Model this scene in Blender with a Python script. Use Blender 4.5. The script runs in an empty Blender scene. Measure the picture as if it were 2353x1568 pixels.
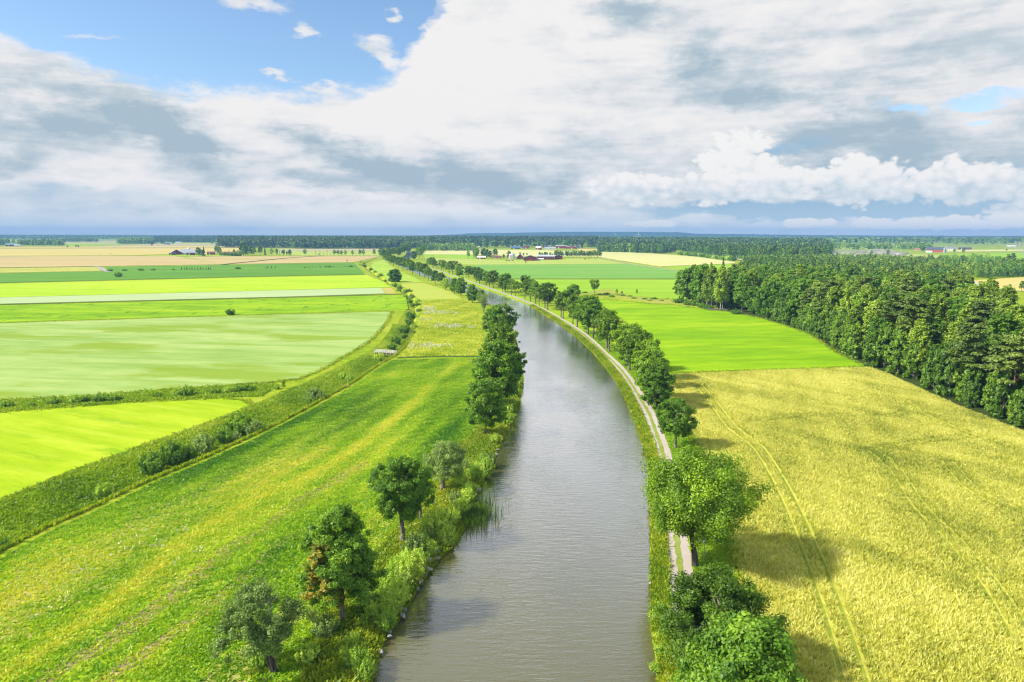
import bpy, math, random
import numpy as np
from mathutils import Vector, Matrix
from mathutils.geometry import delaunay_2d_cdt, tessellate_polygon

sc = bpy.context.scene
COL = sc.collection
R = math.radians
RNG = np.random.default_rng(7)
random.seed(7)

# ------------------------------------------------------------------ camera
IW, IH, F = 2353.0, 1568.0, 1590.0        # pixel frame the places were measured in
CAM_H, HORIZON, ROLL = 42.0, 540.5, 0.12
PITCH = math.atan((IH / 2 - HORIZON) / F)
cam_d = bpy.data.cameras.new("camera")
cam_d.sensor_width = 36.0
cam_d.lens = 36.0 * F / IW
cam_d.clip_start, cam_d.clip_end = 0.5, 60000.0
cam = bpy.data.objects.new("camera", cam_d)
COL.objects.link(cam)
cam.matrix_world = Matrix.Translation((0, 0, CAM_H)) @ Matrix.Rotation(math.pi / 2 - PITCH, 4, 'X') @ Matrix.Rotation(R(ROLL), 4, 'Z')
sc.camera = cam
MC = np.array(cam.matrix_world.to_3x3())

# ------------------------------------------------------------------ exposure
sc.view_settings.view_transform = 'Standard'
sc.view_settings.look = 'None'
sc.view_settings.gamma = 1.0
sc.view_settings.exposure = 0.98
sc.cycles.filter_width = 1.15
sc.cycles.max_bounces = 6
sc.cycles.diffuse_bounces = 3
sc.cycles.glossy_bounces = 3
sc.cycles.transmission_bounces = 3
sc.cycles.volume_bounces = 0
sc.cycles.caustics_reflective = False
sc.cycles.caustics_refractive = False

# ------------------------------------------------------------------ sun
SUN_EL, SUN_AZ = 40.0, -104.0             # azimuth clockwise from the view direction (+Y)
sd = bpy.data.lights.new("sun", 'SUN')
sd.energy, sd.angle, sd.color = 3.1, R(4.0), (1.0, 0.95, 0.86)
so = bpy.data.objects.new("sun", sd)
COL.objects.link(so)
SDIR = Vector((math.sin(R(SUN_AZ)) * math.cos(R(SUN_EL)), math.cos(R(SUN_AZ)) * math.cos(R(SUN_EL)), math.sin(R(SUN_EL))))
so.rotation_euler = SDIR.to_track_quat('Z', 'Y').to_euler()
so.location = (0, 0, 400)


# ------------------------------------------------------------------ pixel -> place
def ray(x, y):
    return MC @ np.array([x - IW / 2, IH / 2 - y, -F])


def at(x, y, z=0.0):
    d = ray(x, y)
    t = (z - CAM_H) / d[2]
    return np.array([d[0] * t, d[1] * t, z])


def azel(x, y):
    d = ray(x, y)
    return math.degrees(math.atan2(d[0], d[1])), math.degrees(math.atan2(d[2], math.hypot(d[0], d[1])))


def height_at(x, yb, yt, z=0.0):
    """height of an upright thing whose foot is seen at (x, yb) and whose top is seen at row yt"""
    p = at(x, yb, z)
    d = ray(x, yt)
    return CAM_H + d[2] / math.hypot(d[0], d[1]) * math.hypot(p[0], p[1]) - z


def mpp(x, y):
    p = at(x, y)
    return math.hypot(math.hypot(p[0], p[1]), CAM_H) / math.hypot(F, x - IW / 2, y - IH / 2) if False else \
        1.0 / (np.linalg.norm(ray(x, y)) / np.linalg.norm(p - np.array([0, 0, CAM_H])))


def zm(ox, oy, s):
    """coordinates read in an enlargement (origin, scale) -> frame coordinates"""
    k = IW / 4096.0
    return lambda x, y: ((ox + x * s) * k, (oy + y * s) * k)


# ------------------------------------------------------------------ node helpers
class NT:
    def __init__(s, tree):
        s.t = tree

    def new(s, kind, **kw):
        n = s.t.nodes.new(kind)
        for k, v in kw.items():
            setattr(n, k, v)
        return n

    def put(s, sock, v):
        if v is None:
            return
        if isinstance(v, bpy.types.NodeSocket):
            s.t.links.new(v, sock)
        else:
            try:
                sock.default_value = v
            except Exception:
                sock.default_value = (*v, 1.0) if len(v) == 3 else v

    def m(s, op, a, b=None, c=None, clamp=False):
        n = s.new('ShaderNodeMath', operation=op, use_clamp=clamp)
        s.put(n.inputs[0], a); s.put(n.inputs[1], b); s.put(n.inputs[2], c)
        return n.outputs[0]

    def mix(s, f, a, b, mode='MIX'):
        n = s.new('ShaderNodeMix', data_type='RGBA', blend_type=mode)
        s.put(n.inputs['Factor'], f)
        s.put(n.inputs[6], a); s.put(n.inputs[7], b)
        return n.outputs[2]

    def ss(s, lo, hi, x):
        n = s.new('ShaderNodeMapRange', interpolation_type='SMOOTHSTEP')
        s.put(n.inputs['Value'], x)
        s.put(n.inputs['From Min'], lo); s.put(n.inputs['From Max'], hi)
        return n.outputs['Result']

    def lin(s, lo, hi, x, a=0.0, b=1.0):
        n = s.new('ShaderNodeMapRange')
        s.put(n.inputs['Value'], x)
        s.put(n.inputs['From Min'], lo); s.put(n.inputs['From Max'], hi)
        s.put(n.inputs['To Min'], a); s.put(n.inputs['To Max'], b)
        return n.outputs['Result']

    def noise(s, vec, scale, detail=4.0, rough=0.55, dist=0.0, color=False):
        n = s.new('ShaderNodeTexNoise')
        s.put(n.inputs['Vector'], vec)
        n.inputs['Scale'].default_value = scale
        n.inputs['Detail'].default_value = detail
        n.inputs['Roughness'].default_value = rough
        n.inputs['Distortion'].default_value = dist
        return n.outputs['Color' if color else 'Fac']

    def xyz(s, x, y, z):
        n = s.new('ShaderNodeCombineXYZ')
        s.put(n.inputs[0], x); s.put(n.inputs[1], y); s.put(n.inputs[2], z)
        return n.outputs[0]

    def sep(s, v):
        n = s.new('ShaderNodeSeparateXYZ')
        s.put(n.inputs[0], v)
        return n.outputs

    def mapping(s, v, rot=0.0, scale=(1, 1, 1), loc=(0, 0, 0)):
        n = s.new('ShaderNodeMapping')
        s.put(n.inputs['Vector'], v)
        n.inputs['Rotation'].default_value = (0, 0, rot)
        n.inputs['Scale'].default_value = scale
        n.inputs['Location'].default_value = loc
        return n.outputs[0]


# ------------------------------------------------------------------ sky: blue air and layered cloud, by direction only
def build_world():
    w = bpy.data.worlds.new("World")
    sc.world = w
    w.use_nodes = True
    w.node_tree.nodes.clear()
    N = NT(w.node_tree)
    w.cycles.sampling_method = 'MANUAL'
    w.cycles.sample_map_resolution = 512
    sky = N.new('ShaderNodeTexSky', sky_type='NISHITA', sun_disc=False)
    sky.sun_elevation, sky.sun_rotation = R(SUN_EL), R(SUN_AZ)
    sky.air_density, sky.dust_density, sky.ozone_density = 1.0, 0.6, 1.0
    gen = N.new('ShaderNodeTexCoord').outputs['Generated']
    nrm = N.new('ShaderNodeVectorMath', operation='NORMALIZE')
    N.put(nrm.inputs[0], gen)
    X, Y, Z = N.sep(nrm.outputs[0])
    az = N.m('MULTIPLY', N.m('ARCTAN2', X, Y), 180 / math.pi)
    el = N.m('MULTIPLY', N.m('ARCSINE', Z), 180 / math.pi)
    # low cloud is stretched along the horizon: noise space in degrees, finer upright
    base = N.xyz(N.m('MULTIPLY', az, 0.10), N.m('MULTIPLY', el, 0.22), 3.1)
    wA = N.sep(N.noise(base, 1.0, 5, 0.6, color=True))
    wB = N.sep(N.noise(base, 4.2, 6, 0.62, color=True))
    du = N.m('ADD', N.m('MULTIPLY', N.m('SUBTRACT', wA[0], 0.5), 9.0), N.m('MULTIPLY', N.m('SUBTRACT', wB[0], 0.5), 3.0))
    dw = N.m('ADD', N.m('MULTIPLY', N.m('SUBTRACT', wA[1], 0.5), 3.4), N.m('MULTIPLY', N.m('SUBTRACT', wB[1], 0.5), 1.7))
    u, v = N.m('ADD', az, du), N.m('ADD', el, dw)
    fine = N.noise(N.xyz(N.m('MULTIPLY', az, 0.28), N.m('MULTIPLY', el, 0.75), 8.0), 1.0, 7, 0.62)
    patch = N.noise(N.mapping(N.xyz(N.m('MULTIPLY', az, 0.11), N.m('MULTIPLY', el, 0.26), 5.0), R(-12)), 1.0, 7, 0.56, 0.7)
    tilt = N.noise(N.mapping(N.xyz(N.m('MULTIPLY', az, 0.10), N.m('MULTIPLY', el, 0.62), 14.0), R(-20), (0.7, 1.6, 1)), 1.0, 6, 0.62, 0.3)
    streak = N.noise(N.mapping(N.xyz(N.m('MULTIPLY', az, 0.05), N.m('MULTIPLY', el, 0.42), 1.0), 0.0), 1.0, 6, 0.6)

    def blob(x, y, rx, ry, rot=0.0, uu=u, vv=v):
        """soft ellipse given where it is seen; returns its squared radius"""
        a, e = azel(x, y)
        ra, re = rx / F * 57.3, ry / F * 57.3
        c, s_ = math.cos(R(rot)), math.sin(R(rot))
        p, q = N.m('SUBTRACT', uu, a), N.m('SUBTRACT', vv, e)
        if rot:
            p2 = N.m('ADD', N.m('MULTIPLY', p, c), N.m('MULTIPLY', q, s_))
            q2 = N.m('SUBTRACT', N.m('MULTIPLY', q, c), N.m('MULTIPLY', p, s_))
            p, q = p2, q2
        p, q = N.m('MULTIPLY', p, 1 / ra), N.m('MULTIPLY', q, 1 / re)
        return N.m('MULTIPLY_ADD', p, p, N.m('MULTIPLY', q, q))

    def soft(d, k):
        return N.m('MULTIPLY', N.m('POWER', 2.71828, N.m('MULTIPLY', d, -1.0)), k)

    # ---- where the blue shows: a wide hole up on the left, a few slits on the right
    pts = [(-400, 60), (0, 105), (90, 135), (180, 165), (300, 196), (430, 222), (560, 228), (700, 222), (830, 212), (905, 172), (960, 110), (1000, 30), (1040, -60), (1100, -200), (1300, -500)]
    crv = N.new('ShaderNodeFloatCurve')
    pa = [azel(x, y) for x, y in pts]
    cm = crv.mapping
    cm.use_clip = False
    xs = [((a + 60) / 70, e / 40) for a, e in pa]
    c = cm.curves[0]
    c.points[0].location, c.points[1].location = xs[0], xs[-1]
    for p in xs[1:-1]:
        c.points.new(*p)
    cm.update()
    N.put(crv.inputs['Value'], N.m('DIVIDE', N.m('ADD', N.m('ADD', az, N.m('MULTIPLY', du, 0.55)), 60), 70, clamp=True))
    elb = N.m('MULTIPLY', crv.outputs[0], 40)
    hole = N.m('SUBTRACT', N.m('ADD', el, N.m('MULTIPLY', dw, 0.65)), elb)
    hole = N.ss(-0.45, 1.05, N.m('ADD', hole, N.m('ADD', N.m('MULTIPLY', N.m('SUBTRACT', fine, 0.5), 2.6), N.m('MULTIPLY', N.m('SUBTRACT', wB[2], 0.5), 2.2))))
    # thin wisps inside the hole
    wisp = None
    for a in [(575, 8, 75, 14, 0), (685, 72, 26, 18, 20), (862, 100, 45, 24, 0), (872, 138, 34, 24, -25), (925, 140, 26, 13, 10), (735, 202, 46, 12, 0), (632, 177, 36, 6, 0), (60, 128, 110, 22, -16), (895, 28, 20, 9, 0), (240, 75, 120, 6, 0)]:
        d = blob(*a)
        k = 0.45 if a[1] == 75 else 1.0
        s_ = soft(d, k)
        wisp = s_ if wisp is None else N.m('MAXIMUM', wisp, s_)
    wisp = N.ss(0.18, 0.95, N.m('ADD', wisp, N.m('MULTIPLY', N.m('SUBTRACT', fine, 0.5), 1.5)))
    slit = soft(blob(2290, 208, 90, 13, 0), 0.95)
    for a in [(2075, 240, 60, 11, -6), (2255, 262, 40, 8, 0), (1010, 18, 36, 26, 20)]:
        slit = N.m('MAXIMUM', slit, soft(blob(*a), 0.85))
    slit = N.ss(0.25, 0.8, N.m('ADD', slit, N.m('MULTIPLY', N.m('SUBTRACT', fine, 0.5), 0.7)))
    blue = N.m('MAXIMUM', N.m('MULTIPLY', hole, N.m('SUBTRACT', 1.0, N.m('MULTIPLY', wisp, 0.9))), N.m('MULTIPLY', slit, 0.75))
    # ---- grey parts of the cloud sheet
    grey = None
    G = [(330, 268, 130, 52, -20, 0.95), (60, 215, 110, 55, -20, 0.5), (420, 300, 62, 34, -30, 0.8), (190, 300, 230, 38, 0, 0.62), (30, 378, 55, 20, 0, .75),
         (700, 305, 70, 28, -25, .72), (830, 360, 110, 30, -28, .8), (930, 400, 55, 24, -25, .75), (1080, 405, 90, 36, -18, .95), (1150, 432, 62, 26, 0, .75), (1290, 432, 50, 22, 0, .7),
         (480, 400, 60, 20, -10, .5), (720, 405, 60, 26, -10, .5), (1600, 122, 62, 55, -20, .85), (1625, 175, 40, 32, 0, .7), (1720, 222, 110, 25, 5, .8), (1440, 28, 80, 40, 0, .65), (1400, 15, 60, 22, 0, .5),
         (2030, 268, 62, 36, 0, .85), (1915, 262, 20, 22, 0, .6), (1850, 325, 70, 40, 10, .72), (2120, 388, 260, 22, 2, .8), (2000, 350, 160, 40, 0, .6), (1700, 372, 260, 40, 0, .35),
         (1340, 330, 200, 30, 4, .22), (1900, 100, 180, 26, 12, .35), (2200, 90, 200, 30, 12, .38), (2100, 165, 260, 30, 4, .3), (2250, 300, 160, 40, 0, .35)]
    for x, y, rx, ry, rot, k in G:
        s_ = soft(blob(x, y, rx, ry, rot), k * 0.88)
        grey = s_ if grey is None else N.m('ADD', grey, s_)
    grey = N.m('ADD', N.m('MULTIPLY', grey, N.lin(0.3, 0.7, fine, 0.45, 1.35)), N.m('ADD', N.m('ADD', N.m('MULTIPLY', N.m('SUBTRACT', patch, 0.43), 1.25), N.m('MULTIPLY', N.m('SUBTRACT', tilt, 0.5), 0.7)), N.m('ADD', N.m('MULTIPLY', N.m('SUBTRACT', streak, 0.47), 1.1), N.m('MULTIPLY', N.m('SUBTRACT', wB[2], 0.5), 1.0))))
    bright = soft(blob(1100, 140, 330, 75, 22), 0.42)
    for a, k in [((1000, 70, 80, 60, 0), .3), ((930, 270, 160, 40, 8), .35), ((90, 245, 60, 30, 0), .45), ((700, 330, 60, 14, 0), .3), ((1180, 320, 160, 26, 6), .3), ((600, 250, 160, 22, 0), .3), ((640, 440, 120, 9, 0), .5), ((350, 455, 90, 7, 0), .5), ((480, 470, 160, 6, 0), .45), ((250, 425, 70, 8, 0), .4), ((1050, 490, 130, 8, 0), .4), ((850, 455, 100, 7, 0), .35), ((700, 380, 80, 14, 0), .3), ((500, 350, 60, 12, 0), .4), ((1900, 350, 90, 12, 0), .2)]:
        bright = N.m('ADD', bright, soft(blob(*a), k))
    grey = N.m('SUBTRACT', grey, bright)
    grey = N.m('ADD', grey, N.m('MULTIPLY', N.ss(7.5, 3.0, el), 0.12))
    grey = N.m('MULTIPLY', N.m('ADD', grey, 0.10), 1.0, clamp=True)
    ramp = N.new('ShaderNodeValToRGB')
    e = ramp.color_ramp.elements
    e[0].position, e[0].color = 0.0, (0.93, 0.91, 0.90, 1)
    e[1].position, e[1].color = 1.0, (0.42, 0.535, 0.62, 1)
    q = e.new(0.28); q.color = (0.82, 0.83, 0.845, 1)
    q = e.new(0.6); q.color = (0.60, 0.67, 0.72, 1)
    N.put(ramp.inputs[0], grey)
    cloud = ramp.outputs[0]

    # ---- bluish banks low over the horizon
    low = soft(blob(2010, 478, 230, 26, 2), 1.2)
    for a, k in [((1830, 488, 90, 14, 0), .8), ((1600, 478, 80, 15, 0), .75), ((1700, 492, 70, 12, 0), .6), ((2250, 470, 110, 22, 4), .9), ((1480, 488, 90, 16, 0), .4), ((1780, 345, 120, 18, 0), .5), ((1690, 345, 130, 22, 0), .35), ((2200, 388, 200, 14, 2), .6), ((250, 475, 260, 18, 0), .35), ((750, 470, 200, 12, 0), .3), ((100, 440, 200, 20, 0), .4)]:
        low = N.m('ADD', low, soft(blob(*a), k))
    low = N.m('MULTIPLY', N.m('ADD', low, N.m('MULTIPLY', N.m('SUBTRACT', fine, 0.5), 0.5)), 1.0, clamp=True)
    cloud = N.mix(N.m('MULTIPLY', N.ss(0.12, 0.8, low), 0.9), cloud, (0.33, 0.52, 0.69, 1))
    # pale air at the very horizon
    cloud = N.mix(N.m('MULTIPLY', N.ss(3.0, 0.2, el), 0.50), cloud, (0.66, 0.80, 0.87, 1))

    # ---- bright heaped clouds on the right
    bv = N.xyz(N.m('MULTIPLY', az, 0.55), N.m('MULTIPLY', el, 0.75), 21.0)
    cau = N.noise(bv, 1.0, 6, 0.58)
    vor = N.new('ShaderNodeTexVoronoi', feature='SMOOTH_F1')
    wv = N.new('ShaderNodeVectorMath', operation='ADD')
    N.put(wv.inputs[0], bv)
    nz = N.new('ShaderNodeVectorMath', operation='SCALE')
    N.put(nz.inputs[0], N.noise(bv, 2.2, 3, 0.5, color=True)); nz.inputs[3].default_value = 0.5
    N.put(wv.inputs[1], nz.outputs[0])
    N.put(vor.inputs['Vector'], wv.outputs[0])
    vor.inputs['Scale'].default_value = 2.1
    vor.inputs['Smoothness'].default_value = 0.35
    cau = N.m('ADD', cau, N.m('MULTIPLY', N.m('SUBTRACT', N.noise(bv, 3.4, 4, 0.6), 0.5), 0.32))
    puff = N.m('ADD', N.m('MULTIPLY', cau, 1.1), N.m('MULTIPLY', vor.outputs['Distance'], -0.55))
    heap = None
    for a in [(1690, 425, 135, 40, 0), (1695, 372, 76, 66, 0), (1740, 395, 70, 40, 0), (1825, 420, 60, 34, 0), (1600, 432, 60, 30, 0),
              (1450, 437, 92, 34, 0), (1530, 430, 40, 22, 0), (1980, 420, 118, 44, 0), (1965, 395, 60, 36, 0), (2060, 432, 62, 32, 0),
              (2235, 425, 120, 42, 0), (2190, 405, 52, 34, 0), (2325, 435, 60, 30, 0), (2345, 480, 60, 18, 0), (2200, 512, 130, 15, 0), (2050, 514, 110, 13, 0), (1860, 513, 60, 11, 0), (1500, 515, 60, 8, 0), (2330, 505, 60, 16, 0), (1240, 470, 70, 10, 0)]:
        d = N.m('SUBTRACT', 1.0, blob(*a, uu=az, vv=el))
        heap = d if heap is None else N.m('MAXIMUM', heap, d)
    hd = N.m('ADD', heap, N.m('MULTIPLY', N.m('SUBTRACT', puff, 0.22), 2.1))
    hm = N.ss(-0.05, 0.48, hd)
    base_e = N.ss(azel(1700, 470)[1], azel(1700, 385)[1], N.m('ADD', el, N.m('MULTIPLY', N.m('SUBTRACT', fine, 0.5), 2.2)))
    hshade = N.m('ADD', N.m('MULTIPLY', base_e, 0.50), N.m('MULTIPLY', N.m('SUBTRACT', puff, 0.12), 0.95), clamp=True)
    hs = N.new('ShaderNodeValToRGB')
    e = hs.color_ramp.elements
    e[0].position, e[0].color = 0.0, (0.60, 0.70, 0.77, 1)
    e[1].position, e[1].color = 0.62, (0.97, 0.955, 0.93, 1)
    q = e.new(0.3); q.color = (0.80, 0.84, 0.86, 1)
    N.put(hs.inputs[0], hshade)
    lowheap = N.mix(N.ss(azel(1700, 488)[1], azel(1700, 500)[1], el), hs.outputs[0], (0.93, 0.92, 0.90, 1))
    cloud = N.mix(N.m('MULTIPLY', hm, 0.97), cloud, lowheap)

    air = N.new('ShaderNodeMix', data_type='RGBA', blend_type='MULTIPLY')
    air.inputs['Factor'].default_value = 1.0
    N.put(air.inputs[6], sky.outputs[0]); air.inputs[7].default_value = (0.86, 0.98, 1.08, 1)
    bga = N.new('ShaderNodeBackground'); N.put(bga.inputs[0], air.outputs[2]); bga.inputs[1].default_value = SKY_STRENGTH
    bgc = N.new('ShaderNodeBackground'); N.put(bgc.inputs[0], cloud); bgc.inputs[1].default_value = CLOUD_STRENGTH
    mx = N.new('ShaderNodeMixShader')
    N.put(mx.inputs[0], blue); N.put(mx.inputs[1], bgc.outputs[0]); N.put(mx.inputs[2], bga.outputs[0])
    # overhead and behind, out of the picture: broken cloud with blue between
    over = N.m('MAXIMUM', N.m('MAXIMUM', N.ss(20, 27, el), N.ss(46, 54, N.m('ABSOLUTE', az))), N.ss(-0.4, -1.5, el))
    oc = N.ss(0.40, 0.58, N.noise(N.mapping(nrm.outputs[0], 0, (1, 1, 2.2)), 2.3, 3, 0.6))
    bgo = N.new('ShaderNodeBackground'); bgo.inputs[0].default_value = (0.78, 0.80, 0.82, 1); bgo.inputs[1].default_value = CLOUD_STRENGTH
    m2 = N.new('ShaderNodeMixShader')
    N.put(m2.inputs[0], oc); N.put(m2.inputs[1], bga.outputs[0]); N.put(m2.inputs[2], bgo.outputs[0])
    m3 = N.new('ShaderNodeMixShader')
    N.put(m3.inputs[0], over); N.put(m3.inputs[1], mx.outputs[0]); N.put(m3.inputs[2], m2.outputs[0])
    out = N.new('ShaderNodeOutputWorld')
    N.put(out.inputs[0], m3.outputs[0])


SKY_STRENGTH, CLOUD_STRENGTH = 0.088, 0.50
build_world()

# ------------------------------------------------------------------ object helpers
def link(o, parent=None):
    COL.objects.link(o)
    if parent is not None:
        o.parent = parent
    return o


def raw_mesh(name, verts, faces, mats, fmat=None, tint=None, smooth=False):
    """verts (n,3); faces: list of int arrays (k,3) or (k,4)"""
    me = bpy.data.meshes.new(name)
    verts = np.ascontiguousarray(verts, dtype=np.float32)
    me.vertices.add(len(verts))
    me.vertices.foreach_set('co', verts.ravel())
    faces = [np.asarray(f, dtype=np.int32) for f in faces if len(f)]
    nl = sum(f.size for f in faces); nf = sum(len(f) for f in faces)
    me.loops.add(nl)
    me.loops.foreach_set('vertex_index', np.concatenate([f.ravel() for f in faces]))
    me.polygons.add(nf)
    sizes = np.concatenate([np.full(len(f), f.shape[1], dtype=np.int32) for f in faces])
    starts = np.concatenate([[0], np.cumsum(sizes)[:-1]]).astype(np.int32)
    me.polygons.foreach_set('loop_start', starts)
    if fmat is not None:
        me.polygons.foreach_set('material_index', np.asarray(fmat, dtype=np.int32))
    me.polygons.foreach_set('use_smooth', np.full(nf, smooth, dtype=bool))
    if tint is not None:
        a = me.attributes.new('tint', 'FLOAT', 'POINT')
        a.data.foreach_set('value', np.asarray(tint, dtype=np.float32))
    for m in (mats if isinstance(mats, (list, tuple)) else [mats]):
        me.materials.append(m)
    me.update(calc_edges=True)
    return me


def tag(o, label=None, cat=None, group=None, kind=None):
    if label: o['label'] = label
    if cat: o['category'] = cat
    if group: o['group'] = group
    if kind: o['kind'] = kind
    return o


def empty(name, loc, label, cat, group=None, rz=0.0, sc_=1.0):
    o = bpy.data.objects.new(name, None)
    o.empty_display_size = 0.5
    o.location = loc; o.rotation_euler = (0, 0, rz)
    o.scale = (sc_, sc_, sc_) if not isinstance(sc_, tuple) else sc_
    link(o)
    return tag(o, label, cat, group)


def obj(name, me, parent=None, loc=(0, 0, 0)):
    o = bpy.data.objects.new(name, me)
    o.location = loc
    return link(o, parent)


def structure(name, me):
    return tag(obj(name, me), kind='structure')


class MB:
    """collects solids into one mesh"""

    def __init__(s):
        s.v, s.f3, s.f4, s.n = [], [], [], 0

    def add(s, v, f):
        v = np.asarray(v, float)
        for q in f:
            (s.f3 if len(q) == 3 else s.f4).append([i + s.n for i in q])
        s.v.append(v); s.n += len(v)
        return s

    def box(s, x0, x1, y0, y1, z0, z1):
        v = [(x, y, z) for z in (z0, z1) for y in (y0, y1) for x in (x0, x1)]
        return s.add(v, [(0, 2, 3, 1), (4, 5, 7, 6), (0, 1, 5, 4), (2, 6, 7, 3), (0, 4, 6, 2), (1, 3, 7, 5)])

    def quad(s, a, b, c, d):
        return s.add([a, b, c, d], [(0, 1, 2, 3)])

    def tube(s, pts, rad, n=6, cap=True):
        v, f4, f3 = tube_arrays(np.asarray(pts, float), rad, n, cap)
        return s.add(v, [tuple(q) for q in f4] + [tuple(q) for q in f3])

    def lathe(s, prof, n=16, loc=(0, 0, 0)):
        v = []
        for r, z in prof:
            for k in range(n):
                a = 2 * math.pi * k / n
                v.append((loc[0] + r * math.cos(a), loc[1] + r * math.sin(a), loc[2] + z))
        f = []
        for i in range(len(prof) - 1):
            for k in range(n):
                f.append((i * n + k, i * n + (k + 1) % n, (i + 1) * n + (k + 1) % n, (i + 1) * n + k))
        return s.add(v, f)

    def mesh(s, name, mat, smooth=False):
        return raw_mesh(name, np.concatenate(s.v), [np.array(s.f4).reshape(-1, 4), np.array(s.f3).reshape(-1, 3)], mat, smooth=smooth)


def tube_arrays(p, rad, n=6, cap=True):
    p = np.asarray(p, float)
    rad = np.full(len(p), rad, float) if np.isscalar(rad) else np.asarray(rad, float)
    d = np.gradient(p, axis=0)
    d /= np.linalg.norm(d, axis=1, keepdims=True) + 1e-9
    ref = np.array([0, 0, 1.0]) if abs(d[:, 2]).mean() < 0.8 else np.array([1.0, 0, 0])
    a = np.cross(d, ref); a /= np.linalg.norm(a, axis=1, keepdims=True) + 1e-9
    b = np.cross(d, a)
    th = np.linspace(0, 2 * np.pi, n, endpoint=False)
    v = p[:, None] + rad[:, None, None] * (np.cos(th)[None, :, None] * a[:, None] + np.sin(th)[None, :, None] * b[:, None])
    v = v.reshape(-1, 3)
    f4 = []
    for i in range(len(p) - 1):
        for k in range(n):
            f4.append((i * n + k, i * n + (k + 1) % n, (i + 1) * n + (k + 1) % n, (i + 1) * n + k))
    f3 = []
    if cap:
        m = len(v)
        v = np.vstack([v, p[-1][None]])
        o = (len(p) - 1) * n
        f3 = [(o + k, o + (k + 1) % n, m) for k in range(n)]
    return v, np.array(f4, int).reshape(-1, 4), np.array(f3, int).reshape(-1, 3)


ORD = ['', 'first', 'second', 'third', 'fourth', 'fifth', 'sixth', 'seventh', 'eighth', 'ninth', 'tenth', 'eleventh', 'twelfth', 'thirteenth', 'fourteenth', 'fifteenth', 'sixteenth', 'seventeenth', 'eighteenth', 'nineteenth', 'twentieth']
for _t, _n in (('twenty', 'twentieth'), ('thirty', 'thirtieth'), ('forty', 'fortieth'), ('fifty', 'fiftieth'), ('sixty', 'sixtieth')):
    if len(ORD) % 10 == 1 and _t != 'twenty':
        ORD[-1] = _n
    for _k in ORD[1:10]:
        ORD.append(_t + '-' + _k)
    ORD.append('x')


def cr(pts, step=4.0):
    """smooth curve through points, resampled"""
    p = np.asarray(pts, float)
    out = []
    for i in range(len(p) - 1):
        p0, p1, p2, p3 = p[max(i - 1, 0)], p[i], p[i + 1], p[min(i + 2, len(p) - 1)]
        n = max(2, int(np.linalg.norm(p2 - p1) / step))
        n = min(n, 60)
        for t in np.linspace(0, 1, n, endpoint=False):
            out.append(0.5 * ((2 * p1) + (-p0 + p2) * t + (2 * p0 - 5 * p1 + 4 * p2 - p3) * t * t + (-p0 + 3 * p1 - 3 * p2 + p3) * t ** 3))
    out.append(p[-1])
    return np.array(out)


def offset(line, d):
    """shift a 2-D line to its left (d > 0) or right"""
    line = np.asarray(line)[:, :2]
    t = np.gradient(line, axis=0)
    t /= np.linalg.norm(t, axis=1, keepdims=True) + 1e-9
    n = np.stack([-t[:, 1], t[:, 0]], 1)
    d = np.asarray(d, float)
    return line + n * (d[:, None] if d.ndim else d)


def inside(poly, p):
    poly = np.asarray(poly)[:, :2]
    x, y = p[:, 0], p[:, 1]
    r = np.zeros(len(p), bool)
    for i in range(len(poly)):
        x0, y0 = poly[i - 1]; x1, y1 = poly[i]
        c = (y0 > y) != (y1 > y)
        with np.errstate(divide='ignore', invalid='ignore'):
            r ^= c & (x < (x1 - x0) * (y - y0) / (y1 - y0 + 1e-12) + x0)
    return r


def scatter(poly, n):
    poly = np.asarray(poly)[:, :2]
    lo, hi = poly.min(0), poly.max(0)
    out, have = [], 0
    for _ in range(60):
        p = lo + RNG.random((max(n, 64), 2)) * (hi - lo)
        p = p[inside(poly, p)]
        out.append(p); have += len(p)
        if have >= n: break
    return np.concatenate(out)[:n]


def area(poly):
    p = np.asarray(poly)[:, :2]; q = np.roll(p, -1, 0)
    return abs((p[:, 0] * q[:, 1] - p[:, 1] * q[:, 0]).sum()) / 2


def dist_line(p, line):
    line = np.asarray(line)[:, :2]
    best = np.full(len(p), 1e9)
    for a, b in zip(line[:-1], line[1:]):
        ab = b - a
        t = np.clip(((p - a) @ ab) / (ab @ ab + 1e-9), 0, 1)
        best = np.minimum(best, np.linalg.norm(p - a - t[:, None] * ab, axis=1))
    return best


def W(pts, z=0.0):
    return np.array([at(x, y, z)[:2] for x, y in pts])


# ------------------------------------------------------------------ materials
def new_mat(name, rough=0.8, spec=0.2):
    m = bpy.data.materials.new(name)
    m.use_nodes = True
    N = NT(m.node_tree)
    b = m.node_tree.nodes['Principled BSDF']
    b.inputs['Roughness'].default_value = rough
    b.inputs['Specular IOR Level'].default_value = spec
    return m, N, b


def plain(name, col, rough=0.7, var=0.12, scale=3.0, spec=0.3, metal=0.0):
    m, N, b = new_mat(name, rough, spec)
    co = N.new('ShaderNodeTexCoord').outputs['Object']
    n = N.noise(co, scale, 4)
    lo = tuple(c * (1 - var) for c in col); hi = tuple(min(1, c * (1 + var)) for c in col)
    N.put(b.inputs['Base Color'], N.mix(n, (*lo, 1), (*hi, 1)))
    b.inputs['Metallic'].default_value = metal
    return m


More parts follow.
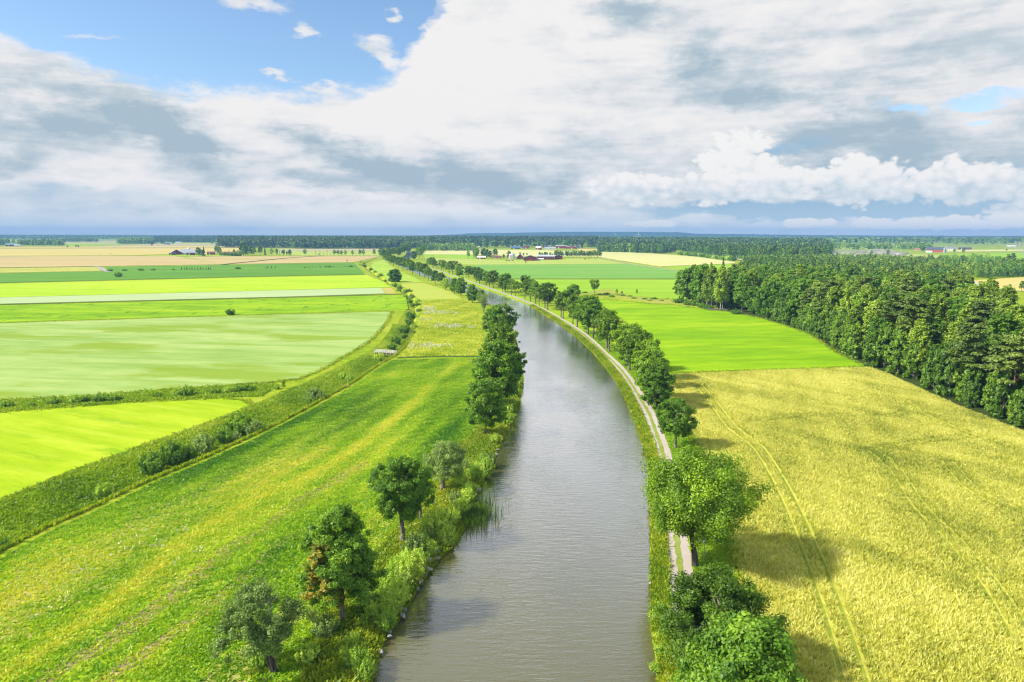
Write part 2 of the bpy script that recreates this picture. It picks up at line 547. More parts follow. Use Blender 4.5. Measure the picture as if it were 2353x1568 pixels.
def leaf_mat(name, dark, mid, light, trans=0.35, var=0.5, tcol=None, gain=2.5):
    """leaf colour differs from leaf to leaf, branch to branch and tree to tree"""
    m = bpy.data.materials.new(name)
    m.use_nodes = True
    m.node_tree.nodes.clear()
    N = NT(m.node_tree)
    at_ = N.new('ShaderNodeAttribute', attribute_name='tint').outputs['Fac']
    inf = N.new('ShaderNodeObjectInfo').outputs['Random']
    f = N.m('ADD', at_, N.m('MULTIPLY', N.m('SUBTRACT', inf, 0.5), var), clamp=True)
    ramp = N.new('ShaderNodeValToRGB')
    e = ramp.color_ramp.elements
    dark, mid, light = ([min(.9, c * gain) for c in q_] for q_ in (dark, mid, light))
    e[0].position, e[0].color = 0.05, (*dark, 1)
    e[1].position, e[1].color = 0.95, (*light, 1)
    q = e.new(0.5); q.color = (*mid, 1)
    N.put(ramp.inputs[0], f)
    d = N.new('ShaderNodeBsdfDiffuse'); N.put(d.inputs[0], ramp.outputs[0])
    t = N.new('ShaderNodeBsdfTranslucent')
    tc = N.mix(1.0, ramp.outputs[0], (*(tcol or (1.25, 1.15, 0.5)), 1), 'MULTIPLY')
    N.put(t.inputs[0], tc)
    g = N.new('ShaderNodeBsdfGlossy'); g.inputs['Roughness'].default_value = 0.5
    g.inputs[0].default_value = (1, 1, 1, 1)
    mx = N.new('ShaderNodeMixShader'); mx.inputs[0].default_value = trans
    N.put(mx.inputs[1], d.outputs[0]); N.put(mx.inputs[2], t.outputs[0])
    m2 = N.new('ShaderNodeMixShader'); m2.inputs[0].default_value = 0.025
    N.put(m2.inputs[1], mx.outputs[0]); N.put(m2.inputs[2], g.outputs[0])
    o = N.new('ShaderNodeOutputMaterial'); N.put(o.inputs[0], m2.outputs[0])
    return m


def bark_mat(name, a, b_, scale=(6, 6, 1.2), patch=None):
    m, N, b = new_mat(name, 0.9, 0.1)
    co = N.new('ShaderNodeTexCoord').outputs['Object']
    n = N.noise(N.mapping(co, 0, scale), 1.0, 5, 0.65)
    c = N.mix(N.ss(0.35, 0.65, n), (*a, 1), (*b_, 1))
    if patch:
        n2 = N.noise(N.mapping(co, 0, (2, 2, 5)), 1.0, 3, 0.6)
        c = N.mix(N.ss(0.57, 0.63, n2), c, (*patch, 1))
    N.put(b.inputs['Base Color'], c)
    return m


def field_mat(name, cols, big=0.02, small=0.5, ang=0.0, stretch=(1, 1), row=None, patch=None, patch_sc=0.01, bump=0.3, patch_lim=(0.56, 0.72), rough=0.9, contrast=1.25, pst=None):
    """crop or grass seen from the air: blends of three colours at two scales, streaks along the rows, odd patches"""
    m, N, b = new_mat(name, rough, 0.05)
    co = N.new('ShaderNodeTexCoord').outputs['Object']
    al = N.mapping(N.mapping(co, ang), 0, (stretch[0], stretch[1], 1))
    n1 = N.noise(al, big, 5, 0.55)
    n2 = N.noise(al, small, 5, 0.7)
    n4 = N.noise(N.mapping(al, 0, (0.6, 1.5, 1), (5, 9, 0)), math.sqrt(big * small) * 1.4, 5, 0.65)
    f = N.m('ADD', N.m('ADD', N.m('MULTIPLY', n1, 0.40), N.m('MULTIPLY', n2, 0.42)), N.m('MULTIPLY', n4, 0.42))
    f = N.m('ADD', N.m('MULTIPLY', N.m('SUBTRACT', f, 0.62), contrast), 0.5)
    ramp = N.new('ShaderNodeValToRGB')
    e = ramp.color_ramp.elements
    e[0].position, e[0].color = 0.33, (*cols[0], 1)
    e[1].position, e[1].color = 0.67, (*cols[2], 1)
    q = e.new(0.5); q.color = (*cols[1], 1)
    N.put(ramp.inputs[0], f)
    c = ramp.outputs[0]
    if row:
        w, k, rc = row
        y = N.sep(N.mapping(co, ang))[1]
        y = N.m('ADD', y, N.m('MULTIPLY', N.m('SUBTRACT', n1, 0.5), w * 0.8))
        s_ = N.m('SINE', N.m('MULTIPLY', y, 2 * math.pi / w))
        s_ = N.m('MULTIPLY', N.ss(0.55, 1.0, s_), N.ss(0.4, 0.62, N.noise(al, big * 3, 3)))
        c = N.mix(N.m('MULTIPLY', s_, k), c, (*rc, 1))
    if patch is not None:
        n3 = N.noise(N.mapping(co if pst else al, 0, (*pst, 1) if pst else (1, 1, 1), (37, 11, 0)), patch_sc, 6, 0.65)
        c = N.mix(N.m('MULTIPLY', N.ss(patch_lim[0], patch_lim[1], n3), 0.8), c, (*patch, 1))
    N.put(b.inputs['Base Color'], c)
    if bump:
        bp = N.new('ShaderNodeBump'); bp.inputs['Strength'].default_value = bump; bp.inputs['Distance'].default_value = 0.5
        N.put(bp.inputs['Height'], n2); N.put(b.inputs['Normal'], bp.outputs[0])
    return m

# ------------------------------------------------------------------ lines read from the photograph, laid out on the ground
WZ = -0.7
LEFT_W = [(740, 1900), (856, 1566), (886, 1467), (920, 1426), (962, 1354), (988, 1316), (1018, 1278), (1048, 1252), (1088, 1175), (1101, 1128), (1154, 1018), (1177, 977),
          (1189, 950), (1197, 911), (1202, 880), (1197, 836), (1189, 795), (1177, 755), (1160, 728), (1128, 704), (1092, 684), (1050, 663), (1000, 644), (962, 630), (932, 617), (912, 608), (908, 601), (918, 594), (930, 588), (934, 583), (936, 577)]
RIGHT_W = [(1530, 1900), (1512, 1568), (1506, 1502), (1497, 1448), (1495, 1358), (1496, 1294), (1493, 1160), (1490, 1074), (1470, 1001), (1464, 983), (1438, 919),
           (1413, 873), (1379, 829), (1348, 796), (1310, 763), (1259, 728), (1207, 699), (1130, 671), (1086, 656), (1050, 643), (1005, 627), (968, 614), (945, 606), (936, 601), (942, 595), (950, 589), (953, 583), (953, 577)]
lw = cr(W(LEFT_W, WZ), 5.0)
rw = cr(W(RIGHT_W, WZ), 5.0)
bank_l = offset(lw, 1.9); bed_l = offset(lw, -2.6)
bank_r = offset(rw, -1.7); bed_r = offset(rw, 2.6)

DITCH_R = [(-900, 1690), (-330, 1420), (-120, 1330), (0, 1270), (102, 1217), (219, 1166), (338, 1108), (444, 1065), (513, 1034), (600, 994), (693, 946), (755, 912), (816, 877), (865, 843), (904, 821),
           (930, 799), (949, 767), (956, 735), (964, 705), (951, 683), (931, 664), (892, 644), (864, 627), (846, 613), (842, 606), (856, 599), (880, 591)]
dr = cr(W(DITCH_R), 5.0)
dd = np.clip(np.hypot(dr[:, 0], dr[:, 1]) / 600, 0, 1)
dq_ = np.hypot(dr[:, 0], dr[:, 1])
ditch_bot = offset(dr, 3.0 - 0.6 * dd)
ditch_top = offset(dr, np.interp(dq_, [0, 140, 225, 600], [14.0, 14.0, 9.5, 6.0]))


# ------------------------------------------------------------------ the ground, one sheet with the canal and the ditch cut into it
def build_ground(mat):
    V, E, Zs = [], [], []

    def line(p, z):
        n0 = len(V)
        for i, q in enumerate(p):
            V.append((float(q[0]), float(q[1]))); Zs.append(z if np.isscalar(z) else z[i])
            if i: E.append((n0 + i - 1, n0 + i))
    S = 14000.0
    line([(-S, -300), (0, -300), (S, -300)], 0.0)
    line([(S, 14000), (0, 14000), (-S, 14000)], 0.0)
    line(bank_l, 0.0); line(bed_l[:-1], -1.7); line(bed_r[:-1], -1.7); line(bank_r, 0.0)
    line(ditch_top, 0.0); line(ditch_bot, -1.7 * np.clip(np.linspace(8, 0, len(dr)), 0, 1)); line(dr, 0.0)
    vs, es, fs, ov, oe, of = delaunay_2d_cdt([Vector(v) for v in V], E, [], 0, 1e-4)
    zz = []
    for o in ov:
        zz.append(Zs[o[0]] if o else 0.0)
    me = bpy.data.meshes.new('ground')
    me.from_pydata([(v.x, v.y, z) for v, z in zip(vs, zz)], [], [tuple(f) for f in fs])
    me.materials.append(mat)
    me.update()
    if me.polygons[0].normal.z < 0:
        me.flip_normals()
    return structure('ground', me)


def slab(name, poly, h, mat, z0=0.0):
    """a field: its surface h above the ground, with edges down to it"""
    p0 = np.asarray(poly, float)[:, :2]
    rg = np.random.default_rng(len(p0))
    p = []
    for a, b in zip(p0, np.roll(p0, -1, 0)):
        d = float(np.hypot(*((a + b) / 2)))
        m = 1 if d > 420 else int(min(60, max(1, np.hypot(*(b - a)) / 2.2)))
        p.append(a)
        for t in range(1, m):
            p.append(a + (b - a) * t / m + rg.normal(0, .16, 2))
    p = np.array(p)
    n = len(p)
    tris = tessellate_polygon([[Vector((q[0], q[1], 0)) for q in p]])
    v = [(q[0], q[1], z0 + h) for q in p] + [(q[0], q[1], z0 - 0.02) for q in p]
    f = [tuple(t) for t in tris] + [(i, (i + 1) % n, n + (i + 1) % n, n + i) for i in range(n)]
    me = bpy.data.meshes.new(name)
    me.from_pydata(v, [], f)
    me.materials.append(mat)
    me.update()
    for pl in me.polygons[:len(tris)]:
        if pl.normal.z < 0: pl.flip()
    return structure(name, me)


def ribbon(name, line, w, h, mat, z0=0.0):
    a, b = offset(line, w / 2), offset(line, -w / 2)
    n = len(a)
    v = [(*q, z0 + h) for q in a] + [(*q, z0 + h) for q in b]
    f = [(n + i, n + i + 1, i + 1, i) for i in range(n - 1)]
    me = bpy.data.meshes.new(name)
    me.from_pydata(v, [], f)
    me.materials.append(mat)
    me.update()
    return structure(name, me)


def ragged(name, line, w, h, mat, amp=0.16):
    n = len(line)
    a = offset(line, w / 2 + (RNG.random(n) - .5) * amp * 2); b2 = offset(line, -w / 2 + (RNG.random(n) - .5) * amp * 2)
    v = [(*q, h) for q in a] + [(*q, h) for q in b2]
    me = bpy.data.meshes.new(name)
    me.from_pydata(v, [], [(n + i, n + i + 1, i + 1, i) for i in range(n - 1)])
    me.materials.append(mat); me.update()
    return structure(name, me)



G_RAMP = [(0.20, 0.31, 0.010), (0.29, 0.39, 0.014), (0.42, 0.45, 0.035)]
M_ground = field_mat('ground_grass', G_RAMP, 0.03, 0.4, 0.6, (1, 1), patch=(0.22, 0.30, 0.02), patch_sc=0.06, contrast=1.9, bump=0.8)
build_ground(M_ground)

# water
mw = bpy.data.materials.new('canal_water')
mw.use_nodes = True
mw.node_tree.nodes.clear()
N = NT(mw.node_tree)
co = N.new('ShaderNodeTexCoord').outputs['Object']
r1 = N.noise(N.mapping(co, R(10), (0.42, 1.9, 1)), 1.0, 3, 0.55, 0.3)
r2 = N.noise(N.mapping(co, R(-6), (0.5, 1.6, 1)), 2.8, 3, 0.6)
calm = N.ss(0.35, 0.68, N.noise(N.mapping(co, 0, (1, .4, 1)), 0.06, 4))
h = N.m('MULTIPLY', N.m('ADD', r1, N.m('MULTIPLY', r2, 0.35)), N.lin(0, 1, calm, 0.55, 1.2))
bp = N.new('ShaderNodeBump'); bp.inputs['Strength'].default_value = 0.7; bp.inputs['Distance'].default_value = 0.11
N.put(bp.inputs['Height'], h)
dif = N.new('ShaderNodeBsdfDiffuse'); dif.inputs[0].default_value = (0.125, 0.117, 0.045, 1); N.put(dif.inputs['Normal'], bp.outputs[0])
gl = N.new('ShaderNodeBsdfGlossy'); gl.inputs['Roughness'].default_value = 0.045; gl.inputs[0].default_value = (0.97, 0.98, 1, 1); N.put(gl.inputs['Normal'], bp.outputs[0])
lwt = N.new('ShaderNodeLayerWeight'); lwt.inputs['Blend'].default_value = 0.5; N.put(lwt.inputs['Normal'], bp.outputs[0])
fr_ = N.new('ShaderNodeFloatCurve')
cm = fr_.mapping; cm.curves[0].points[0].location = (0, .06); cm.curves[0].points[1].location = (1, 1)
for q in ((.30, .09), (.43, .18), (.60, .48), (.78, .86)): cm.curves[0].points.new(*q)
cm.update()
N.put(fr_.inputs['Value'], lwt.outputs['Facing'])
mxs = N.new('ShaderNodeMixShader'); N.put(mxs.inputs[0], fr_.outputs[0]); N.put(mxs.inputs[1], dif.outputs[0]); N.put(mxs.inputs[2], gl.outputs[0])
N.put(N.new('ShaderNodeOutputMaterial').inputs[0], mxs.outputs[0])
wp = np.concatenate([offset(lw, 1.0), offset(rw, -1.0)[::-1]])
n_ = len(wp)
me = bpy.data.meshes.new('canal_water')
tri = tessellate_polygon([[Vector((q[0], q[1], 0)) for q in wp]])
me.from_pydata([(q[0], q[1], WZ) for q in wp], [], [tuple(t) for t in tri])
me.materials.append(mw); me.update()
for pl in me.polygons:
    if pl.normal.z < 0: pl.flip()
structure('canal_water', me)

# ------------------------------------------------------------------ fields
pale = field_mat('pale_oats', [(0.25, 0.39, 0.075), (0.35, 0.48, 0.125), (0.45, 0.55, 0.175)], 0.016, 0.085, R(8), (0.5, 1.3), row=(11.0, 0.45, (0.23, 0.35, 0.05)), patch=(0.24, 0.35, 0.02), patch_sc=0.026, bump=0.7, patch_lim=(0.49, 0.61))
pale2 = field_mat('pale_strip_crop', [(0.38, 0.50, 0.21), (0.44, 0.55, 0.25), (0.50, 0.58, 0.28)], 0.01, 0.2, R(4), (0.3, 2), bump=0.2)
lime = field_mat('lime_ley', [(0.27, 0.43, 0.006), (0.37, 0.52, 0.010), (0.50, 0.60, 0.03)], 0.025, 0.14, R(25), (0.5, 1.5), row=(7.0, 0.28, (0.50, 0.60, 0.06)), patch=(0.22, 0.40, 0.008), patch_sc=0.07, patch_lim=(0.55, 0.68), bump=0.5)
lime2 = field_mat('lime_pasture', [(0.33, 0.53, 0.012), (0.42, 0.60, 0.018), (0.53, 0.66, 0.05)], 0.008, 0.06, R(4), (0.4, 1.2), patch=(0.22, 0.42, 0.01), patch_sc=0.16, patch_lim=(0.60, 0.67), pst=(1.0, .3), bump=0.4)
grass = field_mat('bright_pasture', [(0.15, 0.31, 0.004), (0.25, 0.44, 0.006), (0.37, 0.52, 0.012)], 0.02, 0.08, R(4), (0.5, 1.2), patch=(0.07, 0.20, 0.006), patch_sc=0.20, bump=0.6, patch_lim=(0.57, 0.64), pst=(1.0, .3))
grass_r = field_mat('bright_ley', [(0.18, 0.36, 0.003), (0.26, 0.46, 0.004), (0.38, 0.53, 0.014)], 0.022, 0.11, R(-10), (0.5, 1.3), bump=0.5, contrast=1.5, patch=(0.17, 0.36, 0.006), patch_sc=0.035, patch_lim=(0.5, 0.68))
grass_r2 = field_mat('bright_grass_field', [(0.22, 0.42, 0.018), (0.29, 0.49, 0.024), (0.36, 0.54, 0.035)], 0.012, 0.1, R(0), (0.3, 2), bump=0.2)
dark_g = field_mat('dark_green_crop', [(0.10, 0.25, 0.022), (0.13, 0.30, 0.026), (0.17, 0.35, 0.035)], 0.008, 0.1, R(4), (0.3, 2), bump=0.2)
teal_g = field_mat('blue_green_crop', [(0.15, 0.34, 0.05), (0.20, 0.40, 0.06), (0.25, 0.45, 0.075)], 0.008, 0.1, R(0), (0.3, 2), bump=0.2)
tan = field_mat('ripe_barley', [(0.46, 0.36, 0.13), (0.56, 0.43, 0.18), (0.62, 0.48, 0.21)], 0.006, 0.05, R(4), (0.25, 2.5), patch=(0.42, 0.41, 0.10), patch_sc=0.008, bump=0.2)
tan2 = field_mat('ripe_barley_yellow', [(0.55, 0.45, 0.11), (0.63, 0.51, 0.15), (0.68, 0.55, 0.18)], 0.004, 0.04, R(3), (0.2, 3), patch=(0.45, 0.43, 0.08), patch_sc=0.006, bump=0.2)
beige = field_mat('beige_stubble', [(0.46, 0.38, 0.24), (0.52, 0.43, 0.28), (0.56, 0.47, 0.30)], 0.004, 0.04, R(3), (0.2, 3), bump=0.1)
palewheat = field_mat('pale_wheat', [(0.56, 0.55, 0.19), (0.63, 0.61, 0.23), (0.68, 0.65, 0.27)], 0.006, 0.06, R(-8), (0.3, 2), bump=0.15)
olive = field_mat('yellow_green_ley', [(0.34, 0.44, 0.07), (0.42, 0.50, 0.09), (0.48, 0.54, 0.12)], 0.008, 0.08, R(2), (0.2, 3), bump=0.15)
stripe = field_mat('striped_crop', [(0.38, 0.42, 0.05), (0.46, 0.48, 0.08), (0.52, 0.50, 0.11)], 0.01, 0.1, R(40), (1, 1), row=(9, 0.8, (0.68, 0.58, 0.22)), bump=0.1)
rough_m = field_mat('rough_grass', [(0.24, 0.31, 0.025), (0.34, 0.39, 0.05), (0.46, 0.44, 0.10)], 0.03, 0.5, 0.3, (1, 1), patch=(0.18, 0.30, 0.02), patch_sc=0.08, bump=0.8)
dry = field_mat('dry_yellow_grass', [(0.42, 0.40, 0.07), (0.50, 0.44, 0.10), (0.56, 0.46, 0.15)], 0.02, 0.4, 0.3, (1, 1), bump=0.4)
mown = field_mat('mown_meadow', [(0.27, 0.46, 0.025), (0.35, 0.52, 0.04), (0.44, 0.55, 0.07)], 0.012, 0.15, R(70), (1, 1), row=(14.0, 0.6, (0.50, 0.58, 0.13)), bump=0.3)
yel_meadow = field_mat('yellowing_meadow', [(0.30, 0.48, 0.03), (0.42, 0.50, 0.06), (0.52, 0.48, 0.12)], 0.015, 0.2, R(10), (0.6, 1.4), bump=0.4)
verge = field_mat('ditch_slope_grass', [(0.17, 0.24, 0.010), (0.25, 0.32, 0.016), (0.37, 0.40, 0.04)], 0.05, 0.6, 0.4, (1, 1), bump=0.8)

FIELDS = [
    ('lime_field', [(-500, 1010), (0, 949), (293, 927), (513, 916), (557, 921), (580, 931), (570, 944), (494, 969), (350, 1018), (174, 1086), (0, 1153), (-500, 1340)], 0.10, lime),
    ('pale_oat_field', [(-700, 975), (0, 920), (205, 911), (337, 899), (528, 886), (632, 879), (690, 871), (736, 852), (792, 820), (842, 790), (873, 762), (893, 735), (900, 717), (689, 722), (0, 744), (-700, 766)], 0.22, pale),
    ('pasture_strip', [(-800, 764), (0, 741), (689, 719.5), (908, 713), (938, 711), (932, 678), (689, 684.5), (0, 702.5), (-800, 722)], 0.10, grass),
    ('pale_crop_strip', [(-800, 719), (0, 699.5), (689, 682), (886, 675.5), (876, 662.5), (689, 667), (0, 685), (-800, 706)], 0.30, pale2),
    ('dry_grass_corner', [(888, 675.5), (911, 675), (899, 661.5), (878, 662.3)], 0.05, dry),
    ('lime_pasture', [(-900, 705), (0, 684), (689, 666), (898, 660.5), (880, 648), (843, 633), (632, 637), (0, 652.5), (-900, 674)], 0.15, lime2),
    ('dark_green_field', [(-900, 672), (0, 650.5), (632, 635), (838, 631), (813, 604.5), (631, 607), (510, 610), (243, 614), (246, 624.5), (0, 629), (-900, 646)], 0.35, dark_g),
    ('striped_field', [(-900, 644), (0, 627.5), (232, 623.5), (224, 614), (0, 617), (-900, 630)], 0.3, stripe),
    ('barley_field', [(-900, 628), (0, 615.6), (224, 612.5), (510, 608.3), (420, 592), (400, 589.3), (0, 590), (-900, 596)], 0.4, tan),
    ('barley_field_far_bank', [(512, 608.2), (813, 603.2), (846, 596), (874, 589.2), (560, 589.5), (430, 591)], 0.4, tan),
    ('green_headland', [(330, 588.3), (560, 588.3), (560, 585.5), (440, 585.5), (380, 586)], 0.2, lime),
    ('barley_field', [(-900, 593), (0, 589), (300, 587.6), (380, 585.2), (560, 583.8), (560, 570.2), (0, 572), (-900, 575)], 0.5, tan2),
    ('barley_field', [(-900, 573), (0, 571.2), (660, 569.2), (660, 565.2), (350, 565.8), (200, 567.2), (0, 568), (-900, 569)], 0.5, tan2),
    ('stubble_field', [(200, 566.4), (350, 565.2), (640, 564.4), (620, 561.5), (360, 561.5), (280, 564)], 0.3, beige),
    ('green_field_far', [(140, 566), (220, 564.8), (280, 562.6), (150, 563)], 0.3, lime),
    ('olive_field_far', [(140, 562.4), (640, 560.8), (640, 558.0), (150, 558.4)], 0.3, olive),
    ('stubble_field_far', [(40, 557.6), (330, 557.6), (330, 554.2), (60, 554.2)], 0.3, beige),
    ('green_field_far', [(600, 564.4), (850, 563.8), (850, 560.6), (640, 561.0)], 0.3, teal_g),
    ('olive_meadow', [(700, 587.5), (872, 587.8), (878, 577.5), (640, 577.5), (630, 584)], 0.25, olive),
    ('stubble_field', [(640, 576.6), (878, 576.6), (880, 572.2), (640, 572.6)], 0.3, beige),
    # right of the canal
    ('bright_ley_field', [(1352, 686), (1498, 699), (1548, 701.5), (1676, 718), (1749, 732), (1813, 752), (1856, 767), (1928, 814), (1990, 843), (1770, 851), (1545, 858), (1500, 800), (1440, 745), (1385, 706)], 0.12, grass_r),
    ('rough_grass_strip', [(1328, 679), (1400, 680), (1498, 697), (1548, 700), (1650, 713), (1650, 704), (1548, 690), (1450, 681), (1400, 664), (1345, 673)], 0.25, rough_m),
    ('bright_grass_field', [(1165, 643), (1548, 643), (1760, 643), (1760, 689), (1556, 688), (1458, 680), (1400, 663.5), (1335, 674), (1320, 678), (1262, 686), (1210, 671)], 0.12, grass_r2),
    ('blue_green_field', [(1040, 618), (1092, 609.5), (1448, 607.5), (1573, 625), (1640, 634), (1700, 641), (1160, 641.2), (1085, 627)], 0.35, teal_g),
    ('yellow_green_ley', [(985, 606), (1100, 608.6), (1444, 606.6), (1375, 594.5), (1300, 594.8), (1290, 598), (1180, 598.5), (975, 592)], 0.12, olive),
    ('paddock', [(975, 590.8), (1090, 595), (1090, 590), (1085, 586.5), (972, 585.5)], 0.1, grass_r2),
    ('pale_wheat_field', [(972, 584.7), (1085, 585.8), (1236, 589.5), (1372, 590.5), (1365, 579.5), (1240, 575.2), (985, 573.2), (968, 575)], 0.4, palewheat),
    ('pale_wheat_field', [(1376, 590.5), (1392, 593.5), (1521, 613), (1690, 606), (1688, 603), (1600, 591), (1521, 584.5), (1460, 580.5), (1369, 579.6)], 0.4, palewheat),
    ('tan_field_patch', [(1332, 577.6), (1374, 578.4), (1372, 572.2), (1326, 571.8)], 0.4, tan2),
    ('green_field_strip', [(1528, 614), (1692, 607.2), (1692, 640), (1640, 632), (1585, 624)], 0.15, grass_r2),
    ('tan_field', [(2232, 646), (2353, 638), (2700, 622), (2700, 690), (2353, 668), (2272, 659)], 0.4, tan2),
    ('green_field', [(2155, 585), (2353, 581.5), (2800, 577), (2800, 606), (2353, 607), (2240, 605)], 0.2, grass_r2),
    ('pale_field_far', [(2150, 579), (2353, 577.6), (2800, 575), (2800, 572), (2353, 573.8), (2165, 574.6)], 0.3, palewheat),
    ('olive_field_far', [(2060, 594), (2150, 596), (2160, 586), (2080, 584), (2020, 590)], 0.2, olive),
    ('green_field_far', [(1900, 572.4), (2060, 572.4), (2060, 568.6), (1880, 569)], 0.2, olive),
    ('pale_field_far', [(1790, 574), (1900, 573), (1900, 569.4), (1800, 570.4)], 0.2, beige),
]
for nm, poly, hh, mt in FIELDS:
    slab(nm, W(poly), hh, mt)

# narrow dark ditches and green baulks between fields
M_edge = plain('field_edge_grass', (0.035, 0.07, 0.010), 0.9, 0.4, 0.2)
for nm, pts, w_, h_ in [('field_ditch', [(-800, 720.6), (0, 700.9), (689, 683.2), (932, 676.7)], 3.0, .42), ('field_ditch', [(1180, 642), (1400, 642), (1700, 642)], 3.0, .42), ('field_ditch', [(-900, 629.2), (0, 616.4), (228, 613)], 5, .5),
                        ('field_ditch', [(-900, 673), (0, 651.4), (632, 635.8), (838, 631.8)], 2.0, .4), ('field_ditch', [(510, 608.9), (580, 602), (660, 594), (740, 588.5)], 9, .55), ('field_ditch', [(-800, 571.6), (0, 570.6), (660, 569.8)], 22, .6)]:
    ribbon(nm, cr(W(pts), 20), w_, h_, M_edge)

# the meadow between ditch and canal, in strips up the valley
mead = field_mat('meadow_ground', [(0.20, 0.38, 0.008), (0.32, 0.48, 0.014), (0.46, 0.52, 0.05)], 0.05, 0.7, R(33), (0.35, 1.6), patch=(0.38, 0.32, 0.12), patch_sc=0.035, bump=0.9, patch_lim=(0.52, 0.68))
MEADOW_R = [(640, 1700), (701, 1535), (724, 1460), (780, 1373), (850, 1290), (916, 1211), (985, 1115), (1063, 1018), (1097, 984), (1095, 930), (1096, 880), (1102, 823)]
mr = cr(W(MEADOW_R), 6)
k_end = int(np.argmin(np.hypot(*(dr - at(908, 822)[:2]).T)))
ditch_edge = offset(dr, -1.6)
MEADOW = np.concatenate([ditch_edge[:k_end], mr[::-1]])
slab('meadow', MEADOW, 0.06, mead)
sub = lambda a, b: [tuple(q) for q in ditch_edge[int(np.argmin(np.hypot(*(dr - at(*a)[:2]).T))):int(np.argmin(np.hypot(*(dr - at(*b)[:2]).T)))]]
rough2 = field_mat('flowering_meadow_ground', [(0.36, 0.48, 0.02), (0.48, 0.55, 0.05), (0.62, 0.60, 0.13)], 0.04, 0.4, 0.2, (0.6, 1.5), bump=0.9, patch=(0.50, 0.46, 0.18), patch_sc=0.05)
ROUGH = np.array(sub((904, 819), (966, 706)) + [tuple(q) for q in W([(966, 692), (1060, 688), (1090, 706), (1106, 745), (1110, 790), (1108, 818)])])
slab('flowering_meadow', ROUGH, 0.06, rough2)
YEL = np.array(sub((958, 690), (915, 656)) + [tuple(q) for q in W([(925, 652), (975, 651), (1030, 669), (1062, 687), (968, 690)])])
slab('yellowing_meadow', YEL, 0.06, yel_meadow)
MOWN = np.array([tuple(q) for q in W([(905, 650), (868, 628), (852, 612), (858, 603), (884, 597), (893, 608), (915, 622), (950, 637), (972, 649)])])
slab('mown_meadow', MOWN, 0.06, mown)
olive_soil = field_mat('thin_meadow_ground', [(0.30, 0.36, 0.04), (0.40, 0.40, 0.09), (0.48, 0.40, 0.15)], 0.05, 0.6, R(33), (.5, 1.6), bump=.8)
brown_soil = field_mat('bare_meadow_soil', [(0.24, 0.24, 0.06), (0.34, 0.28, 0.12), (0.44, 0.36, 0.20)], 0.05, 0.8, R(33), (.5, 1.6), bump=.8)
for d_, w_, m_, y0_, y1_, h_ in ((14, 12, olive_soil, 40, 190, .064), (30, 2.6, brown_soil, 40, 125, .068), (35.5, 2.0, brown_soil, 40, 95, .068), (46, 4, olive_soil, 45, 150, .064)):
    ln_ = offset(dr, -d_)
    ln_ = ln_[(ln_[:, 1] > y0_) & (ln_[:, 1] < y1_)]
    ln_ = ln_[inside(MEADOW, ln_)]
    if len(ln_) > 4: ragged('thin_meadow_strip', cr(ln_, 1.5), w_, h_, m_, w_ * .22)
dark_strip = plain('meadow_edge_weeds', (0.06, 0.14, 0.012), 0.9, 0.4, 0.4)
ribbon('weedy_baulk', cr(W([(912, 823), (1000, 820), (1106, 820)]), 5), 2.2, 0.12, dark_strip)

# far bank verges of the ditch: slope itself is in the ground sheet, its grass comes as tufts
# ------------------------------------------------------------------ tracks
TRACK = [(1565, 1760), (1574, 1568), (1576, 1443), (1559, 1265), (1529, 1063), (1503, 981), (1490, 948), (1467, 908), (1441, 868), (1420, 842), (1387, 811), (1360, 785), (1325, 757),
         (1268, 722), (1224, 700), (1180, 682), (1136, 667), (1107, 656), (1085, 649), (1062, 641), (1045, 635), (1033, 631), (1005, 621.5), (980, 612.5)]
tk = cr(W(TRACK), 4)
gm, N, b = new_mat('gravel', 0.95, 0.1)
co = N.new('ShaderNodeTexCoord').outputs['Object']
g1 = N.noise(co, 0.5, 5, 0.6); g2 = N.noise(co, 9.0, 3, 0.7)
c = N.mix(g1, (0.52, 0.43, 0.36, 1), (0.70, 0.61, 0.53, 1))
c = N.mix(N.m('MULTIPLY', g2, 0.5), c, (0.34, 0.29, 0.24, 1))
N.put(b.inputs['Base Color'], c)


tk1 = cr(tk[::2], 1.0)
for s_ in (-1, 1):
    ragged('gravel_wheel_track', offset(tk1, s_ * 0.98), 1.12, 0.03, gm)
M_mid = field_mat('track_grass', [(0.22, 0.30, 0.05), (0.28, 0.35, 0.06), (0.36, 0.38, 0.10)], 0.2, 1.5, 0, (1, 1), bump=0.3)
ribbon('track_middle', tk, 0.84, 0.026, M_mid)
M_verge = field_mat('towpath_grass', [(0.22, 0.38, 0.006), (0.30, 0.46, 0.010), (0.40, 0.50, 0.02)], 0.06, 0.7, 0, (1, 1), bump=0.6)
vl = offset(tk, 3.6); vr = offset(tk, -7.5)
near = [i for i in range(len(tk))]
kv = int(np.argmin(np.hypot(*(bank_r - tk[-1]).T)))
slab('towpath_verge', np.concatenate([bank_r[6:kv], vr[::-1]]), 0.012, M_verge)

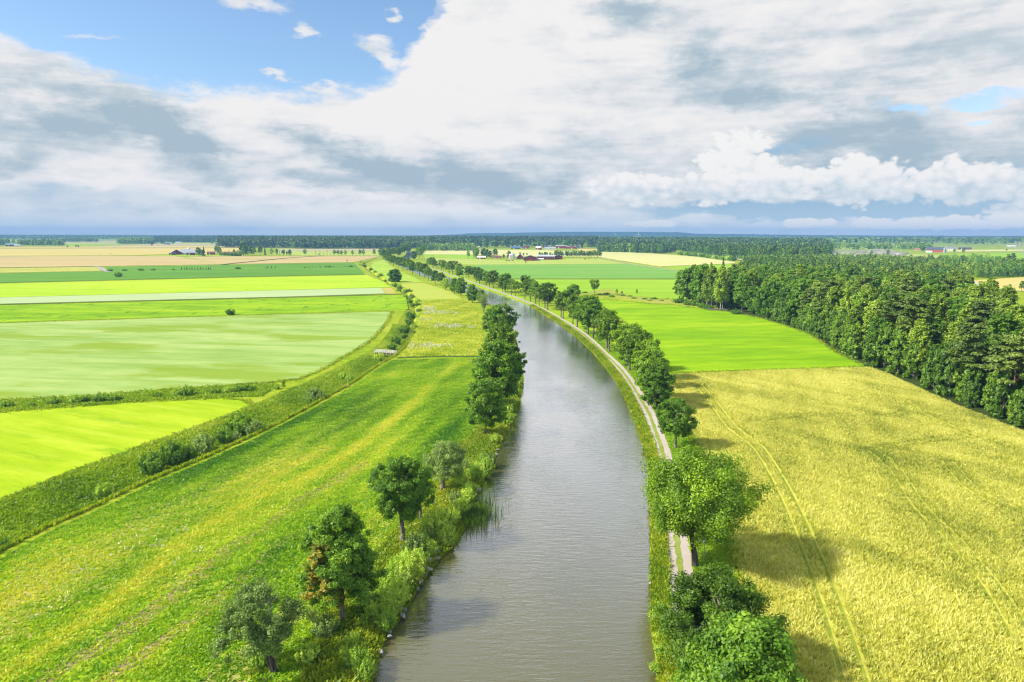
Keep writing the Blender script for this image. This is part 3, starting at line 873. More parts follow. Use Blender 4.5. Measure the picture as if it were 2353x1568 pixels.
FT = cr(W([(1376, 591.2), (1383, 593.8), (1449, 606.9), (1512, 616), (1578, 625), (1640, 633.2), (1720, 642)]), 12)
ribbon('farm_track', FT, 5.0, 0.42, plain('farm_track_gravel', (0.50, 0.40, 0.26), 0.95, 0.15, 0.2))
for pts in ([(2232, 647.6), (2268, 661), (2330, 668.5), (2450, 676)],):
    ribbon('gravel_road', cr(W(pts), 12), 4.5, 0.5, plain('road_gravel', (0.55, 0.50, 0.44), 0.95, 0.1, 0.2))
ribbon('gravel_road', cr(W([(220, 613.5), (232, 617), (236, 620), (242, 623.5), (250, 625.5)]), 12), 6, 0.5, plain('road_grey', (0.42, 0.38, 0.33), 0.95, 0.1, 0.2))
RAIL = cr(W([(1520, 577.5), (1548, 580.5), (1624, 589.5), (1691, 597.5), (1760, 606)]), 20)
ribbon('railway_bed', RAIL, 9.0, 1.6, plain('railway_ballast', (0.5, 0.46, 0.44), 0.95, 0.15, 0.1))

# the wheat field
WHEAT_L = offset(tk, -7.2)
iw0 = 0
iw1 = int(np.argmin(np.hypot(*(tk - at(1474, 921)[:2]).T)))
WHEAT = np.concatenate([WHEAT_L[iw0:iw1], W([(1537, 905), (1536, 864), (1650, 858), (1770, 853), (1998, 846), (2040, 861), (2112, 895), (2203, 936), (2353, 995), (2700, 1120), (3000, 1250), (3300, 1900)])])
wheat_g = field_mat('wheat_stand', [(0.40, 0.42, 0.05), (0.58, 0.55, 0.09), (0.74, 0.68, 0.17)], 0.05, 0.9, R(60), (0.6, 1.3), bump=0.8)
slab('wheat_field', WHEAT, 0.10, wheat_g)

# ------------------------------------------------------------------ leaves and wood
L_ash = leaf_mat('leaf_ash', (0.028, 0.060, 0.003), (0.066, 0.122, 0.005), (0.155, 0.235, 0.009))
L_maple = leaf_mat('leaf_maple', (0.030, 0.072, 0.004), (0.070, 0.142, 0.007), (0.165, 0.245, 0.013))
L_sunlit = leaf_mat('leaf_maple_sunlit_tone', (0.05, 0.08, 0.006), (0.17, 0.16, 0.014), (0.36, 0.25, 0.03))  # yellow sunlight on the maple's lit side, put into the leaf colour
L_willow = leaf_mat('leaf_willow', (0.05, 0.085, 0.018), (0.11, 0.16, 0.034), (0.20, 0.26, 0.07))
L_bush = leaf_mat('leaf_bush', (0.075, 0.135, 0.010), (0.17, 0.26, 0.02), (0.31, 0.37, 0.05))
L_oak = leaf_mat('leaf_oak', (0.025, 0.068, 0.006), (0.056, 0.12, 0.008), (0.12, 0.20, 0.014))
L_birch = leaf_mat('leaf_birch', (0.060, 0.10, 0.008), (0.115, 0.17, 0.014), (0.20, 0.26, 0.03))
L_alder = leaf_mat('leaf_alder', (0.036, 0.085, 0.006), (0.075, 0.145, 0.009), (0.15, 0.235, 0.016))
L_pine = leaf_mat('needle_pine', (0.03, 0.055, 0.008), (0.06, 0.09, 0.012), (0.10, 0.135, 0.02), trans=0.12)
L_spruce = leaf_mat('needle_spruce', (0.02, 0.045, 0.006), (0.04, 0.075, 0.010), (0.075, 0.11, 0.015), trans=0.12)
L_fringe = leaf_mat('leaf_fringe', (0.030, 0.068, 0.006), (0.062, 0.12, 0.009), (0.13, 0.20, 0.014))
L_yellow = leaf_mat('leaf_yellow_green', (0.12, 0.19, 0.004), (0.22, 0.31, 0.006), (0.34, 0.40, 0.010))
B_grey = bark_mat('bark_grey', (0.10, 0.085, 0.065), (0.32, 0.29, 0.23))
B_dark = bark_mat('bark_dark', (0.035, 0.03, 0.025), (0.12, 0.10, 0.085))
B_birch = bark_mat('bark_birch', (0.50, 0.48, 0.44), (0.72, 0.70, 0.66), (4, 4, 2), patch=(0.06, 0.05, 0.05))
B_pine = bark_mat('bark_pine', (0.14, 0.075, 0.045), (0.30, 0.16, 0.09))
B_dead = bark_mat('bark_dead', (0.20, 0.17, 0.14), (0.46, 0.43, 0.38))


def unit(v):
    return v / (np.linalg.norm(v, axis=-1, keepdims=True) + 1e-9)


def leaves(cent, tint, size, nrm, rng, aspect=0.62, jit=0.75):
    """one small pointed leaf face per centre, roughly facing nrm"""
    n = len(cent)
    nn = unit(nrm + rng.normal(0, jit, (n, 3)))
    a = unit(np.cross(nn, rng.normal(0, 1, (n, 3))))
    b = np.cross(nn, a)
    s = (size * rng.uniform(0.65, 1.35, n))[:, None]
    v = np.stack([cent + a * s, cent + b * s * aspect, cent - a * s, cent - b * s * aspect], 1).reshape(-1, 3)
    f = np.arange(n * 4).reshape(n, 4)
    return v, f, np.repeat(tint, 4)


class Wood:
    def __init__(s):
        s.v, s.f4, s.f3, s.n = [], [], [], 0

    def tube(s, pts, rad, n=6):
        v, a, b = tube_arrays(pts, rad, n)
        s.v.append(v); s.f4.append(a + s.n); s.f3.append(b + s.n); s.n += len(v)

    def mesh(s, name, mat):
        return raw_mesh(name, np.concatenate(s.v), [np.concatenate(s.f4), np.concatenate(s.f3)], mat, smooth=True)


def wig(p0, p1, n, amp, rng, sag=0.0):
    t = np.linspace(0, 1, n)[:, None]
    p = p0 + (p1 - p0) * t
    w = rng.normal(0, amp, (n, 3)); w[0] = 0
    w = np.cumsum(w, 0) * 0.5
    p = p + w * (0.3 + t)
    p[:, 2] += sag * (t[:, 0] - t[:, 0] ** 2) * 4
    return p


def crown_tree(seed, H, Wd, bare, n_leaf, leaf, mat_leaf, mat_bark, r0=0.3, limbs=9, clump=0.16, per=7, dens=1.0, lean=(0, 0), shape='round', fork=1, gap=0.25, spread=0.5, droop=0.0):
    """broadleaf tree: tapering trunk, limbs reaching to an uneven crown, leaf clumps round the limb ends.
    returns (wood mesh, leaf mesh)"""
    rng = np.random.default_rng(seed)
    wood = Wood()
    cz0, cz1 = bare * H, H
    cc = np.array([lean[0], lean[1], (cz0 + cz1) / 2])
    rx, rz = Wd / 2, (cz1 - cz0) / 2

    def env(t):                                  # crown half-width at relative height t (0 foot of crown, 1 top)
        if shape == 'round':
            return math.sqrt(max(0.02, 1 - (2 * t - 0.9) ** 2 / 1.25))
        if shape == 'tall':
            return math.sqrt(max(0.02, 1 - (1.9 * t - 0.75) ** 2 / 1.4)) * (1 - 0.25 * t)
        if shape == 'flat':
            return min(1.0, 0.35 + 1.1 * t) * math.sqrt(max(0.03, 1 - max(0, t - 0.45) ** 2 / 0.34))
        return 1.0
    tips = []
    trunks = []
    for k in range(fork):
        a = rng.uniform(0, 6.28)
        off = np.array([math.cos(a), math.sin(a), 0]) * (0 if fork == 1 else rx * 0.28)
        top = np.array([lean[0], lean[1], H * 0.80]) + off
        p = wig(np.array([0, 0, -0.3]) + off * 0.1, top, 9, 0.03 * H / 3, rng)
        rad = r0 * np.array([1.35, 1.0, .92, .84, .74, .60, .45, .30, .14]) * (1 if fork == 1 else 0.75)
        wood.tube(p, rad, 8); trunks.append((p, rad))
    for i in range(limbs):
        p, rad = trunks[i % fork]
        t = (i + rng.uniform(0.1, 0.9)) / limbs
        k0 = bare * 0.9 + (0.80 - bare * 0.9) * t * 0.85
        idx = min(7.9, max(1.0, k0 / 0.80 * 8))
        j = int(idx); st = p[j] * (1 - (idx - j)) + p[min(j + 1, 8)] * (idx - j)
        r_s = np.interp(idx, range(9), rad) * 0.55
        a = i * 2.4 + rng.uniform(-0.5, 0.5)
        tt = min(0.98, max(0.05, t * 0.85 + rng.uniform(0.0, 0.3)))
        rr = rx * env(tt) * rng.uniform(0.6, 1.08)
        end = np.array([cc[0] + rr * math.cos(a), cc[1] + rr * math.sin(a), cz0 + tt * 2 * rz])
        l = wig(st, end, 6, 0.05 * np.linalg.norm(end - st) / 2, rng, 0.05 * H * rng.uniform(-0.3, 1))
        wood.tube(l, np.linspace(r_s, 0.03, 6), 5)
        tips.append(l[-1]); tips.append(l[4]); tips.append(l[3])
        for s_ in range(3):
            b0 = l[rng.integers(2, 5)]
            aa = a + rng.uniform(-1.1, 1.1)
            t3 = min(1.0, max(0.0, (b0[2] - cz0) / (2 * rz) + rng.uniform(-0.15, 0.3)))
            r3 = rx * env(t3) * rng.uniform(0.5, 1.0)
            e2 = np.array([cc[0] + r3 * math.cos(aa), cc[1] + r3 * math.sin(aa), cz0 + t3 * 2 * rz])
            l2 = wig(b0, b0 + (e2 - b0) * 0.8, 4, 0.03 * Wd / 3, rng)
            wood.tube(l2, np.linspace(max(0.03, r_s * 0.4), 0.015, 4), 4)
            tips.append(l2[-1]); tips.append(l2[2])
    tips = np.array(tips)
    # leaf clumps near the limb ends and scattered over the crown's outer shell, leaving gaps
    nc = int(limbs * per)
    extra = []
    tries = 0
    while len(extra) < nc:
        tries += 1
        t = rng.uniform(0.0, 1.0); a = rng.uniform(0, 6.28)
        lump = 1 + 0.22 * math.sin(a * 3 + seed) * math.sin(t * 7 + seed * 1.7) + 0.13 * math.sin(a * 5 + t * 11 + seed)
        rr = rx * env(t) * lump * (rng.uniform(0.45, 1.0) ** 0.5)
        q = np.array([cc[0] + rr * math.cos(a), cc[1] + rr * math.sin(a), cz0 + t * 2 * rz * (0.95 + 0.06 * lump)])
        if math.sin(q[0] * 1.9 + seed) + math.sin(q[1] * 2.1 + seed * 2) + math.sin(q[2] * 1.7 + seed * 3) > -1.9 + 3.2 * (1 - gap) - 1.6:
            if rng.random() < gap * 1.6 and tries < 60 * nc: continue
        extra.append(q)
    cl = np.concatenate([tips, np.array(extra)])
    cr_ = clump * Wd * 0.5 * rng.uniform(0.7, 1.35, len(cl))
    w = cr_ ** 2; w /= w.sum()
    pick = rng.choice(len(cl), n_leaf, p=w)
    d = unit(rng.normal(0, 1, (n_leaf, 3))) * (rng.random(n_leaf)[:, None] ** 0.5)
    el_ = rng.uniform(.65, 1.4, (len(cl), 3))
    d = d * el_[pick]
    d[:, 2] *= 0.75
    pos = cl[pick] + d * cr_[pick][:, None]
    if droop:
        pos[:, 2] -= droop * rng.random(n_leaf) ** 2 * (np.hypot(pos[:, 0], pos[:, 1]) / rx)
    pos[:, 2] = np.maximum(pos[:, 2], 0.25)
    out = unit(pos - (cc - np.array([0, 0, rz * 0.4])))
    nr = out * 0.55 + unit(d) * 0.65 + np.array([0, 0, 0.35])
    ct = rng.normal(0.5, 0.13, len(cl))
    tint = np.clip(ct[pick] + rng.normal(0, 0.13, n_leaf), 0, 1)
    v, f, tn = leaves(pos, tint, leaf, nr, rng)
    return wood.mesh('trunk', mat_bark), raw_mesh('crown', v, [f], mat_leaf, tint=tn)


def conifer(seed, H, Wd, bare, n_leaf, leaf, mat_leaf, mat_bark, r0=0.18):
    """spruce: drooping whorls along a straight stem"""
    rng = np.random.default_rng(seed)
    wood = Wood()
    p = wig(np.array([0, 0, -0.3]), np.array([0, 0, H * 0.98]), 7, 0.02, rng)
    wood.tube(p, np.linspace(r0, 0.02, 7), 6)
    nb = int(H * 7)
    t = np.sort(rng.random(nb) ** 0.9)
    a = rng.uniform(0, 6.28, nb)
    L = Wd / 2 * (1 - t) ** 0.85 * rng.uniform(0.7, 1.12, nb) + 0.15
    pick = rng.choice(nb, n_leaf, p=L / L.sum())
    s = rng.random(n_leaf) ** 0.6
    z = (bare + (1 - bare) * t[pick]) * H - 0.28 * L[pick] * s ** 1.5 + rng.normal(0, 0.12, n_leaf)
    aa = a[pick] + rng.normal(0, 0.13, n_leaf)
    r = L[pick] * s
    pos = np.stack([r * np.cos(aa), r * np.sin(aa), z], 1)
    for k in range(0, nb, 3):
        z0 = (bare + (1 - bare) * t[k]) * H
        wood.tube(np.array([[0, 0, z0], [L[k] * .5 * math.cos(a[k]), L[k] * .5 * math.sin(a[k]), z0 - .08 * L[k]], [L[k] * .95 * math.cos(a[k]), L[k] * .95 * math.sin(a[k]), z0 - .26 * L[k]]]), [0.04, 0.025, 0.01], 3)
    nr = np.stack([np.cos(aa) * 0.5, np.sin(aa) * 0.5, np.full(n_leaf, 0.8)], 1)
    ct = rng.normal(0.5, 0.14, nb)
    tint = np.clip(ct[pick] + rng.normal(0, 0.12, n_leaf), 0, 1)
    v, f, tn = leaves(pos, tint, leaf, nr, rng, 0.45, 0.5)
    return wood.mesh('trunk', mat_bark), raw_mesh('crown', v, [f], mat_leaf, tint=tn)


def pine(seed, H, Wd, n_leaf, leaf, bare=0.5):
    """tall pine: bare reddish stem, flat-bottomed plates of needles"""
    rng = np.random.default_rng(seed)
    wood = Wood()
    p = wig(np.array([0, 0, -0.3]), np.array([rng.normal(0, .4), rng.normal(0, .4), H * 0.95]), 8, 0.10, rng)
    wood.tube(p, np.linspace(0.26, 0.05, 8), 7)
    cl, cr_ = [], []
    nb = 26
    for i in range(nb):
        t = (i + rng.random()) / nb
        z = H * (bare + (0.97 - bare) * t)
        j = z / (H * 0.95) * 7
        st = np.array([np.interp(j, range(8), p[:, 0]), np.interp(j, range(8), p[:, 1]), z])
        a = i * 2.4 + rng.uniform(-.4, .4)
        L = Wd / 2 * (0.55 + 0.6 * math.sin(min(1, t + 0.25) * math.pi)) * rng.uniform(0.6, 1.05)
        e = st + np.array([L * math.cos(a), L * math.sin(a), L * rng.uniform(0.0, 0.35)])
        l = wig(st, e, 4, 0.1, rng)
        wood.tube(l, np.linspace(0.08, 0.02, 4), 4)
        for q, r in ((l[3], .24), (l[2], .2), ((l[2] + l[3]) / 2 + rng.normal(0, .4, 3), .2)):
            cl.append(q); cr_.append(r * Wd * rng.uniform(0.6, 1.0))
    cl, cr_ = np.array(cl), np.array(cr_)
    pick = rng.choice(len(cl), n_leaf, p=cr_ ** 2 / (cr_ ** 2).sum())
    d = unit(rng.normal(0, 1, (n_leaf, 3))) * (rng.random(n_leaf)[:, None] ** 0.4)
    d[:, 2] = np.abs(d[:, 2]) * 0.5 - 0.08
    pos = cl[pick] + d * cr_[pick][:, None]
    tint = np.clip(rng.normal(0.5, 0.15, len(cl))[pick] + rng.normal(0, 0.12, n_leaf), 0, 1)
    v, f, tn = leaves(pos, tint, leaf, d + np.array([0, 0, 0.7]), rng, 0.4, 0.6)
    return wood.mesh('trunk', B_pine), raw_mesh('crown', v, [f], L_pine, tint=tn)


def shoot_bush(seed, H, Wd, n_leaf, leaf, mat_leaf, upright=0.8, shoots=60):
    """willow scrub: a sheaf of leafy upright shoots from one root"""
    rng = np.random.default_rng(seed)
    wood = Wood()
    P, Nn, T = [], [], []
    per = n_leaf // shoots
    for i in range(shoots):
        a = rng.uniform(0, 6.28); q = math.sqrt(rng.random())
        b = np.array([math.cos(a) * q * Wd * 0.22, math.sin(a) * q * Wd * 0.22, -0.1])
        h = H * (1 - 0.45 * q ** 2) * rng.uniform(0.72, 1.08)
        e = np.array([math.cos(a) * q * Wd * 0.5 * (1.05 - upright * 0.25), math.sin(a) * q * Wd * 0.5 * (1.05 - upright * 0.25), h]) + rng.normal(0, 0.08 * Wd, 3) * np.array([1, 1, 0.3])
        l = wig(b, e, 4, 0.05 * H, rng)
        if i % 3 == 0:
            wood.tube(l, np.linspace(0.035, 0.01, 4), 3)
        s = rng.random(per) ** 0.75
        c = np.stack([np.interp(s, np.linspace(0, 1, 4), l[:, k]) for k in range(3)], 1)
        sp = (0.10 + 0.10 * Wd * 0.3) * (1.1 - s * 0.75)
        d = rng.normal(0, 1, (per, 3)) * sp[:, None]
        P.append(c + d); Nn.append(unit(d) * 0.6 + np.array([math.cos(a) * q, math.sin(a) * q, 0.5])); T.append(np.full(per, rng.normal(0.5, 0.16)))
    P = np.concatenate(P); P[:, 2] = np.maximum(P[:, 2], 0.08)
    T = np.clip(np.concatenate(T) + rng.normal(0, 0.1, len(P)), 0, 1)
    v, f, tn = leaves(P, T, leaf, np.concatenate(Nn), rng, 0.42, 0.6)
    return wood.mesh('stems', B_grey), raw_mesh('foliage', v, [f], mat_leaf, tint=tn)


def bare_tree(seed, H, Wd, mat_bark, n_leaf=0, leaf=0.2, mat_leaf=None, multi=5, r0=0.14):
    """vase of thin stems with a thin veil of leaves"""
    rng = np.random.default_rng(seed)
    wood = Wood()
    pts = []
    for i in range(multi):
        a = rng.uniform(0, 6.28)
        e = np.array([math.cos(a) * Wd * .3 * rng.random(), math.sin(a) * Wd * .3 * rng.random(), H * rng.uniform(.75, .98)])
        l = wig(np.array([0, 0, -.2]) + rng.normal(0, .12, 3) * np.array([1, 1, 0]), e, 7, 0.05 * H / 4, rng)
        wood.tube(l, np.linspace(r0, .02, 7), 5)
        for k in range(2, 7):
            for _ in range(3):
                aa = rng.uniform(0, 6.28)
                L = Wd * .38 * rng.uniform(.5, 1) * (1 - abs(k - 4) * .12)
                q = l[k] + np.array([math.cos(aa) * L, math.sin(aa) * L, L * rng.uniform(.4, 1.1)])
                m_ = wig(l[k], q, 4, .08, rng)
                wood.tube(m_, np.linspace(r0 * .28, .012, 4), 3)
                pts += [m_[1], m_[2], m_[3]]
                for _ in range(2):
                    q2 = m_[2] + rng.normal(0, .3 * L, 3) + np.array([0, 0, .3 * L])
                    wood.tube(np.array([m_[2], (m_[2] + q2) / 2 + rng.normal(0, .05, 3), q2]), [.018, .012, .008], 3)
                    pts.append(q2)
    w = wood.mesh('trunk', mat_bark)
    if not n_leaf:
        return w, None
    pts = np.array(pts)
    pick = rng.integers(0, len(pts), n_leaf)
    d = rng.normal(0, 1, (n_leaf, 3)) * 0.055 * Wd
    v, f, tn = leaves(pts[pick] + d, np.clip(rng.normal(.5, .18, n_leaf), 0, 1), leaf, d + np.array([0, 0, .4]), rng)
    return w, raw_mesh('crown', v, [f], mat_leaf, tint=tn)


def plant(name, proto, loc, label, cat, group=None, rz=0.0, s=1.0, wood='trunk', leafname='crown', extra=()):
    o = empty(name, (float(loc[0]), float(loc[1]), float(loc[2]) if len(loc) > 2 else 0.0), label, cat, group, rz, s)
    if proto[0] is not None: obj(wood, proto[0], o)
    if proto[1] is not None: obj(leafname, proto[1], o)
    for nm, me in extra:
        obj(nm, me, o)
    return o


def rz():
    return random.uniform(0, 6.28)


# ------------------------------------------------------------------ the near trees
def place(name, proto, x, yb, label, cat='tree', h_proto=None, yt=None, group=None, rot=None, z=0.0, **k):
    p = at(x, yb, z)
    s = 1.0
    if yt is not None:
        s = height_at(x, yb, yt, z) / h_proto
    return plant(name, proto, p, label, cat, group, rz() if rot is None else rot, s, **k)


zF = zm(2650, 1780, .3315)
# great ash with two stems on the towpath
a_ = crown_tree(19, 14.8, 15.6, 0.28, 78000, 0.135, L_ash, B_dark, 0.48, 26, 0.15, 3, gap=0.78, fork=2, shape='flat', droop=1.8)
plant('ash_tree', a_, (23.9, 83.5, 0), 'great spreading ash with two dark stems standing over the gravel track', 'tree', 'trees along the towpath', 0.6)
a_ = crown_tree(12, 10.6, 11.2, 0.15, 72000, 0.115, L_ash, B_grey, 0.34, 24, 0.14, 4, gap=0.75, shape='round', droop=1.0)
plant('ash_tree', a_, (19.7, 61.0, 0), 'light green rounded ash between the great two-stemmed ash and the dark chestnut', 'tree', 'trees along the towpath', 1.9)
a_ = crown_tree(13, 14.2, 10.4, 0.10, 85000, 0.15, L_alder, B_grey, 0.36, 26, 0.15, 6, gap=0.35, shape='tall')
plant('chestnut_tree', a_, (17.1, 46.0, 0), 'dense deep green chestnut at the bottom edge of the picture beside the track', 'tree', 'trees along the towpath', 2.2)
# left bank
a_ = crown_tree(21, 10.5, 10.0, 0.28, 26000, 0.125, L_willow, B_dark, 0.40, 14, 0.13, 3, gap=0.75, fork=2, lean=(-1.6, 0), shape='round', droop=0.6)
d_ = bare_tree(22, 10.0, 6.0, B_dead, multi=2, r0=0.10)
p = at(633, 1543)
plant('willow_tree', a_, p, 'old grey-leaved willow with contorted leaning stems and dead twigs', 'tree', 'trees along the left bank', 0.3, height_at(633, 1543, 1345) / 10.5, extra=[('dead_branch', d_[0])])
a_ = crown_tree(31, 13.0, 8.2, 0.20, 64000, 0.125, L_maple, B_grey, 0.27, 20, 0.15, 5, gap=0.4, shape='tall')
p = at(787, 1428)
t_ = crown_tree(32, 9.6, 4.4, 0.25, 5200, 0.17, L_sunlit, B_grey, 0.08, 6, 0.2, 6, gap=0.3, lean=(-2.0, -0.6), shape='tall')  # extra leaves on the lit side, sunlight painted in by their colour
plant('maple_tree', a_, p, 'maple with yellow-brown leaves on its sunny side beside the willow scrub', 'tree', 'trees along the left bank', 0.4, height_at(787, 1428, 1168) / 13.0, extra=[('sunlit_tone_foliage', t_[1])])
a_ = crown_tree(41, 13.0, 10.5, 0.33, 46000, 0.13, L_maple, B_grey, 0.40, 18, 0.14, 3, gap=0.8, shape='flat')
place('maple_tree', a_, 926, 1247, 'broad open-crowned maple with a thick pale trunk on the left bank', h_proto=13.0, yt=1058, group='trees along the left bank', rot=0.4)
a_ = crown_tree(42, 9.5, 5.2, 0.30, 12000, 0.18, L_alder, B_grey, 0.26, 9, 0.2, 7, gap=0.25, shape='tall')
place('maple_tree', a_, 966, 1196, 'dark narrow maple half hidden behind the open-crowned maple', h_proto=9.5, yt=1070, group='trees along the left bank')
a_ = crown_tree(43, 8.6, 8.2, 0.32, 30000, 0.11, L_willow, B_grey, 0.42, 13, 0.18, 7, gap=0.3, shape='round', lean=(0.8, 0))
place('willow_tree', a_, 1016, 1128, 'rounded grey-green willow with a stout forked trunk above the bank', h_proto=8.6, yt=1022, group='trees along the left bank', rot=0.2)
a_ = crown_tree(44, 12.0, 8.4, 0.20, 36000, 0.15, L_maple, B_grey, 0.22, 16, 0.17, 8, gap=0.2, shape='round')
place('maple_tree', a_, 1116, 999, 'nearest maple of the thick clump of trees on the left bank', h_proto=12.0, yt=874, group='trees along the left bank')

# prototypes for the two rows
ROW = [
    crown_tree(101, 12.0, 9.0, 0.34, 15000, 0.2, L_ash, B_grey, 0.34, 13, 0.15, 6, gap=0.6, shape='round'),
    crown_tree(102, 13.0, 9.5, 0.36, 14500, 0.2, L_ash, B_grey, 0.34, 13, 0.15, 6, gap=0.65, shape='flat'),
    crown_tree(103, 12.5, 8.0, 0.28, 16000, 0.21, L_alder, B_grey, 0.28, 11, 0.18, 6, gap=0.35, shape='tall'),
    crown_tree(104, 12.0, 10.0, 0.32, 17000, 0.2, L_maple, B_grey, 0.34, 13, 0.15, 6, gap=0.55, shape='round'),
    crown_tree(105, 11.0, 7.0, 0.36, 9500, 0.18, L_ash, B_grey, 0.24, 10, 0.17, 5, gap=0.7, shape='tall'),
    crown_tree(106, 13.0, 11.0, 0.34, 19000, 0.2, L_ash, B_grey, 0.38, 14, 0.14, 6, gap=0.6, shape='flat'),
    crown_tree(107, 13.0, 9.0, 0.15, 22000, 0.21, L_maple, B_dark, 0.30, 13, 0.18, 7, gap=0.12, shape='round'),
    crown_tree(108, 11.0, 8.5, 0.18, 15000, 0.2, L_yellow, B_grey, 0.26, 11, 0.18, 6, gap=0.25, shape='round'),
]
ROWH = [12.0, 13.0, 12.5, 12.0, 11.0, 13.0, 13.0, 11.0]
LOOK = ['round-headed light green tree', 'flat-topped spreading tree', 'upright deep green tree', 'broad dark green maple', 'thin-crowned slender tree', 'wide light green tree', 'dense dark full-crowned tree', 'yellow-green bushy tree']
# towpath row, nearest first: (x, foot, top, kind)
RIGHT_ROW = [(1552, 1030, 921, 3), (1509, 941, 838, 6), (1503, 931, 820, 4), (1497, 919, 800, 2), (1482, 894, 780, 4), (1466, 874, 762, 0), (1446, 852, 745, 0), (1400, 809, 728, 0), (1394, 801, 715, 5), (1363, 778, 690, 2), (1351, 768, 682, 3),
             (1326, 752, 680, 0), (1316, 745, 682, 1), (1294, 733, 668, 4), (1289, 730, 672, 4), (1258, 713, 652, 5), (1252, 709, 655, 4), (1239, 703, 660, 4), (1230, 698, 648, 2), (1219, 693, 643, 0), (1206, 688, 633, 4),
             (1184, 681, 646, 4), (1175, 679, 642, 4), (1165, 674, 645, 2), (1161, 672, 629, 0), (1155, 671, 635, 3), (1133, 663, 622, 0), (1125, 661, 626, 0), (1117, 658, 622, 4), (1105, 654, 622, 2), (1102, 653, 618, 0), (1094, 650, 612, 1),
             (1077, 641, 612, 0), (1055, 637, 607, 6), (1040, 632, 598, 1), (1032, 630, 602, 0), (1020, 626, 600, 4), (1015, 624, 596, 1), (1003, 620, 600, 4), (996, 618, 597, 4), (993, 616, 592, 3), (986, 614, 594, 0)]
for i, (x, yb, yt, k) in enumerate(RIGHT_ROW):
    place('towpath_tree', ROW[k], x, yb, f'{LOOK[k]}, {ORD[i + 1]} past the great ash in the row along the gravel track', h_proto=ROWH[k], yt=yt, group='trees along the towpath')
LEFT_ROW = [(1140, 938, 789, 6), (1172, 893, 797, 3), (1152, 842, 746, 0), (1152, 786, 702, 3), (1128, 770, 712, 6), (1106, 700, 668, 6), (1085, 696, 655, 6), (1059, 679, 640, 6), (1044, 674, 641, 6), (1023, 667, 640, 7), (1013, 658, 627, 0), (1000, 654, 622, 2),
            (984, 645, 615, 0), (975, 638, 607, 5), (964, 635, 603, 0), (948, 630, 603, 3), (942, 626, 597, 0), (935, 623, 594, 5), (926, 620, 592, 3), (915, 615, 591, 2), (904, 612, 588, 0), (896, 607, 586, 3), (887, 604, 582, 2),
            (882, 598, 573, 2), (893, 594, 571, 3), (905, 591, 570, 0), (917, 588, 568, 6), (925, 585, 563, 2), (930, 582, 560, 3), (938, 580, 556, 6), (951, 597, 578, 6), (963, 594, 570, 3), (972, 588, 566, 2), (968, 582, 562, 3), (975, 578, 560, 0)]
for i, (x, yb, yt, k) in enumerate(LEFT_ROW):
    place('bank_tree', ROW[k], x, yb, f'{LOOK[k]}, {ORD[i + 1]} from the near end of the left tree line', h_proto=ROWH[k], yt=yt, group='tree line on the left bank')
a_ = bare_tree(51, 9.0, 6.5, B_grey, 2600, 0.16, L_willow, multi=6, r0=0.10)
place('willow_tree', a_, 1112, 719, 'half-bare twiggy willow at a bend of the left bank', h_proto=9.0, yt=677, group='trees along the left bank')

# lone trees in the fields
a_ = crown_tree(61, 9.0, 10.5, 0.04, 17000, 0.27, L_oak, B_dark, 0.25, 12, 0.17, 9, gap=0.05, shape='round')
place('lone_oak', a_, 907, 648, 'dense dark round tree alone between the ditch and the canal', h_proto=9.0, yt=620)
a_ = crown_tree(62, 9.0, 9.6, 0.06, 12000, 0.27, L_alder, B_dark, 0.22, 12, 0.18, 8, gap=0.2, shape='round')
place('field_tree', a_, 1317, 684, 'dense bushy round tree by itself behind the towpath row', h_proto=9.0, yt=655, group='lone trees in the green field')
place('field_tree', ROW[1], 1366, 679, 'open-crowned slender tree at the end of the rough grass strip', h_proto=13.0, yt=641, group='lone trees in the green field')
SAP = crown_tree(63, 5.0, 2.4, 0.2, 900, 0.22, L_birch, B_grey, 0.08, 7, 0.25, 5, gap=0.2, shape='tall')
for x, yb, yt, w_ in ((1417, 677, 664, 'leftmost'), (1429, 679, 669, 'smallest, middle'), (1463, 676, 665, 'rightmost')):
    place('sapling', SAP, x, yb, f'{w_} of three young saplings in the bright green field', h_proto=5.0, yt=yt, group='three saplings in the green field')
place('sapling', SAP, 1634, 616, 'spindly young tree at the edge of the pale wheat by the railway', h_proto=5.0, yt=603)

# ------------------------------------------------------------------ bushes
BUSH = [shoot_bush(201, 3.0, 4.2, 3600, 0.20, L_willow, 0.5, 70), shoot_bush(202, 3.0, 4.2, 3600, 0.20, L_bush, 0.4, 70), shoot_bush(203, 3.0, 4.4, 3600, 0.2, L_alder, 0.3, 70)]
WILLOW = [shoot_bush(211, 2.6, 3.2, 5200, 0.115, L_bush, 0.9, 90), shoot_bush(212, 2.6, 3.2, 5200, 0.115, L_willow, 0.9, 80), shoot_bush(213, 2.6, 2.6, 3200, 0.11, L_bush, 1.0, 50)]
BW = ['grey-green', 'light green', 'dark green']


def bush(name, x, yb, r, k, label, group, lib=BUSH, base_w=4.2, hz=1.0, z=0.0):
    s = 2 * r * mpp(x, yb) / base_w
    o = plant(name, lib[k], at(x, yb, z), label, 'bush', group, rz(), (s, s, s * hz), 'stems', 'foliage')
    return o


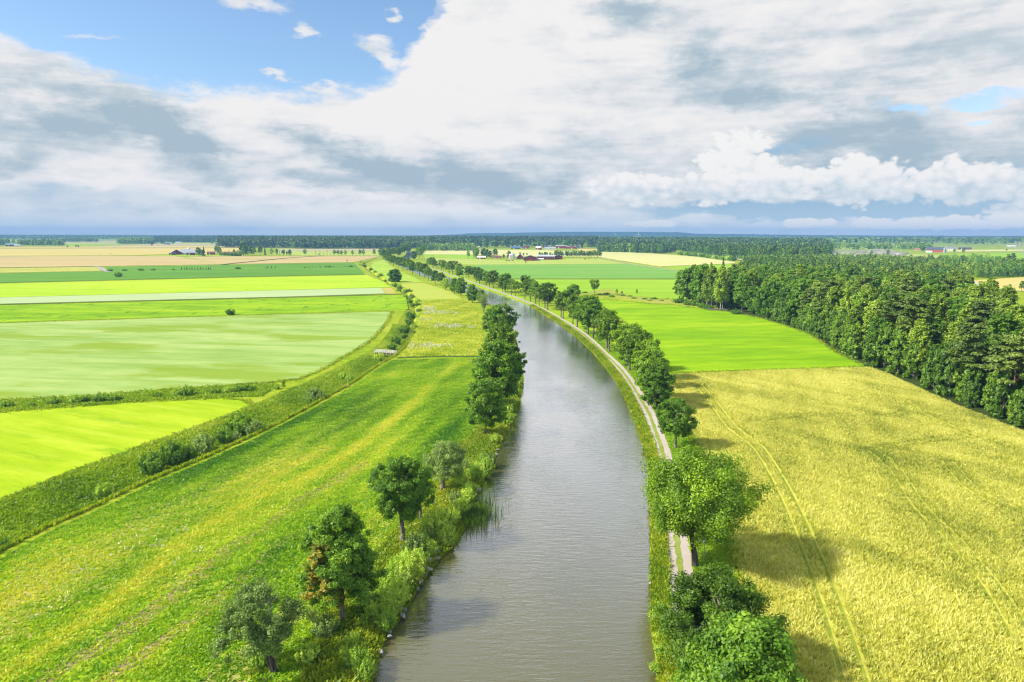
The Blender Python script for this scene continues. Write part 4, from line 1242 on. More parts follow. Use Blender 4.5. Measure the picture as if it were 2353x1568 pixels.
zE = zm(1400, 1000, .2871); z1 = zm(0, 1100, .5102); z5 = zm(0, 1800, .595); z2 = zm(1100, 980, .4274); z6 = zm(800, 1700, .6569)
DB = [(z5, 45, 690, 75, 2), (z5, 700, 315, 78, 1), (z1, 1200, 1545, 125, 2), (z1, 1350, 1470, 125, 2), (z1, 1480, 1430, 80, 2), (z1, 1600, 1375, 115, 0), (z1, 1760, 1310, 85, 2), (z1, 1850, 1300, 60, 0), (z1, 1880, 1235, 120, 2), (z1, 1990, 1250, 95, 0),
      (z2, 380, 1465, 115, 0), (z2, 340, 1500, 60, 2), (z2, 640, 1255, 55, 1), (z2, 700, 1275, 50, 1),
      (zE, 400, 1540, 85, 1), (zE, 580, 1390, 85, 2), (zE, 640, 1310, 85, 2), (zE, 770, 1300, 42, 1), (zE, 750, 1230, 60, 2), (zE, 870, 1190, 55, 0), (zE, 890, 1110, 65, 1), (zE, 760, 1160, 88, 2), (zE, 820, 1040, 78, 2), (zE, 850, 960, 88, 2), (zE, 960, 880, 55, 0), (zE, 980, 930, 25, 2),
      (zE, 940, 790, 50, 2), (zE, 870, 790, 42, 2), (zE, 940, 740, 52, 1), (zE, 840, 740, 50, 2), (zE, 860, 680, 55, 0), (zE, 770, 675, 50, 1), (zE, 830, 600, 45, 2), (zE, 760, 600, 46, 1), (zE, 680, 590, 40, 2), (zE, 620, 520, 55, 1), (zE, 690, 545, 50, 1), (zE, 580, 505, 30, 1), (zE, 530, 495, 24, 2), (zE, 490, 450, 32, 2),
      (zE, 430, 375, 40, 2), (zE, 385, 385, 30, 1), (zE, 355, 325, 28, 2), (zE, 290, 290, 34, 2), (zE, 205, 240, 34, 2), (zE, 170, 230, 32, 1), (zE, 130, 215, 26, 1), (zE, 190, 195, 22, 1), (zE, 150, 185, 20, 2)]
for i, (zf, x, y, r, k) in enumerate(DB):
    X, Y = zf(x, y)
    s_ = {z1: .5102, z5: .595, z2: .4274, zE: .2871}[zf] * IW / 4096
    bush('ditch_bush', X, Y, r * s_ * .9, k, f'{BW[k]} bush, {ORD[i + 1]} from the near end along the winding ditch', 'bushes in the ditch', z=-1.0, hz=1.0)
HB = [(60, 1040, 50), (250, 1030, 30), (430, 1015, 50), (600, 1005, 60), (665, 998, 40), (780, 995, 60), (880, 990, 55), (950, 980, 25), (1230, 962, 38), (1380, 952, 40), (1460, 948, 68), (1690, 932, 48), (1790, 925, 45), (1860, 920, 50), (1950, 915, 50), (2170, 895, 28)]
for i, (x, y, r) in enumerate(HB):
    X, Y = z1(x, y)
    bush('hedge_bush', X, Y, r * .293, 2 if i % 3 else 1, f'low dark bush, {ORD[i + 1]} from the left in the strip between lime and pale fields', 'bushes between the two fields', hz=0.8)
X, Y = z1(2225, 895)
place('sapling', SAP, X, Y, 'small open tree at the right end of the hedge strip', h_proto=5.0, yt=Y - 22)
FB = [(530, 724, 11, 'dark bush by itself on the edge of the pale oat field'), (272, 637, 9, 'low wide dark bush in the lower part of the dark green field')]
for x, y, r, l in FB:
    bush('field_bush', x, y, r, 2, l, None, hz=0.9)
zI = zm(600, 930, .2337); zJ = zm(1100, 930, .255)
FB2 = [(zm(0, 880, .4675), 945, 440, 26), (zm(0, 880, .4675), 1065, 438, 24), (zm(0, 880, .4675), 1205, 436, 28), (zm(0, 880, .4675), 1310, 434, 22), (zm(0, 880, .4675), 1483, 432, 12), (zI, 1270, 562, 22), (zI, 1500, 630, 50), (zJ, 470, 560, 24), (zJ, 540, 558, 10), (zJ, 585, 556, 10), (zJ, 648, 556, 8), (zJ, 850, 552, 40), (zJ, 1105, 546, 14), (zJ, 1185, 545, 36)]
for i, (zf, x, y, r) in enumerate(FB2):
    X, Y = zf(x, y)
    s_ = {0: .4675}.get(0) if i < 5 else (.2337 if i < 7 else .255)
    bush('field_bush', X, Y, r * s_ * .5745, 2, f'dark clump of scrub, {ORD[i + 1]} from the left along the middle of the dark green field', 'scrub in the dark green field', hz=0.55 if r > 20 else 0.9)
SPR = [conifer(301, 10.0, 5.2, 0.03, 1500, 0.8, L_spruce, B_dark), conifer(302, 10.0, 4.6, 0.05, 1300, 0.8, L_spruce, B_dark)]
SP = [(zI, 540, 640, 595), (zI, 590, 640, 600), (zI, 632, 640, 592), (zI, 680, 640, 605), (zI, 720, 640, 597), (zI, 770, 640, 597), (zI, 820, 640, 598), (zI, 865, 640, 595), (zI, 905, 640, 600), (zI, 945, 640, 610), (zI, 975, 640, 605), (zI, 1005, 640, 590), (zI, 1035, 640, 600),
      (zI, 1975, 620, 590), (zI, 2018, 620, 575), (zI, 2078, 620, 578), (zI, 2145, 615, 580), (zJ, 708, 556, 522), (zJ, 785, 553, 518), (zJ, 805, 553, 525), (zJ, 920, 551, 522)]
for i, (zf, x, y, t) in enumerate(SP):
    X, Y = zf(x, y); _, T = zf(x, t)
    place('young_spruce', SPR[i % 2], X, Y, f'small dark spruce, {ORD[i + 1]} from the left in the dark green field', h_proto=10.0, yt=T, group='small spruces in the dark green field')
X, Y = zJ(1130, 466)
place('sapling', SAP, X, Y, 'small rounded tree on the edge between barley and dark green field', h_proto=5.0, yt=Y - 6)

bush('willow_scrub', 706, 1518, 30, 1, 'dark low grey-green bush right beside the old willow trunk', None, BUSH, 4.2, 0.9)
bush('willow_scrub', 600, 1530, 24, 1, 'low grey-green growth left of the old willow trunk', None, BUSH, 4.2, 1.1)

# scrub on the left bank
LB = [(760, 1290, 84, 1), (880, 1410, 40, 2), (960, 1475, 80, 0), (1010, 1540, 62, 0), (1060, 1170, 55, 0), (1130, 1240, 62, 0), (1170, 1135, 84, 0), (1220, 1065, 80, 0), (1290, 925, 95, 0), (1200, 905, 62, 0), (1310, 805, 84, 1), (1430, 690, 100, 0), (1390, 720, 60, 1), (1500, 725, 62, 0), (1620, 480, 54, 0), (1560, 490, 50, 1), (1680, 335, 62, 0), (1740, 295, 54, 0), (1770, 245, 44, 1), (1720, 225, 32, 0), (1800, 110, 34, 0), (1600, 375, 44, 0), (1040, 1110, 50, 1), (1230, 1000, 60, 1), (1345, 860, 60, 0), (1400, 790, 50, 0), (1180, 1010, 70, 0), (1100, 1090, 60, 0), (1255, 870, 60, 0), (1470, 640, 70, 0), (1530, 600, 60, 0), (1590, 540, 55, 0), (1640, 430, 50, 0), (1360, 740, 60, 0), (930, 1340, 45, 0), (1150, 1190, 55, 0), (1000, 1230, 45, 2)]
for i, (x, y, r, k) in enumerate(sorted(LB, key=lambda q: -q[1])):
    X, Y = z6(x, y)
    bush('willow_scrub', X, Y, r * .3774, k, f'{["light green", "silvery", "thin upright"][k]} willow scrub, {ORD[i + 1]} from the bottom edge on the left bank', 'willow scrub on the left bank', WILLOW, 2.9, 1.05, -0.15)
zD = zm(1750, 1150, .3828)
LB2 = [(850, 1010, 60, 0), (830, 1140, 60, 1), (780, 1230, 50, 0), (760, 1310, 70, 0), (770, 1390, 50, 0), (720, 1440, 60, 1), (850, 900, 50, 0), (820, 820, 50, 1), (720, 1240, 50, 0), (860, 960, 40, 1)]
for i, (x, y, r, k) in enumerate(sorted(LB2, key=lambda q: -q[1])):
    X, Y = zD(x, y)
    bush('bank_bush', X, Y, r * .22, k, f'{["yellowish green", "grey-green"][k]} waterside bush, {ORD[i + 1]} below the thick clump of trees', 'bushes at the foot of the left tree line', BUSH[1:] if k == 0 else BUSH, 4.2, 1.1, -0.2)
# overhanging scrub on the right water's edge
for i, (x, y, r) in enumerate([(1500, 1420, 16), (1512, 1500, 20), (1505, 1465, 10), (1492, 1330, 9), (1494, 1285, 9), (1476, 1035, 7), (1462, 975, 6), (1448, 948, 5), (1502, 1540, 16), (1488, 1090, 6)]):
    bush('waterside_bush', x + 4, y, r, 0 if i != 1 else 2, f'small waterside bush, {ORD[i + 1]} listed along the stony right bank by its distance', 'small bushes on the stony right bank', WILLOW, 2.9, 0.6, -0.3)

# ------------------------------------------------------------------ the wood on the right, tree by tree
WOODP = {
    'birch': [crown_tree(401 + i, 20.0, 7.0, 0.22, 7000, 0.36, L_birch, B_birch, 0.17, 14, 0.2, 6, gap=0.35, shape='tall', droop=1.6) for i in range(3)],
    'oak': [crown_tree(411 + i, 18.0, 11.0, 0.12, 9500, 0.40, L_oak, B_dark, 0.3, 14, 0.17, 7, gap=0.15, shape='round') for i in range(2)],
    'aspen': [crown_tree(421 + i, 19.0, 8.5, 0.25, 8000, 0.38, L_alder, B_grey, 0.22, 13, 0.18, 6, gap=0.3, shape='tall') for i in range(2)],
    'pine': [pine(431 + i, 21.0, 7.5, 6500, 0.42, 0.42) for i in range(2)],
    'spruce': [conifer(441, 17.0, 5.4, 0.04, 4500, 0.42, L_spruce, B_dark), conifer(442, 20.0, 6.0, 0.05, 5000, 0.42, L_spruce, B_dark)],
    'alder': [crown_tree(451 + i, 7.5, 5.0, 0.03, 4200, 0.30, L_fringe, B_grey, 0.12, 10, 0.2, 7, gap=0.2, shape='tall') for i in range(2)],
}
PH = {'birch': [20, 20, 20], 'oak': [18, 18], 'aspen': [19, 19], 'pine': [21, 21], 'spruce': [17, 20], 'alder': [7.5, 7.5]}
TN = {'birch': 'birch_tree', 'oak': 'oak_tree', 'aspen': 'aspen_tree', 'pine': 'pine_tree', 'spruce': 'spruce_tree', 'alder': 'alder_tree'}
TL = {'birch': 'slender birch with white trunk and drooping twigs inside the dense wood on the right',
      'oak': 'broad deep green oak with a domed crown inside the dense wood on the right',
      'aspen': 'tall mid-green leafy aspen inside the dense wood on the right',
      'pine': 'dark pine with reddish trunk and layered needle plates inside the dense wood',
      'spruce': 'pointed dark spruce rising inside the dense wood on the right'}
TG = {k: f'{k} trees of the wood on the right' for k in TN}
EDGE = W([(1556, 697), (1615, 708), (1680, 720), (1752, 734), (1818, 755), (1864, 770), (1936, 818), (1998, 846), (2046, 862), (2118, 897), (2208, 937), (2353, 996), (2560, 1085), (2800, 1190)])
BACK = W([(2900, 920), (2700, 862), (2353, 812), (2270, 758), (2226, 736), (2214, 660), (2150, 641), (2050, 627), (1900, 614), (1800, 610), (1720, 608), (1690, 640), (1675, 680)])
WOOD = np.concatenate([EDGE[2:], BACK])
slab('forest_floor', np.concatenate([EDGE, BACK]), 0.08, field_mat('forest_floor', [(0.035, 0.06, 0.012), (0.055, 0.085, 0.016), (0.09, 0.10, 0.03)], 0.05, 0.6, 0, (1, 1), bump=0.8))

rw_ = np.random.default_rng(77)


def poisson(poly, r, n_try, rng, keep=None):
    """points at least r apart inside poly (grid hash)"""
    pts = scatter(poly, n_try)
    grid, out = {}, []
    if keep is not None:
        for q in keep: grid.setdefault((int(q[0] // r), int(q[1] // r)), []).append(q)
    for q in pts:
        i, j = int(q[0] // r), int(q[1] // r)
        if any((q[0] - o[0]) ** 2 + (q[1] - o[1]) ** 2 < r * r for a in (-1, 0, 1) for b in (-1, 0, 1) for o in grid.get((i + a, j + b), ())):
            continue
        grid.setdefault((i, j), []).append(q); out.append(q)
    return np.array(out)


# front fringe: low alders and sallows along both fields, each one a bush of its own
fr = cr(EDGE[3:], 2.9)
n_al = 0
for i, q in enumerate(fr):
    if q[0] > q[1] * 0.80 + 12 or rw_.random() < .3: continue
    n = offset(fr, 1.5 + rw_.random() * 4.0)[i]
    k = int(rw_.integers(0, 2))
    n_al += 1
    wheat_side = q[1] < 214
    plant('alder_bush', WOODP['alder'][k], (n[0], n[1], 0), 'leafy young alder in the front edge of the wood along the ' + ('wheat field' if wheat_side else 'bright green field'), 'tree', 'young alders at the edge by the ' + ('wheat' if wheat_side else 'green field'), rz(), (lambda s_: (s_ * .85, s_ * .85, s_ * 1.15))(float(rw_.uniform(0.55, 1.65))))
pts = poisson(WOOD, 6.3, 9000, rw_)
dE = dist_line(pts, EDGE)
pts = pts[(dE > 3.6) & (pts[:, 0] < pts[:, 1] * 0.86 + 25)]
dE = dist_line(pts, EDGE)
rd = np.hypot(pts[:, 0], pts[:, 1])
score = rd + dE * 1.6                                   # nearest and nearest to the open edge show largest
order = np.argsort(score)
pts, dE, rd = pts[order], dE[order], rd[order]
zone = np.sin(pts[:, 0] * 0.021 + 1.3) + np.sin(pts[:, 1] * 0.017 + pts[:, 0] * 0.008)
kinds = []
for q, z_ in zip(pts, zone):
    y = q[1]
    r_ = rw_.random()
    if y < 245: w_ = (('birch', .52), ('pine', .22), ('aspen', .14), ('spruce', .07), ('oak', .05))
    elif y < 330: w_ = (('birch', .44), ('pine', .08), ('oak', .20), ('aspen', .25), ('spruce', .03))
    elif y < 430: w_ = (('oak', .36), ('birch', .36), ('aspen', .22), ('spruce', .06))
    else: w_ = (('aspen', .45), ('oak', .25), ('birch', .2), ('spruce', .1))
    if z_ > 1.25 and y > 240: w_ = (('spruce', .7), ('birch', .3))
    a = 0
    for k, p_ in w_:
        a += p_
        if r_ < a: break
    kinds.append(k)
LIMIT = 420
for i in range(min(LIMIT, len(pts))):
    k = kinds[i]; j = int(rw_.integers(0, len(WOODP[k])))
    s_ = float(rw_.uniform(0.74, 1.16))
    plant(TN[k], WOODP[k][j], (*pts[i], 0), TL[k], 'tree', TG[k], rz(), (s_ * 1.16, s_ * 1.16, s_))

# the open group of tall trees at the near left corner of the wood
GRP = [(1562, 694, 622, 'aspen'), (1578, 698, 620, 'oak'), (1590, 697, 610, 'aspen'), (1604, 700, 612, 'aspen'), (1617, 702, 610, 'oak'), (1624, 706, 618, 'birch'), (1634, 708, 612, 'birch'), (1646, 706, 625, 'birch'), (1655, 712, 612, 'birch'), (1660, 710, 640, 'birch'), (1668, 700, 622, 'birch')]
for i, (x, yb, yt, k) in enumerate(GRP):
    lab = {'birch': 'white-stemmed tall birch', 'aspen': 'tall dark aspen', 'oak': 'tall leafy oak'}[k]
    place(TN[k], WOODP[k][i % 2], x, yb, f'{lab}, {ORD[i + 1]} from the left in the open corner group', h_proto=PH[k][i % 2], yt=yt, group='open group at the corner of the wood')
for i, (x, yb, r) in enumerate([(1561, 697, 14), (1580, 702, 12), (1598, 704, 12), (1614, 708, 12), (1628, 712, 12), (1690, 722, 12)]):
    bush('undergrowth_bush', x, yb, r, 2, f'dark undergrowth bush, {ORD[i + 1]} from the left beneath the open tree group', 'undergrowth beneath the open tree group', hz=0.7)
place('conifer_tree', SPR[0] if False else WOODP['spruce'][1], 1661, 632, 'single broad grey-green conifer behind the open tree group', h_proto=20, yt=592)
# brushwood heap
rb = np.random.default_rng(5)
wd = Wood()
for _ in range(60):
    a = rb.normal(0, .5); L = rb.uniform(2, 5)
    c0 = np.array([rb.normal(0, 3), rb.normal(0, 1.0), rb.uniform(0.1, 1.0)])
    dv = np.array([math.cos(a) * L / 2, math.sin(a) * L / 2, rb.normal(0, .3)])
    wd.tube(np.array([c0 - dv, c0 + dv * .2 + rb.normal(0, .1, 3), c0 + dv]), [0.07, .05, .02], 4)
tag(obj('brushwood_heap', wd.mesh('brushwood_heap', B_dead), None, tuple(at(1646, 714))), 'heap of bare grey branches below the open tree group', 'brushwood')


# ------------------------------------------------------------------ woods too far off to count
def lod(kind, n, leaf, rng):
    H, Wd = {'broad': (18, 9.5), 'birch': (19, 6.5), 'spruce': (20, 5.6), 'pine': (21, 7.0)}[kind]
    if kind == 'spruce':
        t = rng.random(n) ** 1.15; r = Wd / 2 * (1 - t) ** 0.9 * rng.random(n) ** 0.4
        z = H * (0.06 + 0.94 * t)
    elif kind == 'pine':
        t = rng.random(n); z = H * (0.5 + 0.5 * t); r = Wd / 2 * np.sqrt(np.clip(1.1 - (2 * t - .9) ** 2, 0.05, 1)) * rng.random(n) ** .4
    else:
        t = rng.random(n); z = H * (0.12 + 0.88 * t); r = Wd / 2 * np.sqrt(np.clip(1.05 - (2 * t - .85) ** 2 / 1.3, .04, 1)) * rng.random(n) ** .35
    a = rng.uniform(0, 6.28, n)
    lump = 1 + .2 * np.sin(3 * a + 5 * t)
    P = np.stack([r * lump * np.cos(a), r * lump * np.sin(a), z], 1)
    nr = np.stack([np.cos(a) * .7, np.sin(a) * .7, .25 + t * .7], 1)
    v, f, tn = leaves(P, np.clip(rng.normal(.5, .13, n), 0, 1), leaf, nr, rng, .7, .5)
    return v, tn


LODS = {}
lr = np.random.default_rng(9)
for lv, (n, lf) in {'mid': (420, .62), 'low': (90, 1.25), 'far': (26, 2.3)}.items():
    for kd in ('broad', 'birch', 'spruce', 'pine'):
        LODS[kd, lv] = [lod(kd, n, lf, lr) for _ in range(3)]
WOODMAT = {'broad': L_oak, 'birch': L_birch, 'spruce': L_spruce, 'pine': L_pine}


def mass(name, pts, mix, label, rng, scale=(0.8, 1.15), lift=None, level=None, size=1.0, wide=1.0):
    """a wood that reads as one mass: many simple trees in one object"""
    V, FM, T = [], [], []
    kn = list(mix); pr = np.array([mix[k] for k in kn]); pr = pr / pr.sum()
    d = np.hypot(pts[:, 0], pts[:, 1])
    lv = np.where(d < 520, 'mid', np.where(d < 1700, 'low', 'far')) if level is None else np.full(len(pts), level)
    ck = rng.choice(len(kn), len(pts), p=pr)
    zone_ = np.sin(pts[:, 0] * 0.009 + pts[:, 1] * .004) + np.sin(pts[:, 1] * 0.011 + 1)
    cv = rng.integers(0, 3, len(pts))
    for ki, k in enumerate(kn):
        for l in ('mid', 'low', 'far'):
            for c in range(3):
                sel = np.where((ck == ki) & (lv == l) & (cv == c))[0]
                if not len(sel): continue
                v, tn = LODS[k, l][c]
                a = rng.uniform(0, 6.28, len(sel)); s = rng.uniform(*scale, len(sel)) * (size if np.isscalar(size) else size[sel])
                hs = s / (1 if np.isscalar(wide) else wide[sel]) * rng.uniform(.9, 1.1, len(sel))
                ca, sa = np.cos(a) * s, np.sin(a) * s
                P = pts[sel]
                x = v[None, :, 0] * ca[:, None] - v[None, :, 1] * sa[:, None] + P[:, 0, None]
                y = v[None, :, 0] * sa[:, None] + v[None, :, 1] * ca[:, None] + P[:, 1, None]
                z = v[None, :, 2] * hs[:, None] + (0 if lift is None else lift(P)[:, None])
                V.append(np.stack([x, y, z], -1).reshape(-1, 3))
                T.append(np.clip(tn[None] + rng.normal(0, .16, len(sel))[:, None] + .06 * zone_[sel][:, None], 0, 1).ravel())
                FM.append(np.full(len(sel) * len(v) // 4, ki))
    V = np.concatenate(V)
    me = raw_mesh(name, V, [np.arange(len(V)).reshape(-1, 4)], [WOODMAT[k] for k in kn], np.concatenate(FM), np.concatenate(T))
    o = obj(name, me)
    return tag(o, label, 'wood', kind='stuff')


rest = pts[LIMIT:]
kk = np.array(kinds[LIMIT:])
b_ = {'birch': .42, 'broad': .46, 'spruce': .09, 'pine': .03}
rd_ = np.hypot(rest[:, 0], rest[:, 1])
mass('wood_interior', rest, b_, 'far interior of the wood on the right, crowns merging into one canopy', rw_, size=np.interp(rd_, [300, 450, 650], [1.0, .86, .70]))


def lifted(y0, k, mx=12.0):
    return lambda P: np.clip((np.hypot(P[:, 0], P[:, 1]) - y0) * k, 0, mx)


def wood(name, pix, spacing, mix, label, seed, n_max=9000, lift=None, size=1.0, scale=(0.8, 1.15)):
    rng = np.random.default_rng(seed)
    poly = W(pix)
    A = area(poly)
    n = int(min(n_max, A / spacing ** 2))
    P = scatter(poly, n)
    # stands run deep: thin them with distance, let the crowns grow to keep the cover closed
    d = np.hypot(P[:, 0], P[:, 1])
    wd_ = np.full(n, max(1.0, min(2.4, (math.sqrt(A / n) / spacing) ** 0.7)))
    return mass(name, P, mix, label, rng, scale, lift, None, size * wd_, wd_)


CON = {'spruce': .5, 'pine': .3, 'broad': .2}
MIX = {'broad': .45, 'spruce': .25, 'birch': .2, 'pine': .1}
LEAFY = {'broad': .6, 'birch': .4}
wood('far_wood', [(1374, 579), (1520, 584), (1545, 579.5), (1624, 587), (1691, 595), (1800, 602), (1900, 598), (1912, 580), (1900, 569), (1640, 562), (1374, 562)], 9.0, MIX, 'mixed wood beyond the railway right of the pale wheat field', 501, 16000, lifted(1900, 0.012, 11))
wood('far_wood', [(1374, 563), (1640, 563), (1900, 570), (1960, 567), (2353, 566), (2800, 566), (2800, 549), (1374, 549)], 16, MIX, 'blue-green wood rolling to the horizon on the right', 502, 15000, lifted(2200, 0.006, 13), 1.0)
wood('far_wood', [(985, 571.5), (1090, 571), (1250, 570.5), (1374, 572), (1374, 549), (985, 549)], 12, CON, 'dark conifer wood behind the two red farms', 503, 12000, lifted(2150, 0.02, 11), 1.1)
wood('far_wood', [(668, 571.8), (878, 572.2), (960, 571.5), (990, 572), (990, 560), (668, 560)], 8, CON, 'tall conifer wood behind the row of bare trees', 504, 7000, lifted(2050, 0.015, 9), 1.1)
wood('far_wood', [(500, 569.5), (668, 570.2), (668, 560), (500, 560)], 8.5, {'pine': .6, 'spruce': .3, 'broad': .1}, 'pine wood with light showing between trunks behind the yellow house', 505, 4000, lifted(2200, 0.01, 8), 1.1)
wood('far_wood', [(355, 558.2), (500, 558.4), (500, 552.5), (355, 552.5)], 14, CON, 'dark wood behind the pale stubble left of the pines', 506, 3500, lifted(3600, 0.006, 8), 1.0)
wood('far_wood', [(271, 561), (354, 561), (354, 556), (271, 556)], 9, LEAFY, 'small dark round-topped copse in the far barley fields', 507, 1500, None, 1.15)
wood('far_wood', [(-700, 552.6), (40, 552.6), (330, 552), (668, 552), (985, 552), (985, 546.6), (-700, 546.6)], 30, MIX, 'blue distant wood along the horizon on the left', 508, 14000, lifted(4500, 0.004, 13), 1.0)
wood('far_wood', [(410, 557), (500, 558), (500, 553), (410, 553)], 12, LEAFY, 'leafy wood behind the small far farm on the left', 509, 900, None, 1.1)
wood('far_wood', [(-200, 564.5), (30, 564.5), (32, 559), (-200, 559)], 11, LEAFY, 'clump of farm trees at the left edge of the picture', 510, 500)
wood('far_wood', [(36, 564.2), (146, 565.2), (148, 561.5), (60, 561)], 10, LEAFY, 'farm trees behind the red barn with a green roof', 511, 320)
wood('far_wood', [(150, 556.4), (225, 556.4), (225, 553.6), (150, 553.6)], 16, LEAFY, 'low distant copse on the pale stubble at the left', 512, 400)
wood('far_wood', [(2222, 640.5), (2353, 636.5), (2650, 625), (2650, 606), (2353, 614), (2290, 618), (2240, 622)], 6.0, LEAFY, 'young leafy wood behind the tan field at the right edge', 513, 3000, None, .62)
wood('far_wood', [(1700, 605), (1900, 611), (2050, 623), (2150, 636), (2215, 640), (2230, 622), (2130, 606), (2010, 600), (1905, 597), (1800, 600)], 7.0, {'broad': .45, 'birch': .35, 'spruce': .12, 'pine': .08}, 'leafy back of the right wood below the quarry', 514, 7000, None, .58)
wood('far_wood', [(1904, 574.6), (2060, 574), (2140, 576), (2140, 571.5), (1904, 571.5)], 20, LEAFY, 'broken line of trees above the stony quarry', 515, 260, None, 1.0)
wood('far_wood', [(2160, 604.5), (2238, 605.5), (2300, 606), (2300, 601), (2238, 598), (2160, 598)], 10, LEAFY, 'low hedge trees beside the green field at the right', 516, 160, None, .55)
wood('far_wood', [(970, 577), (1090, 577.5), (1090, 573.5), (975, 573.2)], 9, LEAFY, 'leafy wood margin behind the far reach of the canal', 517, 700, None, .9)

# trees that stand out singly in the distance
FARP = [crown_tree(521, 14, 9, .15, 1500, .6, L_oak, B_dark, .25, 9, .2, 6, gap=.2), crown_tree(522, 14, 7.5, .25, 1100, .55, L_alder, B_grey, .22, 9, .2, 5, gap=.4, shape='tall'), crown_tree(523, 14, 9, .3, 900, .55, L_maple, B_dark, .25, 9, .18, 5, gap=.6)]
BAREP = bare_tree(524, 11, 6.5, B_dead, multi=3, r0=.16)
TR = [(30, 'conifer', 345, 258), (75, 'b', 362, 270), (130, 2, 362, 272), (185, 1, 364, 300), (232, 0, 364, 270), (470, 2, 366, 262), (635, 'b', 366, 275), (690, 1, 368, 330), (706, 'b', 368, 285), (765, 'b', 368, 300), (818, 'b', 368, 275), (870, 'b', 368, 300), (932, 2, 368, 270), (990, 2, 368, 275), (1043, 1, 368, 282), (1105, 2, 368, 277), (1217, 2, 368, 280), (1270, 'b', 368, 300), (1330, 1, 369, 268), (1385, 2, 369, 265), (1555, 1, 369, 260), (1660, 0, 372, 240)]
for i, (x, k, yb, yt) in enumerate(TR):
    X, Y = zJ(x, yb); T = zJ(x, yt)[1]
    pr, hp, wd_ = (BAREP, 11, 'bare grey-limbed') if k == 'b' else ((WOODP['spruce'][0], 17, 'dark pointed') if k == 'conifer' else (FARP[k], 14, 'leafy'))
    place('field_line_tree', pr, X, Y, f'{wd_} tree, {ORD[i + 1]} from the left in the long row along the far barley', h_proto=hp, yt=T, group='row of trees along the far barley')
YT = [(830, 405, 255, 0), (860, 406, 290, 0), (925, 408, 240, 'c'), (905, 409, 300, 0), (1140, 378, 228, 1), (1185, 380, 250, 0), (1355, 335, 308, 1), (1440, 372, 288, 1), (1600, 402, 180, 0), (1640, 405, 220, 0), (1740, 390, 230, 0), (1790, 392, 250, 1), (1890, 392, 225, 1), (1970, 392, 245, 'c'), (2085, 392, 275, 2), (2170, 380, 280, 1), (2220, 395, 290, 'b'), (2285, 395, 300, 2)]
for i, (x, yb, yt, k) in enumerate(YT):
    X, Y = zI(x, yb); T = zI(x, yt)[1]
    pr, hp = (BAREP, 11) if k == 'b' else ((WOODP['spruce'][0], 17) if k == 'c' else (FARP[k], 14))
    place('farmyard_tree', pr, X, Y, f'farmyard tree, {ORD[i + 1]} from the left about the old farm and yellow house', h_proto=hp, yt=T, group='trees about the left farm')
for i, (x0, y0, w_) in enumerate([(1230, 395, 40), (1290, 398, 40), (1350, 400, 40), (1410, 402, 40), (1470, 403, 40), (1530, 403, 40)]):
    X, Y = zI(x0, y0)
    bush('garden_hedge_bush', X, Y, 6.5, 2, f'garden hedge bush, {ORD[i + 1]} from the left before the yellow house', 'garden hedge before the yellow house', hz=.9)
zK = zm(1900, 950, .2337)
KT = [(30, 358, 175, 1), (145, 355, 190, 0), (200, 358, 205, 0), (255, 352, 225, 0), (345, 340, 192, 0), (490, 362, 288, 0), (580, 345, 230, 0), (770, 320, 258, 0), (830, 325, 262, 1), (890, 318, 262, 1), (870, 440, 402, 0)]
for i, (x, yb, yt, k) in enumerate(KT):
    X, Y = zK(x, yb); T = zK(x, yt)[1]
    place('farmyard_tree', FARP[k], X, Y, f'leafy farmyard tree, {ORD[i + 1]} from the left about the silver silos', h_proto=14, yt=T, group='trees about the silver silos')
zC = zm(1500, 980, .2125)
place('farmyard_tree', FARP[1], *zC(1760, 255), 'slim tree left of the small red shed', h_proto=14, yt=zC(0, 112)[1], group='trees about the silver silos')
place('farmyard_tree', FARP[0], *zC(1900, 250), 'tall full tree behind the small red shed', h_proto=14, yt=zC(0, 48)[1], group='trees about the silver silos')
rr_ = np.random.default_rng(31)
for i in range(24):
    x = 1100 + i * 45 + rr_.uniform(-10, 10)
    X, Y = zK(x, 352 if x > 1500 else 345); T = zK(0, (262 if i < 6 else 230) + rr_.uniform(-14, 14))[1]
    place('shelter_tree', FARP[1], X, Y, f'shelter-belt tree, {ORD[i + 1]} from the left behind the long red barn', h_proto=14, yt=T, group='shelter belt behind the red barns')
zR = zm(3200, 920, .3808)
for i, (x, yb, yt, k) in enumerate([(745, 295, 215, 'p'), (920, 298, 212, 'p'), (1350, 300, 258, 0), (1385, 302, 262, 0), (1540, 318, 270, 0), (1700, 345, 268, 0), (1735, 350, 290, 1), (1795, 352, 312, 0), (1900, 385, 330, 0), (2130, 385, 290, 'p'), (2175, 388, 255, 'p'), (2225, 388, 245, 'p'), (2265, 386, 330, 0), (2200, 640, 570, 1), (2325, 648, 535, 1), (600, 220, 165, 0), (720, 212, 172, 0), (770, 214, 165, 0), (830, 212, 172, 0), (890, 214, 168, 0), (1290, 228, 172, 0), (1620, 238, 198, 0), (1715, 240, 190, 0), (2170, 222, 198, 0)]):
    X, Y = zR(x, yb); T = zR(x, yt)[1]
    pr, hp, nm_ = (WOODP['pine'][i % 2], 21, 'open-crowned pine') if k == 'p' else (FARP[k], 14, 'leafy tree')
    place('pine_tree' if k == 'p' else 'distant_tree', pr, X, Y, f'{nm_}, {ORD[i + 1]} of the scattered trees around the quarry and right-hand farms', h_proto=hp, yt=T, group='scattered trees around the quarry')
zL = zm(0, 920, .255)
